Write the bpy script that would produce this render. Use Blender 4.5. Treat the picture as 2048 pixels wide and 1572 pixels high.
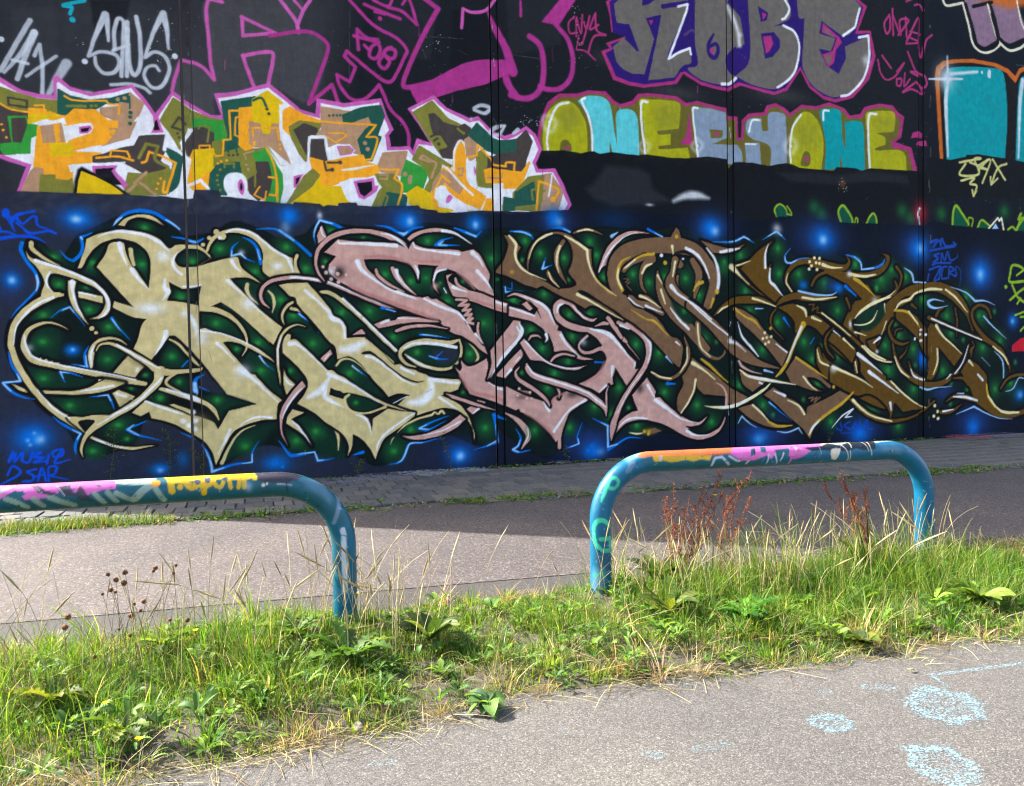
import bpy, math, random
import numpy as np
from mathutils import Matrix, Vector

for o in list(bpy.data.objects):
    bpy.data.objects.remove(o)
scene = bpy.context.scene
rng = np.random.default_rng(7)
random.seed(7)

# ------------------------------------------------------------------ camera
# X runs along the wall, Y from the camera towards the wall, Z up (metres)
cam_data = bpy.data.cameras.new('camera')
cam_data.sensor_width = 36.0
cam_data.lens = 1543.0 / 2048.0 * 36.0
cam_data.clip_start = 0.05
cam_data.clip_end = 3000.0
camera = bpy.data.objects.new('camera', cam_data)
scene.collection.objects.link(camera)
CR = np.array([[0.93143213, -0.02798294, 0.36283761],
               [-0.36349843, -0.02384333, 0.93128964],
               [-0.01740897, -0.99932400, -0.03238020]])
camera.matrix_world = Matrix(((CR[0][0], -CR[0][1], -CR[0][2], 0.0),
                              (CR[1][0], -CR[1][1], -CR[1][2], 0.0),
                              (CR[2][0], -CR[2][1], -CR[2][2], 1.5),
                              (0, 0, 0, 1)))
scene.camera = camera

# ------------------------------------------------------------------ sky, sun, exposure
SUN_EL = math.radians(43.0)
SUN_AZ = math.atan2(-0.783, 0.622)           # the sun stands behind the wall, to the left
world = bpy.data.worlds.new('World')
scene.world = world
world.use_nodes = True
wn = world.node_tree
bgn = wn.nodes['Background']
sky = wn.nodes.new('ShaderNodeTexSky')
sky.sky_type = 'NISHITA'
sky.sun_disc = False
sky.sun_elevation = SUN_EL
sky.sun_rotation = SUN_AZ
sky.air_density = 1.0
sky.dust_density = 4.0
sky.ozone_density = 0.0
wn.links.new(sky.outputs[0], bgn.inputs['Color'])
bgn.inputs['Strength'].default_value = 0.15
sun_data = bpy.data.lights.new('sun', 'SUN')
sun_data.energy = 4.3
sun_data.angle = math.radians(0.55)
sun_data.color = (1.0, 0.97, 0.92)
sun = bpy.data.objects.new('sun', sun_data)
scene.collection.objects.link(sun)
light_dir = Vector((0.783 * math.cos(SUN_EL), -0.622 * math.cos(SUN_EL), -math.sin(SUN_EL)))
sun.rotation_euler = light_dir.to_track_quat('-Z', 'Y').to_euler()
scene.view_settings.view_transform = 'Standard'
scene.view_settings.look = 'None'
scene.view_settings.gamma = 1.0
scene.view_settings.exposure = 2.25
scene.view_settings.use_curve_mapping = False
scene.cycles.max_bounces = 4
scene.cycles.filter_width = 1.2
scene.cycles.use_adaptive_sampling = True
scene.cycles.adaptive_threshold = 0.02
scene.cycles.diffuse_bounces = 3
scene.cycles.glossy_bounces = 2
scene.cycles.transmission_bounces = 2
scene.cycles.caustics_reflective = False
scene.cycles.caustics_refractive = False
scene.cycles.transparent_max_bounces = 8

# ------------------------------------------------------------------ helpers
COLL = scene.collection

def tag(o, label=None, cat=None, group=None, kind=None):
    if label: o['label'] = label
    if cat: o['category'] = cat
    if group: o['group'] = group
    if kind: o['kind'] = kind
    return o

def empty(name, loc=(0, 0, 0), rz=0.0):
    o = bpy.data.objects.new(name, None)
    o.empty_display_size = 0.1
    o.location = loc
    o.rotation_euler = (0, 0, rz)
    COLL.objects.link(o)
    return o

def np_mesh(name, verts, faces, cols=None, smooth=False):
    """verts (n,3); faces (m,k) array or list of such arrays; cols (n,3) linear albedo per vertex"""
    me = bpy.data.meshes.new(name)
    verts = np.asarray(verts, np.float32)
    fl = faces if isinstance(faces, list) else [faces]
    fl = [np.asarray(f, np.int32) for f in fl if len(f)]
    loops = np.concatenate([f.ravel() for f in fl])
    tot = np.concatenate([np.full(len(f), f.shape[1], np.int32) for f in fl])
    st = np.r_[0, np.cumsum(tot)[:-1]].astype(np.int32)
    me.vertices.add(len(verts)); me.vertices.foreach_set('co', verts.ravel())
    me.loops.add(len(loops)); me.loops.foreach_set('vertex_index', loops)
    me.polygons.add(len(tot)); me.polygons.foreach_set('loop_start', st); me.polygons.foreach_set('loop_total', tot)
    if smooth: me.polygons.foreach_set('use_smooth', np.ones(len(tot), bool))
    me.update(calc_edges=True)
    if cols is not None:
        at = me.color_attributes.new('paint', 'FLOAT_COLOR', 'POINT')
        c4 = np.ones((len(verts), 4), np.float32); c4[:, :3] = cols
        at.data.foreach_set('color', c4.ravel())
    return me

def add(name, me, mat, parent=None, loc=None):
    o = bpy.data.objects.new(name, me)
    COLL.objects.link(o)
    if mat is not None and not me.materials: me.materials.append(mat)
    if parent is not None: o.parent = parent
    if loc is not None: o.location = loc
    return o

class Geo:
    """collects vertices, faces and per-vertex colours for ONE mesh"""
    def __init__(s): s.v = []; s.f3 = []; s.f4 = []; s.c = []; s.n = 0
    def put(s, v, f, col):
        v = np.asarray(v, float); f = np.asarray(f)
        s.v.append(v); s.c.append(np.broadcast_to(np.asarray(col, float), (len(v), 3)))
        (s.f3 if f.shape[1] == 3 else s.f4).append(f + s.n); s.n += len(v)
    def mesh(s, name, smooth=False):
        fs = []
        if s.f3: fs.append(np.concatenate(s.f3))
        if s.f4: fs.append(np.concatenate(s.f4))
        return np_mesh(name, np.concatenate(s.v), fs, np.concatenate(s.c), smooth)
    def tube(s, pts, r, col, k=5):
        P = np.asarray(pts, float); n = len(P); r = np.broadcast_to(np.asarray(r, float), (n,))
        T = np.gradient(P, axis=0); T /= np.linalg.norm(T, axis=1)[:, None] + 1e-9
        A = np.cross(T, (0.31, 0.17, 0.93)); A /= np.linalg.norm(A, axis=1)[:, None] + 1e-9
        B = np.cross(T, A)
        a = np.arange(k) / k * 2 * np.pi
        V = P[:, None] + r[:, None, None] * (np.cos(a)[None, :, None] * A[:, None] + np.sin(a)[None, :, None] * B[:, None])
        i = np.arange(n - 1)[:, None] * k; j = np.arange(k)[None]
        F = np.stack([i + j, i + (j + 1) % k, i + k + (j + 1) % k, i + k + j], -1).reshape(-1, 4)
        s.put(V.reshape(-1, 3), F, col)
    def leaf(s, base, d, L, w, col, bend=0.35, fold=0.25, lobes=0, roll=0.0):
        """a leaf blade with a midrib fold: base point, heading (radians), length, width"""
        n = 13 if lobes else 7; t = np.linspace(0, 1, n)
        prof = np.sin(np.pi * np.clip(t * 0.92 + 0.05, 0, 1)) ** 0.8
        if lobes: prof = prof * (0.42 + 0.58 * (np.arange(n) % 2)) * (0.55 + 0.6 * t)
        h = np.array([math.cos(d), math.sin(d)])
        up = L * (np.sin(t * 1.5) * (1 - bend) * 0.62 - bend * 0.5 * t * t)
        fo = L * t * 0.85
        C = np.stack([base[0] + h[0] * fo, base[1] + h[1] * fo, base[2] + up], -1)
        side = np.array([-h[1] * math.cos(roll), h[0] * math.cos(roll), math.sin(roll)])
        Lf = C + side * (prof * w / 2)[:, None] + np.array([0, 0, 1]) * (prof * w * fold)[:, None]
        Rt = C - side * (prof * w / 2)[:, None] + np.array([0, 0, 1]) * (prof * w * fold)[:, None]
        V = np.concatenate([Lf, C, Rt]); F = []
        for i in range(n - 1):
            F += [(i, i + 1, n + i + 1, n + i), (n + i, n + i + 1, 2 * n + i + 1, 2 * n + i)]
        s.put(V, F, col)

def lin(c):
    c = np.asarray(c, float) / 255.0
    return np.where(c <= 0.04045, c / 12.92, ((c + 0.055) / 1.055) ** 2.4)

def nodes(name):
    m = bpy.data.materials.new(name); m.use_nodes = True
    nt = m.node_tree; return m, nt, nt.nodes, nt.links, nt.nodes['Principled BSDF']

def N(nt, t, **kw):
    n = nt.nodes.new(t)
    for k, v in kw.items():
        if k in n.inputs: n.inputs[k].default_value = v
        else: setattr(n, k, v)
    return n

def ramp(nt, fac, stops):
    r = nt.nodes.new('ShaderNodeValToRGB'); e = r.color_ramp.elements
    while len(e) < len(stops): e.new(0.5)
    for q, (p, c) in zip(e, stops):
        q.position = p; q.color = (*c, 1) if len(c) == 3 else c
    nt.links.new(fac, r.inputs['Fac']); return r

def mixc(nt, fac, a, b, blend='MIX'):
    m = nt.nodes.new('ShaderNodeMix'); m.data_type = 'RGBA'; m.blend_type = blend
    for sock, v in ((m.inputs['Factor'], fac), (m.inputs['A'], a), (m.inputs['B'], b)):
        if hasattr(v, 'is_output'): nt.links.new(v, sock)
        elif sock.name == 'Factor': sock.default_value = v
        else: sock.default_value = (*v, 1)
    return m.outputs['Result']

# ------------------------------------------------------------------ materials
def paint_material(name, rough, bump, bscale, grain=0.10, spec=0.1):
    m, nt, n, l, b = nodes(name)
    a = N(nt, 'ShaderNodeVertexColor', layer_name='paint')
    tc = n.new('ShaderNodeTexCoord')
    big = N(nt, 'ShaderNodeTexNoise', Scale=1.7, Detail=4.0, Roughness=0.62); l.new(tc.outputs['Object'], big.inputs['Vector'])
    mp = n.new('ShaderNodeMapping'); mp.inputs['Scale'].default_value = (9.0, 9.0, 1.2); l.new(tc.outputs['Object'], mp.inputs['Vector'])
    streak = N(nt, 'ShaderNodeTexNoise', Scale=2.0, Detail=3.0, Roughness=0.6); l.new(mp.outputs[0], streak.inputs['Vector'])
    r1 = ramp(nt, big.outputs['Fac'], [(0.3, (1 - grain,) * 3), (0.7, (1 + grain * 0.6,) * 3)])
    r2 = ramp(nt, streak.outputs['Fac'], [(0.35, (1 - grain * 0.8,) * 3), (0.65, (1.04,) * 3)])
    c = mixc(nt, 1.0, a.outputs['Color'], r1.outputs['Color'], 'MULTIPLY')
    c = mixc(nt, 1.0, c, r2.outputs['Color'], 'MULTIPLY')
    mt = N(nt, 'ShaderNodeTexNoise', Scale=9.0, Detail=3.0, Roughness=0.7); l.new(tc.outputs['Object'], mt.inputs['Vector'])
    r3 = ramp(nt, mt.outputs['Fac'], [(0.32, (0.86,) * 3), (0.68, (1.08,) * 3)])
    c = mixc(nt, 1.0, c, r3.outputs['Color'], 'MULTIPLY')
    # pinprick chips and specks of dirt
    vo = N(nt, 'ShaderNodeTexVoronoi', Scale=34.0); l.new(tc.outputs['Object'], vo.inputs['Vector'])
    chip = ramp(nt, vo.outputs['Distance'], [(0.035, (1, 1, 1)), (0.06, (0, 0, 0))])
    gate = ramp(nt, big.outputs['Fac'], [(0.52, (0, 0, 0)), (0.66, (0.55, 0.55, 0.55))])
    cm = mixc(nt, 1.0, chip.outputs['Color'], gate.outputs['Color'], 'MULTIPLY')
    c = mixc(nt, cm, c, (0.30, 0.30, 0.31))
    l.new(c, b.inputs['Base Color'])
    rr = N(nt, 'ShaderNodeMapRange'); rr.inputs['To Min'].default_value = rough - 0.1; rr.inputs['To Max'].default_value = rough + 0.14
    l.new(big.outputs['Fac'], rr.inputs['Value']); l.new(rr.outputs[0], b.inputs['Roughness'])
    b.inputs['Specular IOR Level'].default_value = spec
    f = N(nt, 'ShaderNodeTexNoise', Scale=bscale, Detail=2.0, Roughness=0.65); l.new(tc.outputs['Object'], f.inputs['Vector'])
    f2 = N(nt, 'ShaderNodeTexNoise', Scale=bscale * 0.13, Detail=1.0); l.new(tc.outputs['Object'], f2.inputs['Vector'])
    ad = N(nt, 'ShaderNodeMath', operation='ADD'); l.new(f.outputs['Fac'], ad.inputs[0]); l.new(f2.outputs['Fac'], ad.inputs[1])
    bp = N(nt, 'ShaderNodeBump', Strength=bump, Distance=0.01); l.new(ad.outputs[0], bp.inputs['Height']); l.new(bp.outputs[0], b.inputs['Normal'])
    return m

M_PAINT = paint_material('spray_paint', 0.72, 0.55, 46.0, 0.08, 0.08)
M_TUBE = paint_material('painted_steel', 0.36, 0.12, 60.0, 0.12, 0.3)

def simple(name, col, rough=0.8, noise=0.25, scale=6.0, bump=0.0, bscale=80.0):
    m, nt, n, l, b = nodes(name)
    tc = n.new('ShaderNodeTexCoord')
    t = N(nt, 'ShaderNodeTexNoise', Scale=scale, Detail=6.0, Roughness=0.65); l.new(tc.outputs['Object'], t.inputs['Vector'])
    c = np.array(col)
    r = ramp(nt, t.outputs['Fac'], [(0.3, tuple(c * (1 - noise))), (0.7, tuple(np.minimum(c * (1 + noise), 1)))])
    l.new(r.outputs['Color'], b.inputs['Base Color']); b.inputs['Roughness'].default_value = rough
    if bump:
        g = N(nt, 'ShaderNodeTexNoise', Scale=bscale, Detail=4.0); l.new(tc.outputs['Object'], g.inputs['Vector'])
        bp = N(nt, 'ShaderNodeBump', Strength=bump, Distance=0.01); l.new(g.outputs['Fac'], bp.inputs['Height']); l.new(bp.outputs[0], b.inputs['Normal'])
    return m

M_CONC = simple('dark_painted_concrete', (0.012, 0.012, 0.014), 0.9, 0.35, 1.5, 0.4)
M_CONC.node_tree.nodes['Principled BSDF'].inputs['Specular IOR Level'].default_value = 0.04

def asphalt(name, base, dark, light, stone, seed, bump=0.6):
    m, nt, n, l, b = nodes(name)
    tc = n.new('ShaderNodeTexCoord')
    mp = n.new('ShaderNodeMapping'); mp.inputs['Location'].default_value = (seed, seed * 2.3, 0); l.new(tc.outputs['Object'], mp.inputs['Vector'])
    v = N(nt, 'ShaderNodeTexVoronoi', Scale=stone); l.new(mp.outputs[0], v.inputs['Vector'])
    ve = N(nt, 'ShaderNodeTexVoronoi', Scale=stone, feature='DISTANCE_TO_EDGE'); l.new(mp.outputs[0], ve.inputs['Vector'])
    sep = n.new('ShaderNodeSeparateColor'); l.new(v.outputs['Color'], sep.inputs[0])
    r = ramp(nt, sep.outputs[0], [(0.0, dark), (0.3, tuple(np.array(base) * 0.8)), (0.62, base), (0.86, tuple(np.array(base) * 1.3)), (1.0, light)])
    edge = ramp(nt, ve.outputs['Distance'], [(0.0, (0.42, 0.41, 0.40)), (0.16, (1, 1, 1))])
    c = mixc(nt, 1.0, r.outputs['Color'], edge.outputs['Color'], 'MULTIPLY')
    big = N(nt, 'ShaderNodeTexNoise', Scale=0.9, Detail=4.0, Roughness=0.6); l.new(mp.outputs[0], big.inputs['Vector'])
    rb = ramp(nt, big.outputs['Fac'], [(0.3, (0.80, 0.80, 0.82)), (0.7, (1.14, 1.12, 1.08))])
    c = mixc(nt, 1.0, c, rb.outputs['Color'], 'MULTIPLY')
    st = N(nt, 'ShaderNodeTexNoise', Scale=2.6, Detail=4.0, Distortion=1.2); l.new(mp.outputs[0], st.inputs['Vector'])
    rs = ramp(nt, st.outputs['Fac'], [(0.66, (1, 1, 1)), (0.76, (0.72, 0.72, 0.74))])
    c = mixc(nt, 1.0, c, rs.outputs['Color'], 'MULTIPLY')
    l.new(c, b.inputs['Base Color']); b.inputs['Roughness'].default_value = 0.85
    b.inputs['Specular IOR Level'].default_value = 0.3
    mm = N(nt, 'ShaderNodeMath', operation='MINIMUM'); mm.inputs[1].default_value = 0.3
    l.new(ve.outputs['Distance'], mm.inputs[0])
    ad = N(nt, 'ShaderNodeMath', operation='MULTIPLY_ADD'); ad.inputs[1].default_value = 1.6
    l.new(mm.outputs[0], ad.inputs[0]); l.new(sep.outputs[1], ad.inputs[2])
    bp = N(nt, 'ShaderNodeBump', Strength=bump, Distance=0.004); l.new(ad.outputs[0], bp.inputs['Height']); l.new(bp.outputs[0], b.inputs['Normal'])
    return m

M_ROAD = asphalt('pinkish_chipped_road', (0.080, 0.067, 0.062), (0.036, 0.031, 0.030), (0.185, 0.16, 0.15), 84.0, 3.1)
M_PATH = asphalt('grey_path_asphalt', (0.095, 0.089, 0.081), (0.052, 0.049, 0.046), (0.170, 0.160, 0.145), 165.0, 11.7, 0.35)
M_STRIP = asphalt('edging_concrete', (0.054, 0.049, 0.046), (0.034, 0.031, 0.029), (0.09, 0.083, 0.077), 190.0, 5.0)
M_SOIL = simple('dry_soil', (0.052, 0.043, 0.026), 0.95, 0.5, 9.0, 0.8, 60.0)
M_GROUND = simple('far_ground', (0.07, 0.075, 0.05), 0.95, 0.4, 0.6)
M_JOINT = simple('sett_joint_earth', (0.058, 0.054, 0.042), 0.95, 0.4, 14.0, 0.6)

def leafy(name, trans=0.42, rough=0.5):
    m, nt, n, l, b = nodes(name)
    a = N(nt, 'ShaderNodeVertexColor', layer_name='paint')
    tc = n.new('ShaderNodeTexCoord')
    t = N(nt, 'ShaderNodeTexNoise', Scale=40.0, Detail=3.0); l.new(tc.outputs['Object'], t.inputs['Vector'])
    r = ramp(nt, t.outputs['Fac'], [(0.3, (0.78,) * 3), (0.7, (1.2,) * 3)])
    c = mixc(nt, 1.0, a.outputs['Color'], r.outputs['Color'], 'MULTIPLY')
    l.new(c, b.inputs['Base Color']); b.inputs['Roughness'].default_value = rough
    b.inputs['Specular IOR Level'].default_value = 0.16
    tr = n.new('ShaderNodeBsdfTranslucent')
    c2 = mixc(nt, 1.0, c, (1.25, 1.3, 0.55), 'MULTIPLY'); l.new(c2, tr.inputs['Color'])
    mx = n.new('ShaderNodeMixShader'); mx.inputs['Fac'].default_value = trans
    l.new(b.outputs[0], mx.inputs[1]); l.new(tr.outputs[0], mx.inputs[2])
    l.new(mx.outputs[0], nt.nodes['Material Output'].inputs['Surface'])
    return m

M_LEAF = leafy('green_leaf')
M_DRY = leafy('dry_plant', 0.25, 0.8)

def sett_material():
    m, nt, n, l, b = nodes('grey_sett_stone')
    tc = n.new('ShaderNodeTexCoord'); oi = n.new('ShaderNodeObjectInfo'); ge = n.new('ShaderNodeNewGeometry')
    t = N(nt, 'ShaderNodeTexNoise', Scale=26.0, Detail=6.0, Roughness=0.7); l.new(ge.outputs['Position'], t.inputs['Vector'])
    r = ramp(nt, t.outputs['Fac'], [(0.3, (0.044, 0.043, 0.041)), (0.7, (0.098, 0.094, 0.087))])
    rr = ramp(nt, oi.outputs['Random'], [(0.0, (0.68, 0.7, 0.72)), (0.6, (1.0, 0.98, 0.95)), (1.0, (1.28, 1.16, 1.0))])
    c = mixc(nt, 1.0, r.outputs['Color'], rr.outputs['Color'], 'MULTIPLY')
    l.new(c, b.inputs['Base Color']); b.inputs['Roughness'].default_value = 0.85
    bp = N(nt, 'ShaderNodeBump', Strength=0.6, Distance=0.006); l.new(t.outputs['Fac'], bp.inputs['Height']); l.new(bp.outputs[0], b.inputs['Normal'])
    return m
M_SETT = sett_material()

def chalk_material(name, col, thr, scale=150.0):
    m, nt, n, l, b = nodes(name)
    a = N(nt, 'ShaderNodeVertexColor', layer_name='paint')          # red channel = how thickly it was rubbed on
    tc = n.new('ShaderNodeTexCoord')
    v = N(nt, 'ShaderNodeTexVoronoi', Scale=scale); l.new(tc.outputs['Object'], v.inputs['Vector'])
    sp = n.new('ShaderNodeSeparateColor'); l.new(v.outputs['Color'], sp.inputs[0])
    t = N(nt, 'ShaderNodeTexNoise', Scale=14.0, Detail=5.0, Roughness=0.7); l.new(tc.outputs['Object'], t.inputs['Vector'])
    s2 = n.new('ShaderNodeSeparateColor'); l.new(a.outputs['Color'], s2.inputs[0])
    m1 = N(nt, 'ShaderNodeMath', operation='MULTIPLY_ADD'); m1.inputs[1].default_value = 0.8
    l.new(t.outputs['Fac'], m1.inputs[0]); l.new(sp.outputs[0], m1.inputs[2])
    m2 = N(nt, 'ShaderNodeMath', operation='ADD'); l.new(m1.outputs[0], m2.inputs[0]); l.new(s2.outputs[0], m2.inputs[1])
    g = N(nt, 'ShaderNodeMapRange'); g.inputs['From Min'].default_value = thr; g.inputs['From Max'].default_value = thr + 0.9; g.inputs['To Max'].default_value = 0.72
    l.new(m2.outputs[0], g.inputs['Value'])
    b.inputs['Base Color'].default_value = (*col, 1); b.inputs['Roughness'].default_value = 0.95
    tr = n.new('ShaderNodeBsdfTransparent'); mx = n.new('ShaderNodeMixShader')
    l.new(g.outputs[0], mx.inputs['Fac']); l.new(tr.outputs[0], mx.inputs[1]); l.new(b.outputs[0], mx.inputs[2])
    l.new(mx.outputs[0], nt.nodes['Material Output'].inputs['Surface'])
    return m

# ------------------------------------------------------------------ spray paint: shapes in millimetres on the wall / on the unrolled tube
CHIP_COLS = [6, 56, 57, 60, 22, 58, 59, 1]
COL = [(54,56,64), (11,12,16), (78,78,84), (8,15,30), (132,128,122), (228,233,246), (200,208,226), (20,160,185), (196,88,172), (200,95,180), (172,52,140), (170,50,120), (40,22,110), (106,102,98), (100,98,36), (166,168,22), (125,125,55), (88,200,218), (130,150,180), (0,150,165), (16,18,24), (196,100,36), (225,222,205), (140,112,140), (200,200,130), (140,180,40), (12,84,60), (24,92,48), (200,30,50), (150,195,245), (70,62,62), (52,150,60), (242,165,40), (35,85,75), (178,140,112), (222,185,20), (38,43,60), (30,52,110), (0,112,225), (12,26,25), (14,46,35), (40,140,62), (208,193,142), (150,137,95), (10,75,215), (204,160,155), (182,122,121), (222,180,176), (122,92,68), (98,70,22), (236,226,178), (196,160,50), (40,110,200), (25,70,170), (170,188,170), (228,112,198), (52,50,62), (28,98,112), (84,92,118), (8,108,146), (160,190,225), (232,112,62), (62,205,165)]
PARTS = ['base_paint', 'white_tag_left', 'white_tag', 'teal_tag', 'outline_letter_r', 'outline_letter_j', 'outline_letter_s', 'outline_letter_k', 'magenta_tag_small', 'kobe_outline', 'kobe_letter_k', 'kobe_letter_o', 'kobe_letter_b', 'kobe_letter_e', 'one_outline', 'one_letter_1', 'keep', 'one_letter_2', 'one_letter_3', 'one_letter_4', 'one_letter_5', 'one_letter_6', 'one_letter_7', 'one_letter_8', 'magenta_dashes', 'roller_band', 'orange_outline', 'teal_letter', 'bubble_letter', 'magenta_tag', 'yellow_jax_tag', 'green_0', 'green_leftovers', 'green_1', 'green_2', 'green_3', 'green_4', 'green_5', 'green_6', 'green_7', 'robe_outline', 'robe_letter_left', 'robe_letter_r', 'robe_letter_o', 'robe_letter_b', 'robe_letter_e', 'white_marks', 'mural_background', 'mural_shade', 'mural_letter_tan_a', 'mural_letter_tan_b', 'accent_1', 'accent_2', 'accent_3', 'accent_4', 'accent_5', 'accent_6', 'accent_7', 'accent_8', 'accent_9', 'accent_10', 'accent_11', 'accent_12', 'accent_13', 'accent_14', 'accent_15', 'accent_16', 'accent_17', 'accent_18', 'accent_19', 'accent_20', 'accent_21', 'accent_22', 'accent_23', 'accent_24', 'accent_25', 'accent_26', 'accent_27', 'blue_tag_lower', 'blue_tag_upper', 'mural_letter_pink', 'accent_28', 'accent_29', 'accent_30', 'accent_31', 'accent_32', 'accent_33', 'accent_34', 'accent_35', 'accent_36', 'accent_37', 'accent_38', 'accent_39', 'accent_40', 'mural_letter_brown', 'mural_letter_olive', 'accent_41', 'accent_42', 'accent_43', 'accent_44', 'accent_45', 'accent_46', 'accent_47', 'accent_48', 'accent_49', 'accent_50', 'accent_51', 'accent_52', 'accent_53', 'accent_54', 'accent_55', 'accent_56', 'accent_57', 'accent_58', 'accent_59', 'accent_60', 'accent_61', 'accent_62', 'accent_63', 'accent_64', 'accent_65', 'accent_66', 'accent_67', 'accent_68', 'accent_69', 'accent_70', 'accent_71', 'accent_72', 'accent_73', 'accent_74', 'accent_75', 'accent_76', 'blue_tag_right', 'blue_tag_signature', 'yellow_tag', 'red_patch']
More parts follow.
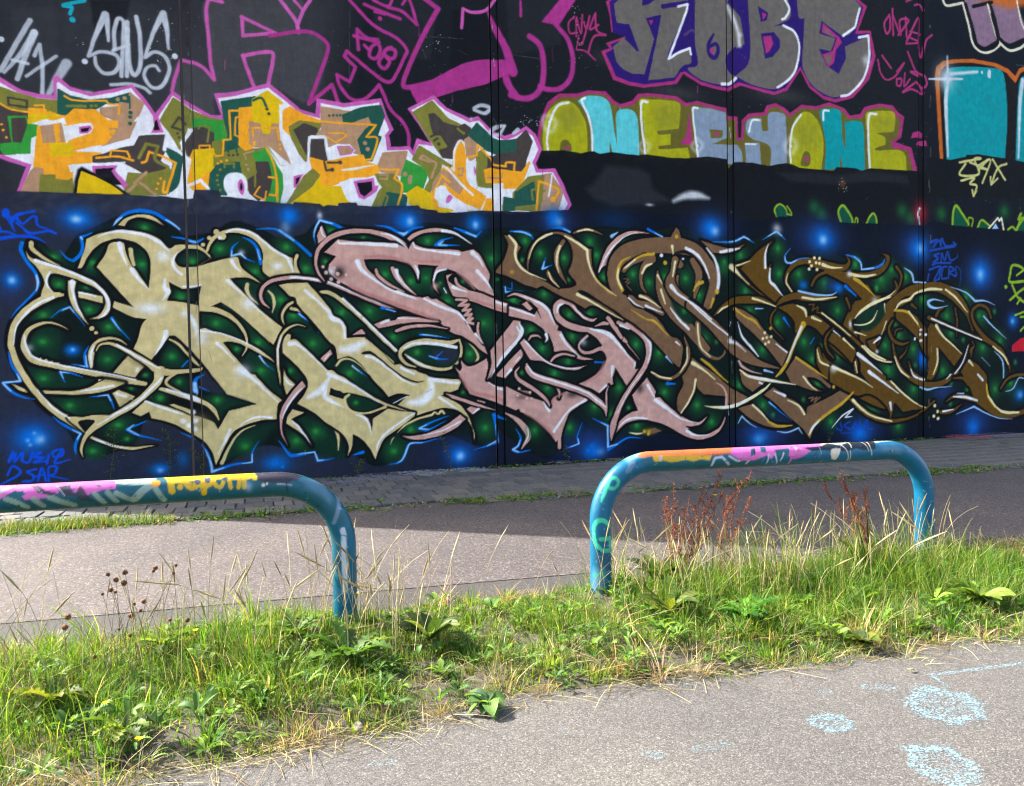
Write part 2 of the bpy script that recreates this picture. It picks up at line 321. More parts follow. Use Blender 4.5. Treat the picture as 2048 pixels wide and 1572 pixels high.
WALL_PAINT = """g;0;0;0;1;328.6;3.8;80;;pc-2386,6187 -410,6506 90,5096 -494,3624 -2476,3510
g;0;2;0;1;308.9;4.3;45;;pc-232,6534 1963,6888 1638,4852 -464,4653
g;0;3;0;1;879.4;7.7;50;;pc12864,8646 16063,9162 16101,3757 12863,3630
g;0;0;0;1;13.2;4.6;35;;pc1015,6602 1547,6686 1581,5327 982,5327
g;0;0;0;1;14;4.9;30;;pc2241,6794 3267,6955 3096,5998 2364,5975
g;0;1;0;1;22.3;5.2;40;;pc3453,6768 4000,6849 4057,5675 3392,5673
g;0;0;0;1;23.2;5.4;30;;pc4285,7115 5284,7271 5185,6493 4349,6231
g;0;0;0;1;18.8;6.6;25;;pc8557,4913 9410,4980 9515,4376 8656,4323
g;0;0;0;1;11.1;3.9;30;;pc-2139,5930 -1660,6062 -1629,5337 -2110,5217
g;0;1;0;1;17.5;4.1;50;;pc-1275,6182 -823,6252 -892,5867 -1233,5757
b;0;4;7265,5997,799,177,25
b;0;4;9419,6195,873,194,25
b;0;4;6331,6408,766,170,25
g;0;4;0;1;3.4;5.9;60;;lc6355,7360,6 6362,6610,6
g;0;4;0;1;3.4;6;60;;lc6557,7391,6 6562,6438,6
g;0;4;0;1;3.5;6;60;;lc6714,7376,6 6716,6817,6
g;0;4;0;1;3.5;6.2;50;;lc7133,6915,5 7189,6030,5
g;0;4;0;1;3.6;6.3;60;;lc7575,7508,7 8478,7479,7
g;0;4;0;1;2.8;4.8;50;;lc1958,6681,4 1915,5468,4
g;0;4;0;1;3.1;5.5;50;;lc4381,6236,5 4843,6235,5
g;0;4;0;1;2.9;5.1;50;;lc2954,6322,4 3599,6368,5
g;0;4;0;1;3;5.2;50;;lc3518,6197,4 3672,6144,5
n;0;5;-1476,5711,-1337,5595,6
n;0;5;-655,6088,-321,5500,30
n;0;5;3029,6382,3401,6109,13
n;0;5;5410,7137,5568,6156,20
n;0;5;4454,5344,4824,5191,22
n;0;5;6254,7344,8568,6101,68
n;0;4;-591,6287,15615,4553,440
g;1;6;0;1;8.2;3.9;85;;ls-1933,5835,59 -2088,5533,59 -2258,5197,58
g;1;6;0;1;8.3;4;85;;ls-1891,5691,83 -2046,5415,56 -2221,5175,36
g;1;6;0;1;8.3;4;85;;ls-1891,5691,83 -2001,5386,66 -2087,5112,56
g;1;6;0;1;8.2;3.9;85;;ls-2133,5334,39 -1973,5311,40
g;1;6;0;1;8.3;4;85;;ls-1900,5417,46 -1842,5557,46! -1819,5303,47 -1829,4965,47
g;1;6;0;1;8.2;3.9;85;;ls-1993,5158,40 -1666,5438,40
g;1;6;0;1;13.5;4;80;;ls-1557,5363,118 -1666,5162,94 -1767,4954,60
g;1;6;0;1;5.2;3.9;100;;lc-2239,5565,65
g;2;6;0;1;8.7;4.1;90;;ls-1086,5703,31 -1089,5885,59 -1109,6027,90! -1232,5738,51 -1313,5483,41! -1173,5556,45 -1009,5541,49 -971,5427,52 -1032,5319,52 -1148,5296,48 -1227,5377,45 -1240,5484,41
g;2;6;0;1;8.7;4.2;90;;ls-1015,5622,49 -1017,5822,49 -970,5993,49 -905,5966,49 -923,5653,49 -950,5283,49
g;2;6;0;1;8.7;4.2;90;;ls-1032,5592,42 -855,5689,42
g;2;6;0;1;8.8;4.2;90;;ls-863,5972,53 -887,5291,53
g;2;6;0;1;8.8;4.2;90;;ls-866,5880,53 -854,5442,53 -799,5310,53 -727,5457,53 -725,5826,53 -760,6051,53
g;2;6;0;1;9;4.3;90;;ls-392,5695,32 -406,5945,61 -443,6134,90! -562,5886,53 -674,5547,43! -552,5637,46 -433,5587,50 -390,5425,50 -479,5218,50 -600,5180,46 -689,5314,43 -644,5431,39 -557,5460,39 -508,5401,36
g;2;6;0;1;8.7;4.2;85;;ls-1070,5159,42 -870,5192,42 -702,5165,43 -628,5109,43
g;2;6;0;1;5.5;4.1;100;;lc-1356,5415,68
g;2;6;0;1;5.8;4.3;100;;lc-320,5611,72
b;2;6;-1335,5034,102,34,80
g;3;7;0;1;5.4;4.1;100;;ls-1336,6164,44 -1566,6075,44 -1480,6061,44 -1498,5978,44
g;3;7;0;1;5.4;4;100;;lc-1476,5910,68
g;4;2;0;1;18.4;4.4;60;;ps118,6435 85,5919 160,5368! -243,5574 -359,5167 146,4880! 172,5169 671,5302 880,5365 1358,5201 1587,5687 1614,5970 1460,6148 1246,6158 1257,6612
g;4;8;0;1;9.2;4.4;100;;ls108,6414,48 76,6240,48 94,5920,48 112,5581,48 151,5367,48! -15,5528,48 -243,5584,47! -319,5359,47 -368,5166,47!
g;4;8;0;1;6;4.5;100;;ls511,6237,45! 937,6085,46! 523,5989,45! 520,6239,45!
g;4;8;0;1;6;4.5;100;;ls516,5728,49! 741,5796,50 892,5816,50 898,5700,50 823,5359,50
g;4;8;0;1;6;4.5;100;;ls516,5728,49 584,5505,49 653,5320,50
g;4;8;0;1;5.9;4.4;100;;ls99,6413,48 278,6393,48
g;4;9;0;1;6.2;4.6;100;;ls1015,6536,50 1210,6291,51 1245,6138,51
g;4;9;0;1;6.3;4.7;100;;ls1413,6597,47 1311,6424,47 1248,6257,47
g;4;9;0;1;6.2;4.7;100;;ls1198,6564,39 1311,6443,39
g;4;10;0;1;6.1;4.6;100;;ls869,6037,50 1265,6151,51 1460,6148,51 1616,6050,52 1633,5932,52 1547,5682,52 1357,5181,51! 1682,5477,52! 1756,5244,52
g;5;10;0;1;6.5;4.8;100;;ls1933,6697,49 2274,6384,49 2607,6246,50 2753,6100,51 2729,6014,51 2551,5661,50 2444,5607,50 2258,5708,50 1895,5967,49! 1863,5892,49! 2012,5759,49! 1925,5546,49! 1755,5627,48! 1782,5489,48 1920,5323,49 2083,5310,49 2231,5418,50 2338,5553,50! 2398,5437,50 2499,5221,50 2665,5071,51 2748,4913,51 2755,4746,51
g;5;10;0;1;10.2;4.9;100;;ls2059,6009,49 2045,6290,49! 2187,6188,49 2332,6188,50
g;5;10;0;1;10.2;4.9;100;;ls2002,6193,49 2310,6144,50 2370,6050,50 2305,5918,50 2212,5947,49 2246,6074,49 2352,6149,50
g;5;10;0;1;10.3;4.9;100;;ls2143,6081,49 2203,6028,49
g;5;10;0;1;10.4;5;100;;ls2487,6085,54 2581,6067,54 2568,5962,54 2462,5949,54 2433,6037,54 2529,6101,54
g;5;10;0;1;10.4;5;100;;ls2411,5993,54 2345,5862,54 2417,5789,54 2493,5880,54 2473,5960,54
g;5;10;0;1;10.2;4.9;100;;ls2156,6651,45 2404,6587,46 2666,6522,46
g;5;10;0;1;6.6;4.9;100;;ls2299,6571,33 2445,6552,33
g;5;10;0;1;6.6;5;100;;lc2376,6484,62
g;5;10;0;1;6.6;4.9;100;;ls2282,6731,41 2490,6671,42 2555,6773,42
g;5;10;0;1;6.7;5;100;;ls2703,6734,42 2747,6803,42
g;5;10;0;1;6.7;5;100;;ls2489,6661,46 2700,6631,46 2912,6475,47! 2852,6695,47 2801,6832,46
g;6;10;0;1;10.7;5.1;100;;ls3029,6867,73 3235,6752,73! 3018,6365,73 2814,5941,72 2688,5594,72 2805,5566,72
g;6;10;0;1;6.8;5.1;100;;pc2763,5602 2893,5638 3113,5716 3565,5994 3795,6083 4026,6127 4309,6152 4352,5961 3926,5737 3512,5604 3152,5457 2887,5355 2835,5444
g;7;8;0;1;7;5.3;100;;ls3587,6529,48 3616,6810,48! 3763,6778,49 3971,6842,49 4137,7039,49
g;7;10;0;1;13.4;5.4;100;;ls4016,6805,54 4151,6544,104 4288,6302,127 4389,5987,160
g;7;10;0;1;13.6;5.4;100;;ls4258,5993,114 4302,5802,114 4441,5621,115
g;7;10;0;1;5.5;5.5;100;;ls4535,7057,41 4536,6839,41
g;7;10;0;1;11.6;5.6;100;;pc4874,6800 5202,7204 5479,7247 5170,6787
g;7;10;0;1;14.1;5.6;100;;ls5120,6791,80 5317,6595,81 5401,6313,81 5358,6015,81 5179,5825,81 4955,5789,80 4832,5819,79
g;7;10;0;1;13.9;5.5;100;;ls4675,6551,92 4843,6442,93 4900,6183,94 4878,5891,94 4781,5702,93 4585,5603,92 4346,5632,91
g;8;11;0;1;5.7;5.7;100;;ls5437,6960,29 5334,6844,29 5357,6701,29 5445,6714,29
g;8;11;0;1;5.7;5.7;100;;ls5470,6661,29 5474,6954,29 5547,6716,29 5577,7014,29
g;8;11;0;1;5.8;5.8;100;;ls5601,6905,29 5650,6799,29 5705,7011,29 5570,6561,29 5481,6572,29
g;8;11;0;1;5.8;5.8;100;;ls5809,7071,34 5702,6806,34 5858,6896,34
g;8;11;0;1;5.8;5.8;100;;ls5809,7049,34 5831,6801,34 5987,6755,34 5778,6703,34 5670,6439,34
g;8;11;0;1;5.8;5.7;100;;ls5466,6457,24 5619,6455,24 5798,6341,24
g;8;11;0;1;5.8;5.7;100;;ls5508,6688,19 5467,6480,19
g;9;11;0;1;7.9;5.9;100;;pc6153,7375 5995,7282 6032,7173 6057,7108 6092,6815 6331,6837 6331,6779 5985,6628 6049,6557 5904,6492 6108,6069 6400,6011 6671,6007 7298,6138 7428,6321 7771,6181 8093,6140 8331,6135 8574,6261 8942,6216 9160,6191 9286,6179 9573,6287 9866,6679 10061,6394 10392,6224 10661,6196 11074,6325 11460,6700 11621,7147 11498,7597 11200,7555 11412,8022 11150,8153
g;9;12;0;1;7.9;5.9;100;;pc6153,7375 6060,7280 6119,6819 6385,6868 6397,6777 6063,6616 6115,6554 5982,6468 6162,6134 6401,6074 6685,6060 7256,6188 7414,6384 7772,6234 8094,6194 8317,6195 8544,6315 8942,6266 9286,6235 9541,6335 9867,6743 10094,6436 10392,6289 10662,6259 11039,6387 11372,6717 11532,7136 11428,7534 11130,7487 11324,7995 11081,8142
g;10;13;0;1;3.4;5.9;100;;ps6139,7258! 6313,7400 6690,7459 7528,7589! 7512,7396 7164,6681 7120,6533! 7561,6757! 7587,6520 7429,6453 7256,6241! 6754,6134! 6915,6789 7003,7213! 6740,7128! 6874,6819! 6701,6221! 6403,6220 6191,6345 6115,6589! 6303,6752! 6583,6581! 6400,6974! 6187,6978!
g;10;12;0;1;5.9;5.9;100;;pc6121,6945 6414,6988 6591,6582 6543,6571 6331,6779 6119,6807
g;10;12;0;1;6.1;6;100;;pc6727,7126 7017,7227 6914,6765 6740,6109 6645,6098 6879,6808
g;10;11;0;1;6.1;6.1;100;;pc6781,7099 6864,7111 6821,7030
g;10;12;0;1;6.1;6.1;100;;ls7047,7361,72 7499,7489,73! 7569,7380,73 7262,6694,73! 7620,6837,74! 7659,6505,74! 7400,6377,73
g;10;5;0;1;6.2;6.2;100;;ls7341,7406,41 7527,7469,42! 7497,7346,42 7148,6531,41! 7346,6657,42 7561,6757,42! 7580,6659,42
g;10;12;0;1;6;6;100;;pc6663,7431 6937,7474 6771,7354 6661,7314
g;10;4;0;1;15.7;6.2;40;;ls7464,6959,37 7637,7055,37 7778,6810,37
g;11;13;0;1;6.3;6.3;100;;ps7672,7611! 7663,6866 7717,6512 7514,6415 7772,6266 8094,6230 8303,6242 8484,6387! 8335,6516 8292,6682 8459,6876! 8700,6734! 8678,7620! 8346,7594 8377,7721!
g;11;12;0;1;6.4;6.4;100;;ls8038,7051,37 7939,6880,69 7952,6712,80 8054,6664,75 8124,6783,70 8086,6899,59 7953,6833,53
g;11;11;0;1;8.6;6.4;100;;lc7997,6766,86
g;11;12;0;1;6.5;6.5;100;;pc8376,7599 8709,7637 8742,7284 8761,6717 8474,6853 8672,6978 8585,7410
g;11;12;0;1;6.5;6.5;100;;ls8474,6878,44 8301,6678,43 8365,6495,43 8530,6417,44
g;11;5;0;1;8.6;6.5;100;;ls8198,6242,54 8363,6274,54 8484,6374,55
g;11;5;0;1;32.4;6.5;80;;ls8346,7570,70 8522,7204,71 8565,6939,71
g;11;5;0;1;38.3;6.5;60;;ls8582,7114,55
g;12;13;0;1;6.6;6.6;100;;ps8740,7778! 8777,6744 8485,6411! 8819,6302 9286,6280 9542,6411 9769,6692 9853,7060 9741,7350 9485,7415! 9646,7565 9647,7717 9585,7909!
g;12;12;0;1;6.7;6.6;100;;pc8954,7662 9171,7570 9139,7441 9014,7398
g;12;12;0;1;6.7;6.7;100;;pc9012,7198 9294,7262 9420,7154 9419,7003 9259,6831 9102,6786
g;12;11;0;1;6.7;6.7;100;;pc9059,7155 9231,7191 9277,7059 9197,6923 9119,6875
g;12;11;0;1;6.7;6.7;100;;pc9046,7564 9140,7541 9061,7429
g;12;12;0;1;6.8;6.7;100;;pc9295,7363 9808,7614 9585,7909 9745,7934 9791,7612 9954,7597 9920,7401 9883,6732 9837,7134 9741,7376 9581,7442
g;12;5;0;1;6.8;6.8;100;;ls9536,7851,45 9631,7714,46 9550,7551,45 9470,7509,45
g;12;5;0;1;6.8;6.8;100;;ls9501,7405,45 9741,7325,46 9846,7085,46 9769,6692,46 9590,6467,46 9366,6325,45
g;13;13;0;1;6.9;6.9;100;;ps9794,7942! 9840,7593 9964,7599! 9934,7148 9916,6762 10094,6475 10392,6328 10662,6293 11005,6423 11319,6724 11479,7129 11463,7512! 11148,7474! 10906,7383! 11113,7596 11289,7990! 11081,8142!
g;13;12;0;1;7;7;100;;pc10298,7377 10349,7603 10820,7410 11463,7544 11463,7499 10888,7228 10911,7016 10739,6720 10462,6829 10290,7105 10564,7102 10667,7345
g;13;11;0;1;7;7;100;;pc10382,7569 10752,7375 10820,7293 10683,7144 10631,6903 10495,6802 10363,7019 10598,7107 10701,7350 10358,7406
g;13;13;0;1;7.1;7;100;;pc10415,7497 10633,7371 10599,7354 10398,7430
g;13;13;0;1;7.1;7.1;100;;pc10429,7007 10581,7039 10546,6866 10462,6881
g;13;5;0;1;7.3;7.3;100;;ls11236,7956,49 11131,7611,48! 10844,7414,48
g;13;5;0;1;7.3;7.3;100;;ls11217,7436,49 11445,7497,49! 11461,7087,49 11319,6697,49 11005,6396,48 10798,6326,48
b;13;5;11390,7037,122,152,60
g;14;11;0;1;7.5;5.6;100;;pc4838,4773 4769,4990 4810,5239 4951,5587 5152,5744 5455,5778 5661,5851 5973,5870 6129,5737 6235,5698 6450,5772 6560,5901 6834,5936 7309,5936 7479,5847 7681,5905 8090,5864 8299,5849 8327,5729 8508,5722 8520,5377 8581,5382 8599,5682 8753,5809 9063,5859 9127,5986 9316,6044 9507,5988 9634,5907 9895,6080 10191,6078 10526,6186 10866,6118 11003,6000 11247,6051 11353,6195 11708,6292 12033,6294 12179,6174 12326,6107 12252,5717 12105,5622 12512,5548 12661,5113 11313,4990 8379,4844
g;14;14;0;1;7.5;5.6;100;;pc4851,4774 4823,4995 4866,5244 5000,5548 5176,5690 5480,5724 5686,5803 5946,5814 6076,5697 6234,5644 6476,5705 6614,5855 6834,5884 7280,5881 7450,5789 7680,5852 8090,5807 8283,5786 8303,5677 8462,5668 8489,5324 8626,5337 8660,5638 8783,5757 9110,5808 9189,5942 9316,5981 9474,5934 9618,5834 9911,6023 10224,6025 10525,6129 10814,6073 10968,5938 11282,5988 11405,6142 11708,6233 11997,6231 12106,6112 12234,6057 12179,5738 11995,5599 12032,5507 12418,5485 12567,5106 11313,4990 8379,4844
g;14;11;0;1;6.3;6.3;100;;pc7357,5162 7473,5305 7535,5721 7600,5172
g;15;15;0;1;5.6;5.6;100;;ps4876,4798! 4868,5088 4948,5408 5125,5595 5326,5650 5502,5533 5626,5272 5632,4839!
g;16;14;0;1;5.7;5.7;100;;ps5149,4832! 5177,5004 5278,5040 5353,4952 5351,4849!
g;16;11;0;1;7.7;5.7;100;;lc5284,4923,67
g;16;16;0;1;71.2;5.7;50;;ps5173,5476 5401,5568 5525,5354 5293,5173 5169,5274
g;17;17;0;1;5.8;5.8;100;;ps5479,5667! 5660,5766 5919,5772 6049,5659 6122,5250 6166,5023! 6158,5532 6287,5626 6475,5611 6554,5455 6574,4905! 6090,4888! 6035,5080! 6024,4883! 5749,4871! 5717,5327 5604,5521
g;18;15;0;1;6.1;6;100;;ps6586,5787 6778,5831 7223,5855 7364,5799 7331,5412! 6909,5336! 6936,5280 7174,5314! 7172,5134! 6934,5089 6961,5044 7499,5115! 7554,4926! 6683,4891! 6649,5418
g;16;16;0;1;76.8;6.1;40;;ps6887,5748 7336,5796 7303,5457 6938,5375
g;19;18;0;1;6.3;6.3;100;;ps7579,5785! 7913,5808 8268,5772! 8318,5358! 7995,5219! 8504,5251! 8594,5135 8607,4912! 7713,4939!
g;16;14;0;1;6.4;6.4;100;;ps7938,5458! 8205,5471! 8174,5345 7966,5314!
g;16;11;0;1;6.5;6.5;100;;lc8085,5398,86
g;20;18;0;1;6.6;6.6;100;;ps8706,5668 8814,5728 9015,5743! 9029,5549 9155,5548! 9173,5852 9474,5883 9543,5776 9557,4961! 9197,4933! 9184,5286 8811,5378 8689,5492
g;20;18;0;1;6.6;6.6;100;;ps8662,5290! 8965,5329! 9008,4918! 8684,4918!
g;21;15;0;1;6.9;6.9;100;;ps9627,4941! 9631,5452 9730,5769 9927,5955 10124,5937 10289,5772 10387,5443 10334,4956!
g;16;14;0;1;7;6.9;100;;ps9871,5011 9922,5221 10021,5268 10086,5183 10052,5025
g;16;11;0;1;9.3;7;100;;lc10003,5125,93
g;22;19;0;1;7.1;7;100;;ps10307,5981 10357,6051 10729,6077 10796,5953 10829,5561 10897,5356! 10892,5870! 11142,5921 11316,5845 11356,5034! 10826,5020! 10776,5293! 10758,5014! 10401,4974! 10437,5395 10356,5778
g;23;15;0;1;7.4;7.3;100;;ps11370,6010 11458,6113 11997,6182 12106,6085 12069,5809! 11635,5742! 11850,5681 11850,5545! 11598,5456 11634,5419 12289,5461 12392,5085! 11490,5044! 11456,5484
g;16;16;0;1;123.8;7.4;35;;ps11600,6034 12033,6077 12032,5860 11671,5826
g;16;16;0;1;115.5;6.9;35;;ps9795,5724 10222,5765 10220,5376 9792,5339
g;16;5;0;1;7.6;5.7;100;;ls5313,5620,38 5124,5550,38 4996,5301,38 4941,5028,38 4951,4849,38
g;16;5;0;1;33;5.6;45;;ls5009,5381,71 5095,5289,71 5018,5147,71 4895,5202,70 4885,5357,70 5009,5381,71
g;16;5;0;1;7.7;5.8;100;;ls5608,5726,39 5543,5674,39 5655,5458,39 5715,5212,39 5724,4915,39
g;16;5;0;1;8.1;6.1;100;;ls6736,5784,41 6626,5767,40 6622,5415,41 6671,5067,41 6683,4926,41
g;16;5;0;1;40.7;6.1;50;;ls6673,5161,51 6768,5075,51 6670,4972,51 6576,5058,51 6673,5161,51
g;16;5;0;1;8.5;6.3;100;;ls7709,5787,37 7607,5764,37 7659,5274,37 7700,4986,37
g;16;5;0;1;37.1;6.3;50;;ls7688,5276,53 7789,5188,53 7700,5059,53 7586,5146,53 7688,5276,53
g;16;5;0;1;8.9;6.7;100;;ls8968,5714,39 8814,5691,39 8750,5497,39
g;16;5;0;1;8.8;6.6;100;;ls8672,5278,28 8887,5297,28
g;16;5;0;1;9.3;6.9;100;;ls9877,5899,41 9697,5663,40 9630,5325,40 9644,5044,40
g;16;5;0;1;51.7;6.9;50;;ls9647,5479,69 9776,5363,69 9645,5198,69 9518,5315,69 9647,5479,69
g;16;5;0;1;9.5;7.1;100;;ls10508,6036,42 10390,6016,41 10383,5859,41
g;16;5;0;1;9.9;7.4;100;;ls11636,6091,50 11458,6046,49 11439,5616,49 11473,5083,49
g;16;5;0;1;5.7;5.6;100;;lc4983,5293,42
g;16;5;0;1;6.1;6.1;100;;lc6672,5078,46
g;16;5;0;1;6.4;6.3;100;;lc7687,5162,48
g;16;5;0;1;6.9;6.9;100;;lc9640,5325,52
g;24;11;0;1;7.7;7.7;100;;pc12493,5725 12549,5841 12737,5886 12813,5824 12794,5753 12624,5751
g;24;11;0;1;7.7;7.7;100;;pc12624,5613 12681,5696 12889,5714 12908,5610 12737,5609
g;25;20;0;1;5.6;5.6;100;;pc4815,4833 5213,4876 5517,4856 5594,4881 5750,4906 5853,4876 6064,4921 6277,4916 6547,4910 6683,4938 6987,4928 7212,4922 7497,4941 7904,5003 8290,4991 8333,4841 8440,4953 8807,4972 9150,4942 9531,5023 9725,4999 9838,4962 10621,4970 10690,5043 11138,5057 11278,5020 11491,5084 12031,5098 12889,5131 12965,5142 12965,3940 4694,3555 4735,4497 4788,4679
g;25;0;0;1;48.6;5.8;55;;pc5585,4309 5742,4411 5955,4704 6544,4703 6762,4625 6814,4392 7203,4202 6104,4064 5738,4158
g;25;0;0;1;34.1;6.8;40;;pc9307,4840 10284,4913 10621,4886 11313,5017 12399,5017 12474,4857 11668,4855 10620,4728 9626,4710
g;25;0;0;1;39.5;7.9;35;;pc13157,4988 14349,4987 14763,4783 13157,4708
g;25;5;0;1;36.6;6.2;85;;ls7217,4215,52 7432,4312,116 7663,4339,133 7911,4306,38
b;25;5;6754,4126,102,35,70
b;25;21;10825,4741,90,120,40
n;25;5;10723,4893,10927,4563,13
g;26;21;0;1;10.6;7.9;100;;pc13254,5360 13118,6965 13156,7150 13349,7286 13662,7353 14139,7423 14794,7420 15129,7351 15342,7231 15448,7390 15684,7493 15696,5527
g;26;20;0;1;10.6;7.9;100;;pc13343,5367 13233,6923 13291,7111 13446,7228 13741,7293 14140,7343 14711,7343 15088,7259 15343,7085 15491,7308 15685,7405 15696,5527
g;27;19;0;1;8;7.9;100;;ps13429,5374! 13350,6881 13427,7114 13741,7217 14465,7298 14919,7296 15046,7080 15113,6387 15053,5549! 14144,5546!
g;27;19;0;1;8.5;8.5;100;;ps15351,5514! 15409,6711 15479,7174 15686,7287! 15696,5497!
g;27;6;0;1;11.4;8.5;100;;ls15445,5596,50 15482,6719,92 15557,7169,107
g;27;6;0;1;16.5;7.9;100;;ls13446,7382,33 13458,6894,66 13408,6496,99 13468,5462,47
g;27;6;0;1;19.9;7.9;100;;ls13544,7058,66 14261,7182,61
b;27;6;13407,6971,362,362,85
g;27;6;0;1;10.4;7.8;100;;ls12965,6892,32 13408,6944,59 13860,6997,34
g;27;6;0;1;5.5;8.2;100;;lc14391,7189,61
g;27;6;0;1;8.3;8.2;100;;ls14596,7228,89 14596,7142,89
g;27;20;0;1;7.8;7.8;100;;pc12908,5374 13312,5407 13547,5398 13923,5443 13963,5531 14307,5574 14802,5557 15138,5556 15653,5524 15701,4813 12908,4636
g;28;22;0;1;7.9;7.8;100;;ls13309,8462,52 13426,8346,53 13857,8462,53! 14017,8064,54 14159,7687,54 14464,7584,55 14731,7677,55 14917,7817,56! 15170,7720,56 15467,7803,57 15681,7949,57
g;28;23;0;1;10.7;8;100;;pc13897,8553 14542,8653 14833,7892 14463,7684 14219,7752 14037,8095
g;28;23;0;1;11;8.2;100;;pc14603,8662 15334,8776 15680,8155 15681,8066 15169,7851 14917,7904 14790,8289
g;28;21;0;1;66.7;8;90;;pc13857,8603 15676,8887 15677,8682 15166,8547 14706,8564 14297,8601
g;28;1;0;1;8.1;8.1;100;;ls14137,8434,67 14665,8600,69
g;28;22;0;1;8.2;8.2;100;;ls14542,8539,41 14792,7944,41 14917,7817,42
g;28;1;0;1;10.7;8;100;;ls13937,8446,80 14138,7996,81 14260,7700,81 14504,7661,82 14834,7849,83 14666,8357,82
g;28;1;0;1;11.1;8.3;100;;ls14917,7904,69 15169,7798,70 15681,8037,71
g;28;22;0;1;8.4;8.4;100;;ls15376,8753,42 15507,8335,42 15680,8125,43
g;29;11;0;1;7.5;7.5;100;;ls11964,7958,44 11837,7778,43 11891,7598,44 11982,7719,44 11964,7958,44
g;29;11;0;1;7.5;7.5;100;;ls12037,8076,44 12054,7594,44
g;29;11;0;1;7.5;7.5;100;;ls12055,7944,44 12237,7619,44 12219,7887,44 12440,7919,44 12182,7612,44
g;29;11;0;1;7.6;7.6;100;;ls12366,7963,44 12402,7588,44 12514,7712,45
g;29;11;0;1;7.6;7.6;100;;ls12384,7504,44 12701,8012,45 12700,7519,45 12775,7282,45 12889,7600,45 13041,7731,45
g;29;11;0;1;7.6;7.6;100;;ls12476,7721,38 12757,7705,39
g;29;11;0;1;7.6;7.6;100;;ls12384,7477,38 12700,7547,39 12495,7601,38
g;29;11;0;1;7.4;7.4;100;;ls11674,7087,37 11745,6855,37 11889,6751,37 12107,6844,38 12328,7116,38 12144,6930,38
g;29;11;0;1;7.4;7.4;100;;ls11782,7181,43 11998,6980,44
g;29;11;0;1;7.6;7.5;100;;ls12144,6795,44 12254,6808,44 12235,6683,44 12143,6686,44 12144,6795,44
g;29;11;0;1;7.6;7.6;100;;ls12346,6927,38 12327,6680,38 12476,6834,38
g;29;11;0;1;7.6;7.6;100;;ls12420,7332,44 12588,7039,45 12700,6915,45 12494,6973,45 12813,6956,45 12908,6802,45 12813,6708,45 12625,6797,45
g;29;11;0;1;7.7;7.7;100;;ls12587,6765,45 12290,6567,44 12513,6647,45 12813,6598,45 12738,6755,45
g;29;11;0;1;7.6;7.6;100;;ls12385,8264,38 12514,8325,38
g;29;11;0;1;7.7;7.6;100;;ls12589,8227,38 12738,8264,38 12832,8168,39
g;30;24;0;1;8.1;8;100;;ls13784,5374,50 14348,5491,51 14185,5464,51 14308,5186,51 13784,5133,50 13944,5359,51
g;30;24;0;1;8.1;8.1;100;;ls14064,5397,48 14554,5291,48
g;30;24;0;1;8.3;8.3;100;;ls14553,5479,48 14308,5272,48
g;30;24;0;1;8.2;8.2;100;;ls14307,5359,48 14636,5486,48 14411,5020,48
g;30;24;0;1;8.2;8.2;100;;ls14369,5306,48 14554,5291,48
g;30;24;0;1;8.3;8.3;100;;ls14698,5505,49 15055,5124,49
g;30;24;0;1;8.5;8.4;100;;ls15096,5450,49 14844,5342,49 14658,5009,49! 14637,5152,49
g;30;24;0;1;8.3;8.3;100;;ls14658,5003,42 14845,5138,42
g;30;24;0;1;8.1;8.1;100;;ls13824,5022,47 14186,5105,48 14065,4982,48 14248,4951,48 14167,4745,48! 14126,4857,48
g;30;24;0;1;8.2;8.2;100;;ls14167,4745,34 14248,4851,34
g;31;25;0;1;9.1;6.8;100;;ls9333,4077,40 9286,4202,40 9398,4298,40 9526,4216,40 9557,4115,40
g;31;26;0;1;9.1;6.8;100;;ps9333,4077 9334,4231 9414,4274 9525,4191 9557,4064
g;31;25;0;1;9.2;6.9;100;;ls9558,4269,34 9622,4196,35 9654,4121,35 9557,4141,35
b;32;27;10163,4292,176,176,90
b;32;27;10329,4171,177,177,90
b;32;27;12268,4347,191,191,90
b;32;27;12491,4222,193,193,90
b;32;27;13293,4350,198,198,90
b;32;27;15037,4492,211,211,90
g;33;26;0;1;9.6;7.2;100;;ps10753,4049! 10720,4259 10823,4358 10927,4271 11047,4118 11099,4014!
g;33;25;0;1;9.7;7.2;100;;ls10805,3999,48 10720,4233,48 10823,4358,48 10961,4246,49 11047,4118,49 11047,3998,49
g;33;25;0;1;9.8;7.3;100;;ls11099,4000,31 11135,4149,31 11177,4125,31 11169,4017,31
g;34;26;0;1;9.9;7.4;100;;ps11416,4057! 11541,4225 11648,4041!
g;34;25;0;1;9.9;7.4;100;;ls11388,4055,43 11452,4166,43 11541,4252,43 11613,4202,44 11648,4041,44
b;32;28;12736,4319,227,292,90
g;35;5;0;1;10.4;7.8;100;;ls12737,4403,78 12699,4289,84 12737,4124,39
g;35;1;0;1;7.8;7.8;100;;ls12756,4390,26 12718,4290,26
g;36;26;0;1;10.7;8;100;;ps13588,4125! 13627,4426 13706,4530 13866,4354 14027,4104!
g;36;25;0;1;10.7;8;100;;ls13588,4111,54 13607,4396,54 13686,4529,54 13826,4409,54 14027,4190,54
g;36;25;0;1;10.9;8.1;100;;ls14027,4162,34 14026,4305,34 14148,4283,34 14108,4137,34
g;37;26;0;1;11;8.2;100;;ps14270,4116! 14393,4267 14599,4132!
g;37;25;0;1;11;8.2;100;;ls14270,4116,48 14393,4282,48 14620,4177,49
g;38;22;0;1;8.3;8.3;100;;ls14599,4132,42! 14848,4350,42! 14891,4293,42! 14953,4355,42! 15018,4124,42!
g;38;29;0;1;8.4;8.3;100;;pc14682,4122 14786,4244 14870,4131
g;39;26;0;1;11.4;8.5;100;;ps15402,4127! 15573,4419 15702,4515 15705,4127!
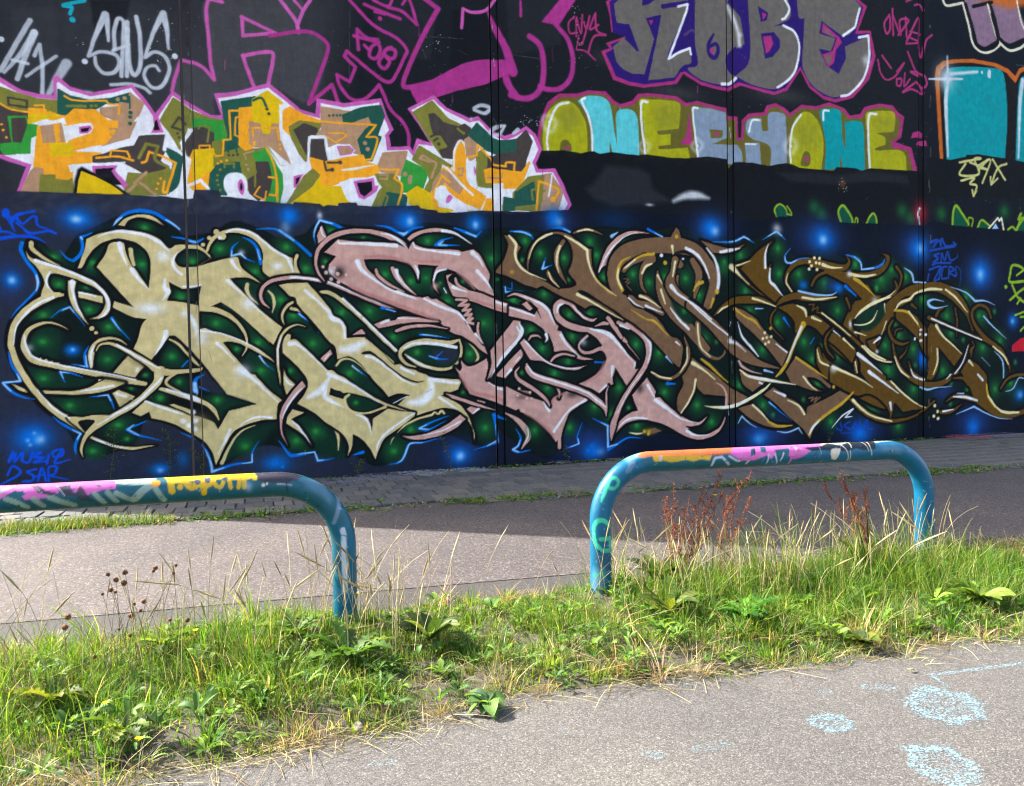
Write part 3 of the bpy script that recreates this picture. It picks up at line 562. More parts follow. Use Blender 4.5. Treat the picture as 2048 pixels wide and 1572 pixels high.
g;39;25;0;1;11.3;8.5;100;;ls15145,4130,50 15273,4195,50 15401,4142,50 15529,4476,50 15443,4352,50 15573,4389,50
g;39;25;0;1;11.4;8.5;100;;ls15401,4172,50 15703,4485,50
g;40;9;0;1;5.2;3.9;100;;pc-2313,5146 -2180,5058 -2045,4985 -1876,4960 -1708,4958 -1710,5175 -1668,5206 -1526,5089 -1303,5033 -1038,5117 -828,5191 -673,5011 -572,4854 -359,5167 -153,5030 93,4903 219,4911 140,5185 429,5246 673,5345 843,5400 1068,5239 1238,5099 1442,5051 1468,5269 1837,5243 2365,5367 2444,5132 2535,4945 2469,4855 2491,4692 2765,4730 2811,4667 2872,4851 3072,4805 2902,5053 2745,5263 3142,5499 3327,5339 3686,5219 3824,5261 4006,5095 4240,5008 4371,5064 4597,5191 4746,5088 4852,4863 4743,4631 4785,4556 5070,4585 5204,4362 5345,4042 5247,3900 -2368,3473 -2139,3751 -2032,4060 -2211,4107 -2346,4158
g;40;5;0;1;5.2;3.9;100;;pc-2315,5077 -2182,4996 -2047,4932 -1878,4903 -1675,4908 -1671,5108 -1652,5128 -1528,5035 -1304,4988 -1040,5068 -846,5145 -708,4979 -594,4806 -542,4811 -358,5101 -155,4973 91,4846 272,4858 189,5129 427,5188 671,5287 832,5340 1047,5188 1236,5040 1510,5002 1520,5209 1835,5182 2332,5302 2395,5107 2471,4932 2410,4850 2432,4635 2742,4672 2816,4584 2900,4769 3115,4756 2946,5057 2803,5248 3129,5434 3304,5294 3684,5155 3834,5198 4005,5019 4238,4942 4382,4999 4581,5117 4696,5050 4791,4858 4689,4649 4740,4497 5032,4523 5129,4357 5275,4049 5184,3896 -2278,3478 -2085,3755 -1974,4091 -2194,4156 -2343,4228
g;40;9;0;1;4.3;4.3;100;;pc-602,4805 -550,4847 -479,4621 -634,4597 -589,4694
g;40;20;0;1;4.3;4.3;100;;pc-582,4751 -557,4772 -521,4645 -599,4634
g;41;16;13.3;16;3.9;2.8;100;;pc-2318,4998 -2183,4961 -2047,4923 -1879,4889 -1667,4894 -1672,4742 -1853,4718 -1992,4718 -2145,4746 -2324,4806
g;41;30;13.3;30;3.9;2.8;100;;pc-2325,4779 -2145,4720 -1993,4700 -1982,4560 -2066,4340 -2147,4210 -2344,4193
g;41;31;13.4;31;3.9;2.8;100;;pc-2194,4645 -2010,4663 -1997,4576 -1897,4568 -1908,4460 -1979,4418 -1993,4231 -2254,4204 -2311,4301 -2158,4332 -2177,4471
g;41;30;13.4;30;3.9;2.8;100;;pc-2156,4622 -2026,4644 -2012,4574 -2081,4356 -2150,4359
g;41;32;0;1;3.9;3.9;100;;ls-2294,4809,23 -2160,4736,23 -1992,4727,23
g;41;30;0;1;3.9;3.9;100;;ls-2193,4881,26 -1996,4859,26! -1998,4779,26! -2189,4794,26! -2193,4881,26!
g;41;32;0;1;3.9;3.9;100;;lc-2272,4549,29
g;41;32;0;1;3.9;3.9;100;;lc-2257,4481,29
g;41;32;0;1;3.9;3.9;100;;lc-2225,4396,29
g;42;33;13.8;33;4;2.9;100;;pc-1655,5029 -1530,4963 -1306,4933 -1075,4986 -857,5074 -861,4926 -977,4950 -1143,4923 -1277,4828 -1488,4788 -1538,4729 -1665,4725
g;42;34;14.4;34;4.2;3;100;;pc-857,5074 -708,4965 -890,4518 -1192,4399 -1121,4588 -1018,4708 -1116,4753 -1197,4763 -1194,4854 -979,4886 -977,4941 -861,4935
g;42;32;13.6;32;4;2.8;100;;pc-1976,4764 -1820,4771 -1665,4716 -1586,4706 -1487,4806 -1261,4820 -1197,4763 -1117,4698 -1018,4708 -1021,4616 -1090,4518 -1159,4420 -1356,4367 -1584,4275 -1212,4288 -1296,4208 -1330,4169 -1556,4142 -1544,4026 -1535,3791 -1884,3768 -1860,4020 -1944,4067 -1881,4570 -1667,4644 -1823,4682 -1980,4613
g;42;34;13.6;34;4;2.8;100;;pc-1937,4049 -1859,4038 -1891,3768 -2085,3755 -1977,4011
g;42;16;13.7;16;4;2.9;100;;pc-1877,3965 -1736,3975 -1721,3941 -1546,3944 -1535,3791 -1891,3768
g;42;34;13.7;34;4;2.8;100;;pc-1850,4581 -1644,4628 -1611,4416 -1738,4387 -1833,4378
g;42;32;13.8;32;4;2.9;100;;pc-1708,4604 -1676,4616 -1667,4411 -1691,4400
g;42;35;13.8;35;20.1;2.9;70;;pc-1755,4359 -1533,4378 -1537,4243 -1759,4224
g;42;35;13.6;35;19.9;2.8;60;;pc-1962,4703 -1665,4716 -1824,4664 -1981,4595
g;42;5;0;1;4;4;100;;pc-1885,4587 -1602,4695 -1581,4616 -1637,4611 -1597,4597 -1444,4639 -1314,4661 -1284,4609 -1318,4533 -1563,4420 -1589,4373 -1636,4629 -1873,4570
g;42;9;0;1;4.1;4.1;100;;pc-1446,4597 -1319,4628 -1300,4589 -1351,4527 -1440,4511
g;42;20;0;1;4.1;4.1;100;;pc-1422,4578 -1329,4601 -1354,4548 -1419,4535
g;42;5;0;1;4.1;4.1;100;;pc-1487,4301 -1193,4372 -909,4461 -788,4546 -755,4549 -819,4376 -834,4421 -1028,4377 -1293,4318 -1471,4288
g;42;32;0;1;4.1;4;100;;ls-1594,4965,24 -1500,4921,24 -1126,4953,24! -1102,4919,24 -978,4914,24! -998,4802,24
g;42;16;0;1;4.1;4;100;;ls-1566,4842,34 -1405,4859,34
g;42;16;0;1;4.1;4.1;100;;lc-1373,4857,41
g;42;16;0;1;4.1;4.1;100;;lc-1300,4869,41
g;42;16;0;1;4.1;4.1;100;;lc-1251,4877,41
g;42;34;0;1;4.2;4.2;100;;lc-1001,4984,49
g;42;34;0;1;4.2;4.2;100;;lc-922,5008,49
g;42;16;0;1;5.4;4;100;;ls-1770,4883,20 -1774,4758,20
g;42;16;0;1;5.4;4;100;;ls-1699,4873,20 -1703,4765,20
g;42;32;0;1;4;4;100;;ls-1912,4815,23 -1818,4825,23! -1829,4735,23 -1899,4727,23!
g;42;33;0;1;4.2;4.2;100;;lc-859,4834,46
g;42;33;0;1;4.2;4.2;100;;lc-866,4778,46
g;42;33;0;1;4.2;4.2;100;;lc-871,4695,46
g;42;33;0;1;4.2;4.2;100;;ls-866,5036,21 -866,4889,21
g;42;34;0;1;4.2;4.2;100;;ls-1103,4608,21 -1021,4616,21! -1057,4521,21 -1097,4536,21!
g;42;32;0;1;4;4;100;;ls-1735,4002,24 -1560,4015,24! -1578,3951,24 -1713,3950,24!
g;42;30;14.1;30;4.1;2.9;100;;pc-1295,4235 -1196,4271 -995,4361 -826,4413 -763,4539 -454,4586 -477,4387 -542,4251 -424,4147 -478,4068 -701,4070 -934,4191 -1033,4202 -1297,4181
g;42;16;14.5;16;4.2;3;100;;pc-904,4064 -701,4061 -441,4146 -372,4113 -485,3823 -962,3792
g;42;33;14.8;33;4.3;3.1;100;;pc-476,4425 -261,4339 -333,3946 -450,3844 -369,4227
g;42;32;0;1;4.1;4.1;100;;ls-1263,4229,28 -1031,4266,28 -848,4230,28
g;42;32;0;1;4.2;4.2;100;;ls-1106,4269,24 -1095,4334,24! -912,4341,25! -889,4269,25
g;42;32;0;1;4.3;4.3;100;;ls-748,4212,32 -696,4238,32 -658,4357,32! -505,4310,32 -351,4238,33! -467,3853,33! -510,3859,32 -489,3992,32
g;42;16;0;1;4.3;4.2;100;;ls-780,4268,39 -690,4453,39! -553,4437,39! -593,4265,39 -440,4184,40! -477,4087,40
g;42;34;0;1;4.3;4.3;100;;ls-700,4089,36 -840,3949,35
g;42;34;0;1;4.3;4.3;100;;ls-772,3953,36 -606,3815,36
g;42;34;0;1;4.2;4.2;100;;ls-962,3792,35 -824,3931,35
g;42;32;0;1;4.3;4.3;100;;lc-534,4026,32
g;42;32;0;1;4.3;4.3;100;;lc-567,3958,32
g;42;32;0;1;4.3;4.3;100;;lc-586,3892,32
g;42;5;0;1;4.1;4.1;100;;pc-1581,4113 -1363,4148 -933,4210 -951,4153 -1299,4099 -1559,4033
g;42;9;0;1;4.1;4.1;100;;pc-1315,4125 -1026,4156 -1061,4089 -908,3916 -968,3866 -1088,4041 -1302,4026
g;42;20;0;1;4.1;4.1;100;;pc-1283,4091 -1072,4120 -1103,4077 -984,3911 -1075,3914 -1277,4027
g;42;1;0;1;13.6;4.1;100;;pc-1537,3737 -1515,3919 -1478,4067 -1429,4107 -1301,4044 -1107,3948 -895,3787
g;42;35;14;35;10.3;2.9;100;;pc-1492,3740 -1459,3923 -1431,4034 -1303,3989 -1109,3893 -971,3782
g;42;5;0;1;4.2;4.2;100;;pc-781,4787 -730,4801 -800,4720 -825,4727
g;43;33;15.3;33;4.9;3.2;100;;pc237,5085 656,5194 653,5076 467,5024 436,4627 273,4591 285,4656 261,4865
g;43;16;14.8;16;4.8;3.1;100;;pc-351,5063 -266,5020 -142,4929 62,4856 240,4842 275,4655 227,4375 108,4387 54,4593 -197,4736 -293,4426 -402,4624 -512,4768
g;43;31;15;31;4.8;3.1;100;;pc-126,4837 61,4824 230,4831 274,4613 212,4554 102,4544 87,4722 -128,4743
g;43;30;15;30;4.9;3.1;100;;pc-129,4701 -1,4724 116,4661 110,4450 -138,4397 -179,4321 -264,4397 -200,4611
g;43;16;15.2;16;4.9;3.2;100;;pc112,4545 253,4568 268,4400 108,4387
g;43;32;15.1;32;4.9;3.1;100;;pc-128,4419 90,4448 128,4388 124,4261 62,4151 75,3940 -142,3915 -218,3983 -180,4300
g;43;35;15.1;35;20.2;3.1;70;;pc-128,4419 110,4450 114,4239 42,4170 -139,4031
g;43;33;15.4;33;5;3.2;100;;pc273,4591 456,4629 471,4417 247,4377
g;43;16;15.3;16;4.9;3.2;100;;pc127,4367 473,4502 637,4495 804,4531 674,4348 668,4088 580,3910 500,3991 425,4242 224,4248 124,4240
g;43;33;15.2;33;4.9;3.2;100;;pc56,3960 71,4130 164,4254 427,4306 444,4179 281,4146 236,3973 253,3867 94,3878
g;43;32;15.5;32;5;3.2;100;;pc457,5023 631,5052 648,4904 596,4513 514,4485 444,4543
g;43;35;15.6;35;5;3.3;100;;pc630,5155 824,5288 999,5156 949,4869 865,4850 850,4708 704,4695 708,4835 626,4859
g;43;34;15.6;34;5;3.3;100;;pc585,4855 708,4835 725,4697 850,4708 875,4851 949,4858 954,4653 1105,4338 966,4295 805,4553 638,4538 578,4576
g;43;31;15.7;31;5.1;3.3;100;;pc615,4429 804,4520 924,4324 984,4198 980,4024 932,3802 764,3814 794,4141 778,4334 674,4315
g;43;30;15.7;30;5.1;3.3;100;;pc653,4324 799,4336 834,4100 787,3902 661,3829 560,3909 544,4080 670,4175
g;43;32;0;1;5.1;4.6;100;;ls783,4529,30 862,4363,30 908,4106,30 911,3823,30
g;43;32;0;1;5.1;4.6;100;;ls804,4142,26 909,4138,26! 892,3898,26! 808,3903,26!
g;43;32;0;1;5.1;4.6;100;;ls686,4003,23 611,3891,23! 744,3823,23! 768,3944,23!
g;43;33;0;1;5;4.6;100;;ls634,5149,34 738,5193,34 798,5091,34
g;43;30;0;1;5.1;4.6;100;;lc807,5054,42
g;43;30;0;1;5.1;4.6;100;;lc827,4991,42
g;43;32;0;1;4.9;4.5;100;;ls137,4368,27 228,4386,27! 243,4589,27! 334,4607,27! 324,4978,27! 456,4996,27
g;43;32;0;1;5;4.5;100;;ls426,4648,25 386,4665,25! 403,4901,25! 454,4917,25
g;43;32;0;1;5.1;4.6;100;;ls621,4676,25 614,4783,25! 937,4814,26! 950,4652,26
g;43;32;0;1;4.9;4.4;100;;ls-59,4425,22 -57,4488,22! 71,4499,23! 70,4436,23
g;43;33;0;1;5;4.5;100;;ls299,4434,23 291,4497,23! 402,4507,23! 401,4443,23
g;43;16;0;1;5;4.5;100;;ls243,4228,25 244,4271,25! 366,4291,25! 364,4237,25
g;43;16;0;1;5.1;4.6;100;;ls628,4172,25 624,3999,25
g;43;30;0;1;4.8;4.4;100;;ls-266,4667,28 -381,4698,28! -291,4831,28! -215,4755,28
g;43;16;0;1;4.9;4.4;100;;ls-61,4708,24 -40,4741,24! 78,4742,25! 43,4549,25
g;43;34;0;1;5;4.5;100;;ls520,4357,21 492,4429,21! 616,4472,21!
g;43;32;0;1;4.9;4.5;100;;lc164,4275,33
g;43;32;0;1;4.9;4.5;100;;lc205,4304,33
g;43;32;0;1;5;4.5;100;;lc276,4320,33
g;43;32;0;1;5.1;4.6;100;;lc629,4591,34
g;43;32;0;1;5.1;4.6;100;;lc628,4559,34
g;43;32;0;1;5.1;4.6;100;;lc959,4588,34
g;43;32;0;1;5.1;4.7;100;;lc968,4534,34
g;43;16;0;1;4.9;4.5;100;;lc192,4192,33
g;43;16;0;1;4.9;4.5;100;;lc156,4115,33
g;43;16;0;1;4.9;4.5;100;;lc148,4051,33
g;43;16;0;1;4.9;4.5;100;;lc161,3989,33
g;43;16;0;1;5;4.5;100;;lc185,3927,33
g;43;34;0;1;5;4.6;100;;lc525,4282,34
g;43;34;0;1;5;4.6;100;;lc543,4226,34
g;43;30;0;1;5;4.5;100;;lc304,4392,33
g;43;30;0;1;5;4.5;100;;lc359,4397,33
g;43;30;0;1;5;4.5;100;;lc414,4412,33
g;43;30;0;1;4.8;4.3;100;;lc-316,4621,32
g;43;30;0;1;4.8;4.3;100;;lc-298,4571,32
g;43;5;0;1;5;4.5;100;;ps363,4169 474,4150 532,4036 497,3883 374,3854 255,3910 228,4036 271,4135
g;43;9;0;1;5;4.5;100;;ps452,4090 490,3990 467,3881 417,3921 409,4027
g;43;20;0;1;5;4.5;100;;ps451,4041 463,3977 442,3933 431,3986
g;43;5;0;1;6.5;4.4;100;;lc-149,4689,44 -271,4501,44
g;43;5;0;1;6.4;4.3;100;;lc-441,4610,48 -476,4400,48
g;43;5;0;1;6.4;4.4;100;;ls-271,4501,40 -236,4358,40 -180,4300,40! -236,4024,40 -219,3962,40 -50,4037,41! 36,3938,41
g;43;5;0;1;6.4;4.3;100;;ls-444,4506,40 -266,4355,40
g;43;5;0;1;6.4;4.4;100;;ls-266,4022,48 -357,3849,48 -416,3834,48
g;43;5;0;1;6.8;4.6;100;;pc966,5131 1040,5139 1002,4896 1101,4600 1201,4346 1309,4355 1240,4173 1038,3831 953,3825 1001,4025 984,4198 924,4302 804,4531 966,4306 1104,4328 1016,4593 958,4827
g;43;9;0;1;5.2;4.7;100;;pc1128,4176 1258,4214 1171,4026 1129,4023
g;43;20;0;1;5.2;4.7;100;;pc1160,4150 1218,4172 1173,4070 1155,4068
g;44;5;0;1;4.6;4.6;100;;pc811,4556 967,4313 1218,4332 1320,4500 1102,4323
g;44;32;16;32;4.7;3.3;100;;pc1024,5047 1103,5105 1294,5016 1509,4957 1508,4917 1234,4930 1115,4839 1103,4739 1018,4810
g;44;16;16;16;4.7;3.3;100;;pc1096,4838 1234,4930 1508,4917 1466,4813 1345,4682 1298,4399 1223,4492 1130,4682
g;44;30;16.1;30;4.7;3.4;100;;pc1163,4804 1291,4896 1457,4852 1445,4751 1365,4714 1320,4480 1264,4595
g;44;34;16.4;34;4.8;3.4;100;;pc1534,5150 1834,5131 2182,5106 2241,4989 2115,4915 2008,4742 2107,4546 1621,4626 1584,4754 1465,4773 1526,4839
g;44;33;16.6;33;4.9;3.5;100;;pc1823,5069 2081,5197 2352,5257 2404,5128 2290,4829 2342,4813 2209,4482 2105,4474 2029,4743 2136,4896 2241,4989 2182,5106 1912,4987 1831,4989
g;44;32;0;1;4.8;4.7;100;;ls1371,4964,28 1749,4961,28 2283,4982,29! 2144,4805,29! 2299,4788,29 2209,4492,29! 2105,4474,29
g;44;32;0;1;4.8;4.8;100;;ls1625,4808,24 1807,4825,24! 1856,4789,24 1712,4685,24! 1604,4756,24!
g;44;33;0;1;4.8;4.8;100;;lc1631,5046,36
g;44;33;0;1;4.8;4.8;100;;lc1685,5057,36
g;44;33;0;1;4.8;4.8;100;;lc1736,5064,36
g;44;33;0;1;4.9;4.8;100;;lc1784,5071,36
g;44;34;0;1;4.9;4.9;100;;lc2121,4715,58
g;44;34;0;1;5;4.9;100;;lc2154,4632,58
g;44;30;16.3;30;4.8;3.4;100;;pc1369,4714 1563,4732 1588,4502 1575,4401 1362,4444
g;44;32;16.3;32;4.8;3.4;100;;pc1362,4440 1575,4401 1737,4454 2086,4534 2115,4444 2301,4407 2287,4272 1894,4222 1729,4129 1486,4032 1411,4207
g;44;35;16;35;6.3;3.3;100;;pc1011,3781 1308,4020 1452,4250 1487,4052 1829,4075 1885,3875 1520,3792
g;44;16;16.2;16;4.7;3.4;100;;pc1273,4177 1394,4286 1471,4212 1368,4064 1208,3933 1050,3804
g;44;30;0;1;4.8;4.8;100;;ls1546,4418,28 1572,4290,28! 1653,4302,28
g;44;30;0;1;4.8;4.8;100;;ls1595,4398,28 1756,4411,28
g;44;30;0;1;4.9;4.8;100;;lc1766,4416,57
g;44;30;0;1;4.8;4.8;100;;lc1657,4306,56
g;44;5;0;1;4.8;4.7;100;;pc1336,4731 1376,4755 1564,4772 1594,4745 1600,4604 1732,4666 1905,4681 1984,4597 1921,4530 1656,4437 1596,4443 1561,4621 1553,4721 1375,4705 1348,4443 1319,4460
g;44;9;0;1;4.8;4.8;100;;pc1721,4635 1904,4661 1968,4605 1922,4540 1768,4507
g;44;34;16.6;34;4.9;3.5;100;;pc1771,4609 1883,4629 1919,4595 1881,4557 1790,4544
g;44;5;0;1;4.9;4.9;100;;pc1764,4314 2020,4375 2291,4427 1999,4332 1794,4300
g;44;34;17.1;34;5;3.6;100;;pc2379,4589 2716,4642 2648,4298 2331,4337 2312,4418
g;44;31;17.4;31;5.1;3.6;100;;pc2717,4513 3030,4390 2925,4087 2611,4066 2649,4319
g;44;16;17.1;16;5;3.6;100;;pc2267,4280 2541,4301 2644,4110 2617,3857 2214,3833 2325,4068
g;44;5;0;1;4.9;4.9;100;;pc1749,4141 2016,4201 2256,4269 2285,4189 2347,4110 2282,4044 2091,3887 1865,3874 1787,4032
g;44;9;0;1;4.9;4.9;100;;pc1943,4165 2234,4237 2246,4124 2301,4128 2272,4043 2092,3918 2010,3944
g;44;20;0;1;4.9;4.9;100;;pc1994,4144 2202,4183 2209,4060 2093,3960 2036,3997
g;44;34;0;1;5.1;5.1;100;;lc2692,4322,68
g;44;34;0;1;5.1;5.1;100;;ls2766,4286,64 2754,4212,64
g;44;33;17.2;33;5;3.6;100;;pc2362,3842 2429,4033 2706,4009 2681,3861
g;44;16;0;1;5;5;100;;ls2319,3839,29 2386,3989,29 2428,3971,29 2383,3843,29
g;44;32;0;1;5;5;100;;ls2331,4358,29 2596,4378,30! 2530,4248,29! 2645,4152,30 2574,3875,30
g;44;34;0;1;5;5;100;;ls2319,4284,25 2435,4293,25! 2423,4230,25! 2328,4233,25!
g;44;35;17.4;35;21.3;3.6;90;;pc2707,4030 2861,4146 3078,4054 3140,3867 3385,3838 3183,3784 2855,3871
g;45;16;17.5;16;5.6;3.6;100;;pc2839,5215 3113,5401 3347,5173 3644,5061 3641,4942 3437,4711 3410,4615 3262,4614 3048,4888
g;45;30;17.7;30;5.7;3.7;100;;pc3067,5204 3140,5223 3272,5107 3519,5061 3607,5117 3694,5066 3628,4917 3438,4782 3410,4615 3262,4614 3145,4873
g;45;16;0;1;5.8;5.3;100;;ls3493,5047,34 3580,4989,34
g;45;16;0;1;5.8;5.3;100;;lc3587,4989,44
g;45;16;17.7;16;5.7;3.7;100;;pc3121,4895 3219,4903 3314,4771 3191,4726
g;45;30;0;1;5.7;5.2;100;;ls3085,4891,33 3146,4932,33
g;45;30;0;1;5.7;5.2;100;;ls3132,4837,33 3189,4877,33
g;45;30;0;1;5.7;5.2;100;;lc3204,4797,48
g;45;16;17.5;16;5.6;3.6;100;;pc2812,4543 2912,4736 3383,4495 3332,4444 3235,4507 3157,4266 3031,4070 2958,4066 3059,4259 3014,4419
g;45;34;0;1;5.7;5.2;100;;ls3065,4528,36 2909,4562,35! 2958,4613,36! 3162,4513,36! 3084,4296,36!
g;45;32;17.7;32;5.7;3.7;100;;pc3028,3930 3131,4194 3258,4438 3333,4467 3677,4208 3903,4080 3823,3871 3632,3860 3646,3944 3448,4050 3253,4203 3128,4077 3172,3821 3025,3813
g;45;34;17.8;34;5.7;3.7;100;;pc3107,4216 3245,4414 3355,4375 3577,4225 3499,4101 3279,4263 3104,4075
g;45;32;0;1;5.7;5.2;100;;ls3104,4075,33 3244,4343,34! 3353,4257,34!
g;45;5;0;1;5.8;5.2;100;;pc3216,4200 3302,4183 3337,4091 3447,3979 3320,3865 3199,3941 3114,4006 3142,4148
g;45;9;0;1;5.8;5.2;100;;ps3349,4068 3398,4035 3347,3961 3297,3947 3304,4018
g;45;32;18;32;5.8;3.8;100;;pc3420,4498 3437,4711 3514,4848 3589,4831 3636,4681 3596,4583 3603,4298 3726,4116 3527,4269 3454,4359
g;45;5;0;1;5.8;5.3;100;;ls3431,4428,32 3431,4664,31 3489,4834,32 3552,4875,32 3613,4797,32 3624,4692,32
g;45;5;0;1;5.8;5.2;100;;ls3259,4485,34 3332,4444,34 3527,4245,34 3713,4091,34
g;45;34;18.2;34;5.9;3.8;100;;pc3615,4892 3717,4961 3818,4911 3788,4670 3685,4602 3636,4681
g;45;34;0;1;5.8;5.3;100;;ls3494,4456,29 3569,4474,29! 3554,4366,29! 3492,4373,29!
g;45;33;18.2;33;5.9;3.8;100;;pc3667,4968 3797,5147 4049,4956 4165,4918 4441,4967 4437,4748 4148,4723 3943,4778 3792,4884
g;45;30;18.6;30;6;3.9;100;;pc4161,4725 4437,4772 4441,4967 4590,5114 4680,4964 4568,4661 4538,4475 3911,4476 3915,4680 4044,4667
g;45;16;18.3;16;5.9;3.8;100;;pc3788,4693 3892,4774 3940,4658 3924,4465 4013,4424 4009,4231 3791,4204
g;45;32;18.5;32;6;3.8;100;;pc3911,4464 4014,4496 4511,4473 4634,4642 4481,4251 4217,4221 4219,4318 3933,4298
g;45;32;0;1;5.9;5.3;100;;ls3661,4647,32 3788,4681,32! 3804,4838,32! 4017,4640,32! 4042,4570,32! 4249,4550,33! 4263,4612,33 4395,4622,33! 4379,4487,33
g;45;34;0;1;6;5.4;100;;ls3947,4359,27 4181,4376,28! 4182,4436,28
g;45;5;0;1;5.9;5.3;100;;pc3608,4512 3685,4590 3786,4586 3757,4405 3791,4216 4009,4195 4480,4234 4633,4568 4672,4473 4532,4144 4032,4076 3828,4159 3642,4325
g;45;9;0;1;5.9;5.3;100;;ps3747,4523 3771,4453 3756,4381 3738,4451
g;45;16;19.1;16;6.2;4;100;;pc4617,4407 4997,4485 4905,3921 4448,3919 4184,3891 4213,4027 4371,4061 4373,4158
g;45;33;18.9;33;6.1;3.9;100;;pc4400,4160 4696,4339 4731,4034 4396,3977
g;45;33;18.7;33;6;3.9;100;;pc4214,4075 4371,4061 4369,3914 4211,3893
g;45;34;19.3;34;6.2;4;100;;pc4915,4479 5002,4473 5186,4237 5098,3944 4824,3916
g;45;32;0;1;6.2;5.6;100;;ls4743,3924,36 4791,4371,36! 5117,4269,37 5060,4129,37
g;45;32;0;1;6.3;5.7;100;;lc5024,4102,89
g;45;16;0;1;6.2;5.6;100;;ls4678,4080,31 4667,4227,31! 4735,4244,31
g;45;16;0;1;6.2;5.6;100;;ls4826,4064,31 4843,4214,31! 4884,4229,31
g;45;5;0;1;6.3;5.7;100;;ls4950,4147,26 4995,4348,26 5011,4473,26
g;45;32;18.5;32;6;3.8;100;;pc3874,3874 3928,4033 4031,4040 4028,3883
g;45;5;0;1;5.9;5.3;100;;pc3620,3859 3634,3943 3823,3871 3929,4057 3848,3860
g;45;35;17.5;35;18.8;3.6;80;;pc2742,4052 2864,4152 3031,4070 3123,3842 2977,3822 2739,3912
g;46;6;0;1;11.1;5.3;90;;ls3757,5373,53 3874,5428,58 4012,5400,59 3918,5314,54 3757,5352,49
g;46;6;0;1;11.4;5.5;90;;ls4242,5161,41 4100,5126,68 4005,5030,54 4145,5021,54 4242,5161,41
b;46;6;3708,5206,31,44,80
g;46;6;0;1;7.3;5.5;90;;ls4383,5065,46 4456,5127,60
g;47;36;0;1;3.5;3.9;100;3,509,6737;pc-2417,3746 -2000,3762 -1515,3776 -1012,3790 -920,3815 -909,3790 -489,3798 -263,3780 -154,3800 -133,3912 168,3919 191,3841 429,3837 632,3816 942,3802 1113,3798 1127,3827 1476,3827 1516,3788 1578,3813 1722,3814 1723,3849 1974,3872 2002,3831 2207,3829 2532,3856 2871,3883 2915,3842 3148,3827 3178,3799 3469,3816 3823,3866 4142,3876 4551,3885 4971,3932 5315,3959 5843,3958 6762,3986 7733,4015 8341,4015 8371,3965 8970,3980 9403,4081 9845,4106 10297,4068 10997,4050 11624,4073 12222,4085 12863,4089 13020,4212 13525,4142 14349,4124 15206,4106 15947,4111 15985,-1555 -2544,-53
b;47;37;-1857,3239,630,344,10
b;47;37;-672,3549,673,367,10
b;47;37;936,3571,733,399,10
b;47;37;2026,3699,774,422,10
b;47;37;3198,3691,820,447,10
b;47;37;4799,3776,883,482,10
b;47;37;6203,3850,940,513,10
b;47;37;7931,3858,1012,552,10
b;47;37;10067,3788,1104,602,10
b;47;37;12220,3699,1200,654,10
b;47;37;14352,3092,1299,708,10
b;47;37;-2099,716,687,343,13
b;47;37;-1455,367,714,357,13
b;47;37;-592,248,749,374,13
b;47;37;587,240,797,398,13
b;47;37;1663,244,842,421,13
b;47;37;2974,314,898,449,13
b;47;37;3750,233,932,466,13
b;47;37;5341,263,1002,501,13
b;47;37;7000,259,1077,538,13
b;47;37;8938,250,1166,583,13
b;47;37;11221,234,1275,637,13
b;47;37;13941,210,1409,704,13
b;47;38;-2103,593,343,171,18
b;47;38;849,258,404,202,18
b;47;38;3513,247,460,230,18
b;47;38;5607,329,506,253,18
b;47;38;9046,333,585,292,18
b;47;38;11222,280,637,318,18
b;47;38;14220,298,711,355,18
b;47;38;-1525,3440,350,175,18
b;47;38;6111,3845,511,255,18
b;47;38;10295,3709,608,304,18
b;47;37;-2245,2676,506,674,12
b;47;37;-2311,1460,507,676,12
b;47;37;15360,2506,1103,1470,12
b;47;37;15224,462,1104,1473,12
g;48;39;17;1;2.3;17;100;;ps-2101,3082 -1924,3151 -1700,2944 -1499,3231 -1279,3360 -997,3513 -759,3596 -555,3556 -371,3366 -283,3286 78,3348 350,3507 717,3405 929,3300 1263,3383 1470,3565 1882,3530 2597,3502 3045,3625 3737,3556 4137,3606 4629,3599 5136,3561 5839,3705 6664,3688 7238,3782 7729,3697 8234,3636 8755,3642 9183,3748 9729,3402 10409,3534 11354,3249 11969,3502 12603,3030 13527,3043 14353,2695 14925,2199 15220,1384 15815,1168 15819,649 15078,345 14079,704 13261,416 11963,372 10981,319 10509,523 10046,179 9375,389 8514,427 7691,293 7002,410 6526,431 5967,215 5349,724 4992,164 4735,139 4322,394 3999,624 3753,347 3285,536 2751,458 2229,139 1806,343 1153,380 771,518 465,486 42,275 -95,689 -331,793 -791,936 -970,621 -1474,495 -1680,827 -1989,1145 -2186,1452 -2285,1808 -2275,2106 -2094,2357 -1901,2550 -1897,2673 -2033,2920
b;47;37;-1512,3445,376,262,80
b;47;38;-1490,3458,217,159,100
b;47;29;-1512,3451,85,62,100
b;47;37;-2258,2686,241,329,70
b;47;38;-2227,2674,131,142,90
b;47;29;-2227,2674,54,60,90
b;47;38;-1606,1819,125,102,100
b;47;29;-1601,1825,34,32,70
b;47;37;-2073,782,481,336,90
b;47;38;-2064,745,257,213,100
b;47;29;-1991,717,78,78,80
b;47;29;-2051,799,33,33,60
b;47;29;-2122,712,33,33,60
b;47;29;-2098,656,33,33,60
b;47;38;-650,267,158,109,90
b;47;38;-377,379,110,160,50
b;47;29;-650,248,54,42,70
b;47;37;881,3639,519,181,70
b;47;38;1061,3635,170,170,100
b;47;29;1005,3473,91,117,50
b;47;5;1467,3658,53,80,70
b;47;38;793,256,223,144,80
b;47;38;881,199,31,31,100
g;48;40;0;1;44.7;4;90;;ps-1925,3101 -1802,3046 -1637,2908 -1510,2851 -1555,2789 -1764,2891
g;48;40;0;1;46.3;4.1;90;;ps-1285,3103 -1185,3156 -1293,2858 -1373,2733 -1456,2853
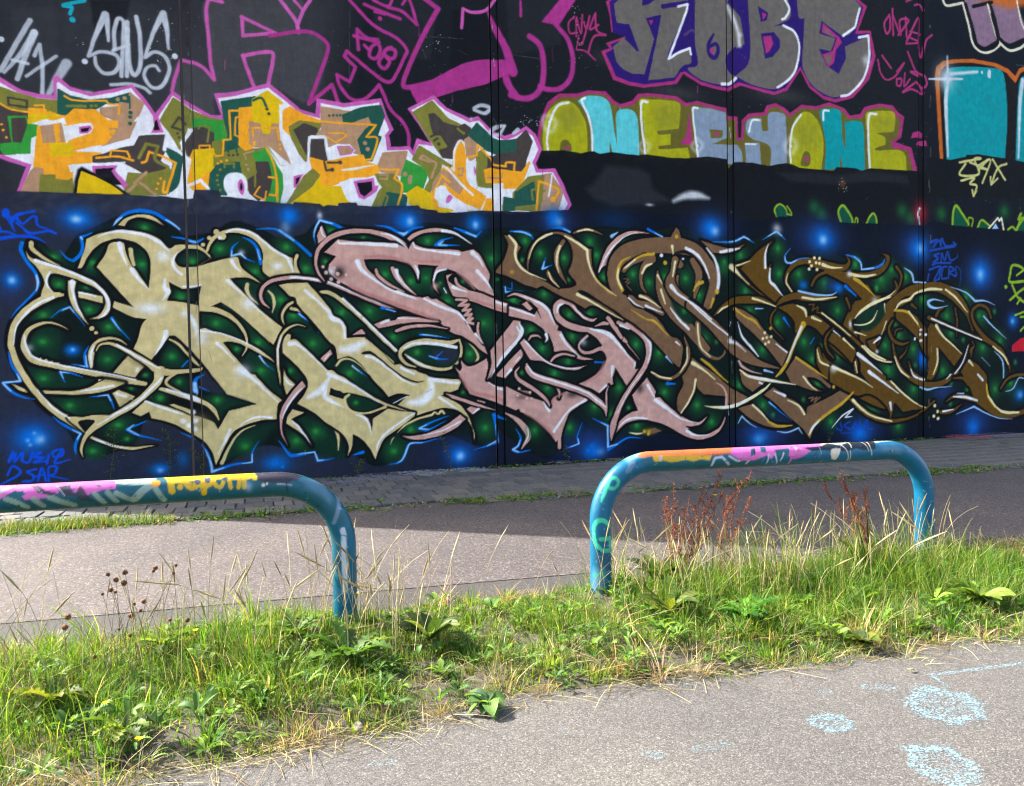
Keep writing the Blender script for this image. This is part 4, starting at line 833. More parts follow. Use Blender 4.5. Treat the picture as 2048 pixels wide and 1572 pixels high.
g;48;40;0;1;35.6;4.3;100;;ps-817,3134 -697,2976 -703,2776 -739,2700 -859,2871
g;48;40;0;1;45.1;4;100;;ps-1791,2734 -1602,2654 -1323,2587 -1239,2478 -1520,2534 -1733,2554 -1814,2649
g;48;40;0;1;45.8;4.1;100;;ps-1522,2461 -1306,2416 -1266,2318 -1356,2218 -1442,2255
g;48;40;0;1;44.6;4;100;;ps-2028,2190 -1930,2310 -1716,2410 -1610,2411 -1742,2276 -1871,2179
g;48;40;0;1;44.6;4;100;;ps-2067,1926 -1958,2094 -1789,2119 -1710,1925 -1804,1658 -1972,1661 -2052,1770
g;48;40;0;1;46.4;4.2;100;;ps-1313,2206 -1137,2195 -987,1972 -1154,1997 -1272,2096
g;48;40;0;1;46.5;4.2;100;;ps-1326,1775 -1158,1873 -994,1747 -1020,1648 -1168,1538 -1331,1627
g;48;40;0;1;44.5;4;100;;ps-2130,1591 -2015,1625 -1531,1483 -1358,1443 -1536,1336 -1930,1322 -2053,1422
g;48;40;0;1;45.2;4.1;100;;ps-1880,1248 -1561,1226 -1257,1180 -1217,1029 -1568,993 -1759,1049
g;48;40;0;1;48.4;4.3;100;;ps-608,1718 -462,1920 -303,1740 -236,1611 -426,1563 -611,1591
g;48;40;0;1;48.6;4.4;100;;ps-548,1387 -369,1485 -192,1456 -245,1277 -432,1333
g;48;40;0;1;48.1;4.3;100;;ps-760,1215 -250,1122 -251,1058 -625,1135
g;48;40;0;1;46.8;4.2;100;;ps-1301,809 -1074,974 -906,917 -1034,797 -880,664 -1028,621 -1250,682
g;48;40;0;1;46.5;4.2;100;;ps-1449,642 -1317,636 -1256,483 -1411,467 -1495,571
b;48;27;-741,3386,142,119,90
b;48;27;-1772,2963,135,112,90
b;48;27;-1357,2892,138,115,90
b;48;27;-784,2910,142,119,90
b;48;27;-1730,2633,135,113,90
b;48;27;-1407,2316,138,115,90
b;48;27;-1905,2250,134,112,90
b;48;27;-1926,1925,134,112,90
b;48;27;-1184,2095,140,117,90
b;48;27;-339,2505,146,122,90
b;48;27;-1218,1698,140,117,90
b;48;27;-1930,1471,135,112,90
b;48;27;-467,1727,146,121,90
b;48;27;-622,1190,145,121,90
b;48;27;-1655,1118,137,114,90
b;48;27;-1121,862,141,118,90
b;48;27;-1419,540,139,116,90
b;48;27;-1425,2609,69,57,80
b;48;27;-786,1491,71,59,80
b;48;27;-955,1332,71,59,80
b;48;27;-389,1394,73,61,80
b;48;27;-297,1109,74,61,80
b;48;27;-1026,683,71,59,80
b;48;41;-741,3386,53,45,90
b;48;41;-1772,2969,50,42,90
b;48;41;-1345,2917,51,43,90
b;48;41;-783,2917,53,45,90
b;48;41;-1730,2639,50,43,90
b;48;41;-1407,2328,51,43,90
b;48;41;-1905,2256,50,42,90
b;48;41;-1926,1925,50,42,90
b;48;41;-1194,2114,52,44,90
b;48;41;-339,2505,55,46,90
b;48;41;-1218,1698,52,44,90
b;48;41;-1930,1471,50,42,90
b;48;41;-467,1727,54,46,90
b;48;41;-622,1190,54,46,90
b;48;41;-1655,1129,51,43,90
b;48;41;-1121,862,53,44,90
b;48;41;-1419,543,52,44,90
b;48;41;-1425,2609,34,32,90
b;48;41;-786,1491,35,33,90
b;48;41;-955,1332,35,33,90
b;48;41;-389,1394,36,34,90
b;48;41;-297,1109,37,34,90
b;48;41;-1026,675,35,33,90
g;48;40;0;1;49.8;4.5;100;;ps24,3053 64,3196 250,3320 447,3355 594,3257 641,3128 442,3146 317,3115 168,3006
g;48;40;0;1;48.7;4.4;100;;ps-382,2962 -260,3093 -94,3112 -25,3025 -195,2917 -360,2887
g;48;40;0;1;51.9;4.6;100;;ps848,3307 1052,3276 1359,3047 1379,2779 1196,2827 1137,3040 1021,3076
g;48;40;0;1;50.8;4.6;100;;ps411,2937 688,3024 708,2814 808,2764 655,2707
g;48;40;0;1;50.6;4.5;100;;ps307,2738 581,2758 831,2672 784,2340 646,2404 501,2573
g;48;40;0;1;51.9;4.7;100;;ps792,2645 958,2621 1134,2451 950,2342 919,2128 819,2207
g;48;40;0;1;52.4;4.7;100;;ps963,2342 1108,2437 1389,2103 1595,1803 1561,1529 1352,1696 1097,2008 946,2155
g;48;40;0;1;53.7;4.8;100;;ps1453,2564 1614,2553 2001,2215 2066,2049 1899,1980 1793,2117 1608,2321
g;48;40;0;1;55.2;4.9;100;;ps1963,2380 2213,2383 2323,2245 2152,2160 2043,2256
g;48;40;0;1;49.6;4.4;100;;ps-117,2291 147,2268 340,2152 446,1943 117,2047 -123,2099
g;48;40;0;1;49.7;4.5;100;;ps-65,2433 200,2424 514,2153 759,1889 754,1703 483,1916 414,2113 245,2269
g;48;40;0;1;50.5;4.5;100;;ps186,1917 407,1864 854,1595 922,1245 841,1114 618,1346 403,1706
g;48;40;0;1;48.9;4.4;100;;ps-450,1423 -307,1484 -267,1200 -454,1282
g;48;40;0;1;49.8;4.5;100;;ps-124,1209 191,1187 460,1086 185,990 85,890 4,1036
g;48;40;0;1;48.8;4.4;100;;ps-505,1131 -151,1080 25,931 -37,882 -460,1052
g;48;40;0;1;50.7;4.5;100;;ps143,350 273,606 527,766 807,794 623,562 442,412
g;48;40;0;1;52.6;4.7;100;;ps955,1513 1023,1646 1212,1387 1145,1334 1016,1377
g;48;40;0;1;52.8;4.7;100;;ps960,706 1165,561 1267,420 1134,373 979,463
g;48;40;0;1;53;4.8;100;;ps1041,824 1200,899 1487,710 1697,424 1720,257 1398,331 1218,586
g;48;40;0;1;54.6;4.9;100;;ps1669,1528 1808,1636 1999,1550 2230,1294 2269,1125 2046,1187 1775,1374
g;48;40;0;1;54.4;4.9;100;;ps1568,1228 1798,1194 1906,1136 2266,1027 2124,934 1874,929 1740,1072
b;48;27;147,3147,162,137,90
b;48;27;1004,3194,170,143,90
b;48;27;1621,3436,175,148,90
b;48;27;595,2850,166,141,90
b;48;27;1263,2909,172,146,90
b;48;27;928,2474,170,143,90
b;48;27;1077,2275,171,145,90
b;48;27;1756,2309,177,150,90
b;48;27;2128,2326,180,152,90
b;48;27;108,2164,163,138,90
b;48;27;607,1902,167,141,90
b;48;27;1330,1885,174,147,90
b;48;27;635,1505,168,142,90
b;48;27;79,1137,163,138,90
b;48;27;395,520,166,141,90
b;48;27;1072,539,172,146,90
b;48;27;1352,647,175,148,90
b;48;27;1831,1455,178,151,90
b;48;27;1904,1052,179,152,90
b;48;27;1531,3026,94,80,80
b;48;27;331,1818,89,76,80
b;48;27;1019,1511,92,79,80
b;48;27;2076,3382,96,82,80
b;48;27;-181,2975,86,73,80
b;48;41;159,3148,56,52,90
b;48;41;1005,3210,58,54,90
b;48;41;1622,3447,60,56,90
b;48;41;595,2863,57,53,90
b;48;41;1264,2923,59,55,90
b;48;41;915,2487,58,54,90
b;48;41;1077,2275,59,55,90
b;48;41;1743,2336,61,57,90
b;48;41;2128,2326,62,58,90
b;48;41;83,2163,56,52,90
b;48;41;607,1902,58,54,90
b;48;41;1330,1885,60,56,90
b;48;41;635,1525,58,54,90
b;48;41;67,1143,56,52,90
b;48;41;407,506,57,53,90
b;48;41;1072,551,59,55,90
b;48;41;1339,667,60,56,90
b;48;41;1831,1468,61,57,90
b;48;41;1904,1051,62,58,90
b;48;41;1531,3026,43,40,90
b;48;41;331,1818,40,38,90
b;48;41;1019,1517,42,39,90
b;48;41;2076,3382,44,41,90
b;48;41;-305,1116,39,37,90
b;48;41;-181,2975,39,36,90
g;49;42;39.8;1;2.4;11.7;100;;ps-1050,3403! -941,3501 -771,3554 -635,3530 -511,3424! -647,3485 -794,3515 -908,3478 -972,3394!
g;49;42;38.8;1;2.3;11.4;100;;ls-1647,2077,5 -1746,2137,18 -1872,2160,29 -2009,2118,40 -2100,2022,49 -2131,1890,53 -2108,1795,58 -2043,1704,67 -1920,1658,61 -1763,1615,55 -1497,1549,55 -1225,1476,61 -1004,1421,65 -796,1380,53|ps-1157,1530! -983,1740! -806,1593! -912,1463!|pc-2013,1685 -1949,1733 -1939,1697 -1886,1714 -1877,1678 -1824,1683 -1820,1659 -1751,1664 -1763,1597 -1806,1592 -1810,1616 -1869,1611 -1873,1635 -1941,1636 -1951,1661 -2003,1673
g;49;42;38.3;1;2.3;11.3;100;;ps-1941,1321 -1666,1308 -1471,1333 -1338,1404 -1248,1445! -1027,1397! -1175,1325 -1342,1280 -1614,1263 -1932,1285!|pc-1331,1447 -1281,1452 -1326,1422|ps-2269,1413! -2189,1376 -2097,1325! -2108,1302! -2200,1340|ps-1176,1269! -1108,1311! -914,1218! -1098,1086! -1134,1187
g;49;42;35.5;1;2.4;11.8;100;;ls-990,1883,6 -1078,1946,24 -1188,1965,33 -1299,1934,49 -1373,1848,65 -1404,1726,65 -1402,1609,35
g;49;42;38.5;1;2.3;11.3;100;;ls-1734,2512,57 -1862,2462,84 -1980,2394,89 -2097,2297,83 -2193,2177,75 -2249,2034,66 -2262,1891,64 -2260,1866,64 -2214,1687,69 -2123,1482,69 -2015,1299,67 -1894,1138,70 -1761,1012,75 -1635,921,96 -1541,820,46|ps-2068,3030! -2003,2949 -1828,2889 -1660,2834 -1481,2755 -1342,2685 -1236,2577 -1173,2467 -1166,2343 -1218,2256 -1302,2213 -1400,2214! -1312,2243 -1249,2318 -1221,2404 -1238,2503 -1301,2581 -1408,2647 -1568,2716 -1705,2761 -1789,2770 -1835,2733 -1851,2648 -1832,2589 -1791,2544! -1676,2519! -1682,2489! -1799,2469 -1925,2455! -1912,2551 -1879,2648 -1906,2743 -1955,2837 -2035,2930|ls-2007,3134,56 -2004,3074,50 -1929,2994,39 -1826,2925,28 -1712,2869,7
g;49;42;29.6;1;2.3;11.4;100;;ps-1628,2684! -1537,2674! -1557,2558 -1554,2461 -1515,2339 -1419,2138! -1507,2242 -1589,2375 -1623,2508|pc-1514,2553 -1249,2496 -1246,2410 -1516,2480|ls-1382,2089,58|ls-1335,2036,42
g;49;42;34.3;1;2.3;11.4;100;;ps-1516,2839! -1475,2950 -1427,3097 -1407,3208! -1280,3275 -1080,3327 -834,3333 -608,3268 -473,3136 -391,3164 -285,3181 -84,3190 -73,3139! 21,3078 44,3028! -140,2897! 147,2825! 136,2436! -125,2317! -129,1996! -138,1687! -261,1841! -483,2002! -712,1686! -913,1833! -852,1984 -813,2135 -754,2210! -934,2246 -1137,2362! -1118,2437! -897,2359! -1102,2617! -1304,2864! -1200,3033 -1152,3158 -1062,3189 -985,3177! -971,3079 -925,2931 -849,2822 -714,2600! -690,2826 -686,2964 -728,3088 -838,3183 -961,3221 -1083,3228 -1217,3179 -1329,3089 -1398,2989 -1467,2852|hs-396,2987 -347,3077 -239,3145 -97,3138 -15,3090 44,3028! -140,2900! -270,2889 -363,2912|ps-142,2904! 82,2978 328,3051! 377,3040 435,2898 667,2708! 506,2776 382,2779 271,2757! 438,2572 657,2338 925,2108! 804,1875! 637,2035 430,2257 225,2438 70,2526 -50,2562 -117,2523! -127,2381! -352,2378! -337,2887!|ls-234,2367,74 40,2347,70 209,2288,61 341,2185,48 425,2061,36 465,1943,28 455,1824,23 403,1726,8|ps-434,1956! -261,1841 -134,1685 39,1436 192,1214! 567,1074! 210,995! 69,752! 11,852 -132,916 -796,1164! -960,1012! -859,964! -755,1017! -734,934! -501,861 -269,715 -105,597 -13,449 31,277! 96,417 200,621 289,729 453,807 643,852 822,856! 839,1045 899,1117! 767,1221 656,1344 583,1432! 559,1472! 496,1480! 351,1653! 268,1759 162,1909! 236,1922 358,1895 481,1836 666,1728 835,1620! 668,1775 470,1895 213,2000 32,2059! -51,2097! -141,2084! -310,2199!|hc-480,2700 -313,2608 -83,2654 -114,2535 -126,2394 -283,2430 -505,2455 -457,2567
g;49;1;0;1;3.9;4.4;100;;ps-489,1999! -413,1990 -261,1836 -135,1680 39,1432 191,1209! 567,1075! 210,997! 69,760! 7,856 -136,922 -556,1093 -715,1213 -544,1514 -701,1668!
g;49;36;0;1;24.9;4.5;100;;ps-106,1557 23,1425 151,1227 -125,1299
g;49;40;0;1;37.3;4.5;100;;ps-124,1208 191,1185 481,1078 210,1016 79,838 23,983 -131,1093
g;49;40;0;1;36.3;4.3;100;;ps-597,1680 -486,1894 -327,1715 -237,1560 -426,1550 -566,1565
b;49;27;-467,1727,121,109,90
b;49;27;75,1137,125,113,90
b;49;27;-622,1190,121,109,90
b;49;41;-467,1727,54,51,90
b;49;41;67,1143,56,52,90
b;49;41;-622,1190,54,50,90
b;49;41;-389,1394,55,51,90
g;49;40;0;1;36.5;4.4;100;;ps-524,1412 -381,1472 -265,1419 -270,1252 -432,1333
b;49;27;-389,1394,73,73,90
b;49;41;-389,1394,36,36,90
b;49;27;-339,2518,73,61,100
b;49;41;-339,2505,48,48,80
b;49;27;-184,2994,86,73,100
b;49;41;-184,2974,49,49,90
g;49;42;0;1;2.4;4.2;100;;ls-914,3099,53 -905,3019,53 -880,2908,41
g;49;1;0;1;2.4;4.2;100;;ls-942,3104,7 -934,2993,7 -893,2870,7
g;49;42;0;1;2.5;4.4;100;;ls-490,1952,19 -393,1894,32 -302,1791,30 -199,1662,37 -137,1597,12
g;49;42;0;1;2.5;4.4;100;;ls-95,2452,37 21,2499,40 165,2456,43 321,2348,36 490,2192,26 760,1908,6
g;49;42;19.4;1;2.5;7.3;100;;ls-619,1311,36 -481,1269,61 -260,1186,68 -209,1165,68 -79,1103,56 27,1008,50 84,875,13|pc-521,1098 -462,1109 -253,1018 -266,967
g;49;42;23.2;1;2.4;9.3;100;;ls-1342,1811,12 -1301,1879,23 -1212,1903,30 -1102,1871,42 -937,1770,53 -770,1655,66 -658,1565,85 -544,1525,85 -368,1528,55 -132,1550,43 -102,1575,7|ls-613,1539,133 -651,1400,97 -782,1252,74 -957,1106,71 -1151,988,65 -1343,872,68 -1467,766,53 -1525,658,37 -1549,560,28 -1528,473,5|ls-380,1522,12 -499,1461,37 -548,1385,34 -480,1320,27 -341,1240,17 -265,1212,5|ps-1687,973 -1515,977 -1394,997 -1207,990! -1298,894 -1399,824 -1489,767! -1531,807|hs-1571,918 -1483,945 -1385,923 -1431,857 -1499,780! -1530,830|ps-1447,709! -1424,733! -1251,643 -1085,585 -917,570 -676,582! -917,538 -1086,553 -1252,612
g;49;42;32.3;1;2.5;9.9;100;;ps-23,3102! 17,3219 92,3325 215,3396 363,3429 498,3416 647,3351 794,3213 957,3100 1085,3065! 1095,2958 1190,2827! 988,2815 796,2777! 697,2867 693,2972 702,3077 668,3208 570,3308 423,3367 275,3366 152,3315 53,3208 7,3103|ls1148,3094,47 1120,3012,40 1133,2919,40 1190,2827,13|ls120,3368,75|ls31,3284,55|ls189,3317,100|ls-50,3194,50
g;49;42;0;1;2.6;4.6;100;;ls491,2684,46 483,2612,51 512,2534,33 622,2417,8
g;49;42;0;1;2.7;4.6;100;;ls759,2604,21 815,2539,39 831,2433,36 802,2307,7
g;49;42;0;1;2.5;4.4;100;;ls-376,3152,49 -152,3168,49 -46,3121,32 41,3028,5
g;50;42;39.6;1;2.7;13.2;100;;ls1109,2471,34 1004,2409,37 936,2301,31 934,2208,24 958,2148,5|ls1054,2369,45 1171,2337,34 1286,2237,24 1414,2062,11
g;50;42;44.7;1;2.7;13.1;100;;ps936,1538! 966,1444 1079,1320! 959,1189! 925,1364|ps1032,985! 1187,932! 1015,851! 1142,710 1281,472! 1166,628 949,793! 964,880 1005,945
g;50;42;0;1;2.8;4.8;100;;ls1411,862,8 1569,732,33 1646,577,41 1642,384,11
g;50;42;0;1;2.6;4.6;100;;ls540,784,8 388,731,21 274,618,28 183,465,38 105,298,51
g;51;38;0;1;2.4;4.2;100;;ls-1106,3387,9 -996,3523,35 -826,3594,45 -645,3586,45 -486,3500,41 -326,3382,17
g;52;38;0;1;2.4;4.1;100;;ls-1345,3290,12 -1466,3230,34! -1453,3121,39 -1483,3010,41 -1561,2934,39! -1635,2968,23 -1701,3056,5
g;53;38;0;1;2.3;4;100;;ls-2105,3130,44 -2118,3046,40 -2066,2917,38 -1978,2777,36 -1949,2682,27 -1974,2562,22 -2093,2416,24 -2199,2296,18 -2253,2212,6
g;54;38;0;1;2.5;4.3;100;;ls-423,3283,12 -259,3259,29 -142,3225,42 -45,3274,20
g;55;38;0;1;2.3;4;100;;ls-1828,2215,7 -1741,2300,18 -1617,2362,23! -1550,2266,18 -1457,2126,5
g;56;38;0;1;2.4;4.2;100;;ls-1153,2226,35 -1095,2121,24 -954,1947,5
g;16;29;0;1;3.7;4.2;100;;ls-1094,3406,12 -1054,3458,30 -997,3504,16
g;16;29;0;1;3.9;4.3;100;;ls-486,3500,14 -395,3442,24 -326,3382,12
g;16;29;0;1;5.4;4;100;;ls-1963,2741,22 -1952,2658,27 -1974,2550,11
g;16;29;0;1;5.5;4.1;100;;ls-1698,2313,11 -1617,2356,18! -1571,2290,14
g;16;29;0;1;4.7;4.2;100;;ls-1148,2207,16 -1095,2121,12 -1052,2059,4
g;16;29;0;1;9.8;4.4;100;;ls-213,3241,20 -130,3228,25
g;16;29;0;1;5.5;4.1;100;;ls-1466,3230,21! -1450,3206,16
g;57;38;0;1;2.3;3.9;100;;ls-2292,1801,11 -2262,1652,29 -2204,1531,33 -2171,1441,27! -2361,1427,29! -2263,1306,33 -2141,1242,18 -2028,1215,4
g;16;29;0;1;5.3;4;100;;ls-2214,1531,11 -2174,1447,22! -2361,1427,22! -2283,1324,13
g;58;38;0;1;2.4;4.1;100;;ls-1421,1873,7 -1468,1763,30 -1461,1652,35 -1441,1609,28! -1618,1646,9
g;16;29;0;1;5.5;4.1;100;;ls-1458,1750,9 -1456,1640,16 -1446,1613,14! -1527,1626,7
g;59;38;0;1;2.3;4.1;100;;ls-1695,1412,6 -1749,1553,30! -1637,1533,23 -1499,1481,5
g;16;29;0;1;4.6;4.1;100;;ls-1714,1473,7 -1746,1549,18! -1659,1533,9
g;60;38;0;1;2.4;4.2;100;;ls-1447,1227,7 -1343,1237,14 -1221,1246,26! -1191,1164,26 -1160,1069,9
g;16;29;0;1;4.7;4.2;100;;ls-1343,1237,7 -1224,1243,16! -1196,1176,14
g;61;38;0;1;2.3;4.1;100;;ls-1846,996,7 -1733,888,30 -1543,769,28! -1589,685,35 -1613,600,30 -1605,508,6
g;16;29;0;1;5.5;4.1;100;;ls-1638,823,9 -1548,769,21! -1583,703,16
g;62;38;0;1;2.5;4.3;100;;ls-793,898,10 -1023,801,36! -912,727,29 -628,637,6
g;16;29;0;1;9.5;4.3;100;;ls-942,854,12 -1012,797,24! -889,719,14
g;63;38;0;1;2.5;4.4;100;;ls-281,1668,20 -343,1592,20
g;64;38;0;1;2.5;4.4;100;;ls-391,734,6 -274,671,20 -216,622,7
g;65;38;0;1;2.6;4.6;100;;ls624,3435,10 851,3446,26 1003,3381,37 1155,3268,40 1334,3107,45
g;16;29;0;1;15.6;4.7;100;;ls927,3430,18 1104,3305,24
g;66;38;0;1;2.6;4.6;100;;ls446,3316,8 569,3256,36 641,3141,44 668,2971,44
g;16;29;0;1;5.1;4.6;100;;ls629,3167,10 665,3023,18
g;67;38;0;1;2.6;4.5;100;;ls395,3255,6 313,3167,28 298,3063,30! 415,3093,25! 488,3030,20 599,2988,5
g;16;29;0;1;6.1;4.5;100;;ls306,3128,13 298,3063,25! 415,3093,23! 476,3037,15
b;16;5;428,3106,63,63,60
g;68;38;0;1;2.8;4.9;100;;ls2018,3517,7 1812,3493,41 1638,3559,40 1466,3597,32! 1403,3480,24 1381,3371,27 1411,3251,11
g;16;29;0;1;6.5;4.8;100;;ls1638,3559,16 1466,3595,27! 1410,3494,21 1383,3371,16
g;69;38;0;1;2.7;4.7;100;;ls1150,2303,32 1208,2250,24 1291,2183,4
g;16;29;0;1;4.2;4.7;100;;ls1157,2297,19 1246,2223,7
g;70;38;0;1;2.8;4.8;100;;ls1414,2055,35 1479,1994,27 1557,1898,4
g;16;29;0;1;4.3;4.8;100;;ls1420,2048,22 1492,1980,8
g;71;38;0;1;2.6;4.5;100;;ls-86,1484,10 -190,1416,50 -205,1287,57 -171,1234,25
g;16;29;0;1;12.4;4.4;100;;ls-203,1364,55 -194,1274,62
g;72;38;0;1;2.5;4.5;100;;ls-145,1318,20 -26,1263,5
g;73;38;0;1;2.6;4.5;100;;ls-136,554,15 -62,413,30 -20,189,38! 239,264,31 489,288,21! 493,421,18 585,569,5
g;16;29;0;1;6;4.5;100;;ls-96,480,10 -29,294,28 -20,189,30! 128,231,13
g;16;29;0;1;6.2;4.6;100;;ls364,276,8 487,288,18! 492,394,13
g;74;38;0;1;2.7;4.7;100;;ls840,563,7 952,395,32 1015,344,48 1319,381,22! 1356,249,32! 1449,258,22 1585,274,5
g;16;29;0;1;6.4;4.8;100;;ls1081,358,8 1316,379,19! 1356,256,22! 1436,261,11
g;75;38;0;1;2.8;5;100;;ls1852,303,14 1984,337,50
g;16;29;0;1;4.1;4.6;100;;ls622,1722,28 689,1622,16 738,1568,4
g;76;38;0;1;4.2;4.7;100;;ls701,1609,13 801,1527,4
g;16;29;0;1;4.4;4.9;100;;ls1868,1571,28 1956,1493,17 2010,1451,4
g;77;38;0;1;2.8;5;100;;ls1970,1486,11 2072,1415,4
b;49;5;-703,2348,228,102,95
b;49;5;-534,3026,108,96,90
b;49;5;-299,2289,73,61,80
g;49;5;0;1;5.6;4.1;100;;ls-1281,3244,7 -1114,3313,30 -947,3321,40 -722,3282,43 -564,3195,41 -452,3086,12
g;49;5;0;1;5.6;4.2;100;;ls-1035,3163,61 -1021,3077,47 -960,2893,9
g;49;5;0;1;4.5;4;100;;ls-1968,2921,45 -1724,2844,36 -1492,2742,32 -1343,2660,35 -1226,2528,35 -1181,2380,35 -1234,2269,26 -1302,2213,7
g;49;5;0;1;5.4;4;100;;ls-1820,2787,25 -1855,2696,29 -1847,2612,22 -1807,2547,7
g;49;5;0;1;5.5;4.1;100;;ls-1580,2667,63 -1578,2570,34 -1546,2400,27 -1475,2230,7
g;49;5;0;1;4.5;4;100;;ls-1794,2475,34 -1916,2419,29 -2044,2321,29 -2162,2177,20 -2213,2046,15 -2233,1891,11
g;49;5;0;1;4.6;4.1;100;;ls-1509,2541,23 -1412,2518,23 -1326,2495,19
g;49;5;0;1;9.5;4.2;100;;ls-905,2845,59 -829,2722,40 -714,2600,7
g;49;5;0;1;9.7;4.3;100;;ls-520,2730,24 -529,2616,48 -484,2567,61 -557,2464,12
g;49;5;0;1;5.8;4.4;100;;ls-358,3090,10 -420,2973,34 -400,2873,39 -320,2799,32
g;49;5;0;1;9.8;4.4;100;;ls-313,2640,17 -206,2642,30 -87,2664,20
g;49;5;0;1;14.8;4.4;100;;ls-229,2252,49 -179,2150,62 -165,2009,12
g;49;5;0;1;5.8;4.3;100;;ls-528,2047,61 -567,1920,44 -664,1756,10
b;49;5;-2069,1852,66,66,50
g;49;5;0;1;5.3;4;100;;ls-2116,2008,13 -2114,1937,22 -2081,1817,27 -2012,1726,27 -1762,1638,23 -1442,1566,21 -1114,1492,19 -902,1431,17
g;49;5;0;1;5.6;4.2;100;;ls-1367,1873,12 -1403,1762,30 -1402,1627,21
g;49;5;0;1;4.7;4.2;100;;ls-1102,1884,24 -937,1770,26 -770,1661,24 -612,1571,10
g;49;5;0;1;4.6;4.1;100;;ls-1537,1298,9 -1384,1324,26 -1162,1362,26
g;49;5;0;1;5.8;4.3;100;;ls-592,1450,24 -711,1326,29 -899,1142,31 -1128,1012,24 -1354,872,9
g;49;5;0;1;4.5;4;100;;ls-2003,1335,9 -1903,1187,14 -1822,1087,23 -1666,971,14
g;49;5;0;1;4.8;4.3;100;;ls-797,1151,24 -615,1069,29 -361,970,20
g;49;5;0;1;9.4;4.2;100;;ls-1121,1261,42 -944,1181,10
g;49;5;0;1;4.7;4.2;100;;ls-1414,701,7 -1360,674,21 -1197,603,16 -1030,556,6
g;49;5;0;1;9.7;4.4;100;;ls-539,1296,29 -376,1240,37 -224,1172,62 -154,1144,37
b;49;43;-138,845,162,162,70
g;49;5;0;1;16.7;4.3;100;;ls-863,1594,36 -887,1544,24
g;49;5;0;1;14.8;4.4;100;;lc-357,880,69
g;49;5;0;1;14.8;4.4;100;;lc-288,819,69
g;49;5;0;1;14.9;4.4;100;;lc-209,874,70
g;49;5;0;1;14.9;4.4;100;;lc-235,991,69
g;49;5;0;1;14.9;4.4;100;;lc-218,765,70
g;49;43;0;1;11.6;4.2;80;;ls-1309,1965,3
g;49;43;0;1;28.4;4.2;90;;ls-984,1714,24 -907,1657,48 -829,1599,36
g;49;43;0;1;23.4;4.2;90;;ls-1249,1432,28 -1050,1397,28
g;49;43;0;1;23.8;4.3;70;;ls-977,1207,48 -1081,1110,24
b;49;5;889,2945,104,78,90
b;49;5;496,2428,115,127,80
b;49;5;1255,2600,79,66,80
b;49;5;-90,1969,111,136,70
g;49;5;0;1;6;4.5;100;;ls239,3371,25 363,3416,28 523,3397,26 683,3300,31 831,3175,34 1021,3062,42! 1057,2970,42 1093,2865,21
g;49;5;0;1;6.1;4.5;100;;ls302,2998,45 349,2909,35 409,2858,10
g;49;5;0;1;10.1;4.5;100;;ls246,2730,50 329,2648,38 437,2539,13
g;49;5;0;1;6.1;4.6;100;;ls485,2468,38 620,2351,18 805,2161,4
g;49;5;0;1;6;4.5;100;;lc161,3296,50
g;49;5;0;1;5;4.4;100;;ls-136,2060,30 117,2034,20 421,1916,18 692,1743,6
g;49;5;0;1;10;4.5;100;;ls88,1892,50 160,1826,33 302,1655,8
b;49;5;397,1521,140,127,80
g;49;5;0;1;10.2;4.6;100;;ls373,1548,77 520,1426,51 692,1250,31 841,1099,8
g;49;5;0;1;6.1;4.6;100;;ls346,785,6 454,860,21 581,895,28 758,881,39
g;49;5;0;1;10.2;4.6;100;;ls215,739,33 176,636,36 60,419,6
g;49;5;0;1;6.3;4.7;100;;ls933,1431,8 989,1349,34 1053,1314,13
g;49;5;0;1;5.3;4.7;100;;ls1028,823,8 1116,725,32 1256,514,5
g;78;44;0;1;5.3;4;100;;ls-2286,583,29 -2331,459,29 -2256,563,29 -2270,456,29 -2184,565,29 -2187,463,29 -2115,446,29 -2080,565,29
g;78;44;0;1;5.4;4;100;;ls-2081,547,29 -1987,560,29 -2062,503,29 -1957,491,29 -2064,443,29 -1938,448,29
g;78;44;0;1;5.4;4.1;100;;ls-1903,531,29 -1928,410,29
g;78;44;0;1;5.5;4.1;100;;ls-1753,589,30 -1860,553,30 -1841,491,30 -1755,510,30 -1753,571,30 -1843,417,30 -1672,450,14
g;78;44;0;1;5.3;4;100;;ls-2347,304,29 -2292,409,29 -2212,332,29 -2276,264,29 -2432,191,15
g;78;44;0;1;5.4;4;100;;ls-2045,357,29 -2140,327,29 -2079,275,29 -2092,215,29 -2185,209,29
g;78;44;0;1;5.4;4;100;;ls-2029,210,29 -1982,365,29 -1945,205,29
g;78;44;0;1;5.4;4;100;;ls-2049,260,25 -1964,279,25
g;78;44;0;1;5.4;4.1;100;;ls-1914,202,29 -1909,361,29 -1824,367,30 -1848,283,30 -1901,263,29 -1701,200,11
g;79;44;0;1;4.4;3.9;100;;lc-2262,3500,83
g;79;44;0;1;5.2;3.9;100;;ls-2273,3464,66 -2233,3431,66 -2215,3373,44 -2173,3269,11
g;79;44;0;1;5.3;4;100;;ls-1964,3523,38 -2057,3500,33 -2161,3458,44 -2204,3385,44
g;79;44;0;1;5.3;3.9;100;;ls-2162,3447,44 -2123,3390,33 -2082,3368,27 -1987,3456,29 -1945,3447,31 -1928,3352,27 -1824,3315,13
g;79;44;0;1;5.3;3.9;100;;ls-2154,3376,29 -2094,3320,24 -2024,3252,38 -1920,3269,27 -1815,3292,34 -1742,3265,29
g;79;44;0;1;5.2;3.9;100;;ls-2340,3255,33 -2249,3259,28 -2159,3222,22
g;79;44;0;1;5.2;3.9;100;;ls-2343,3172,44 -2210,3202,40 -2067,3214,38 -1943,3196,27 -1851,3140,6
g;79;44;0;1;5.2;3.9;100;;ls-2338,3343,22 -2319,3285,22
b;47;37;2577,3691,423,226,80
b;47;38;2719,3642,241,213,100
b;47;29;2748,3644,71,85,90
b;47;38;3747,3667,209,209,90
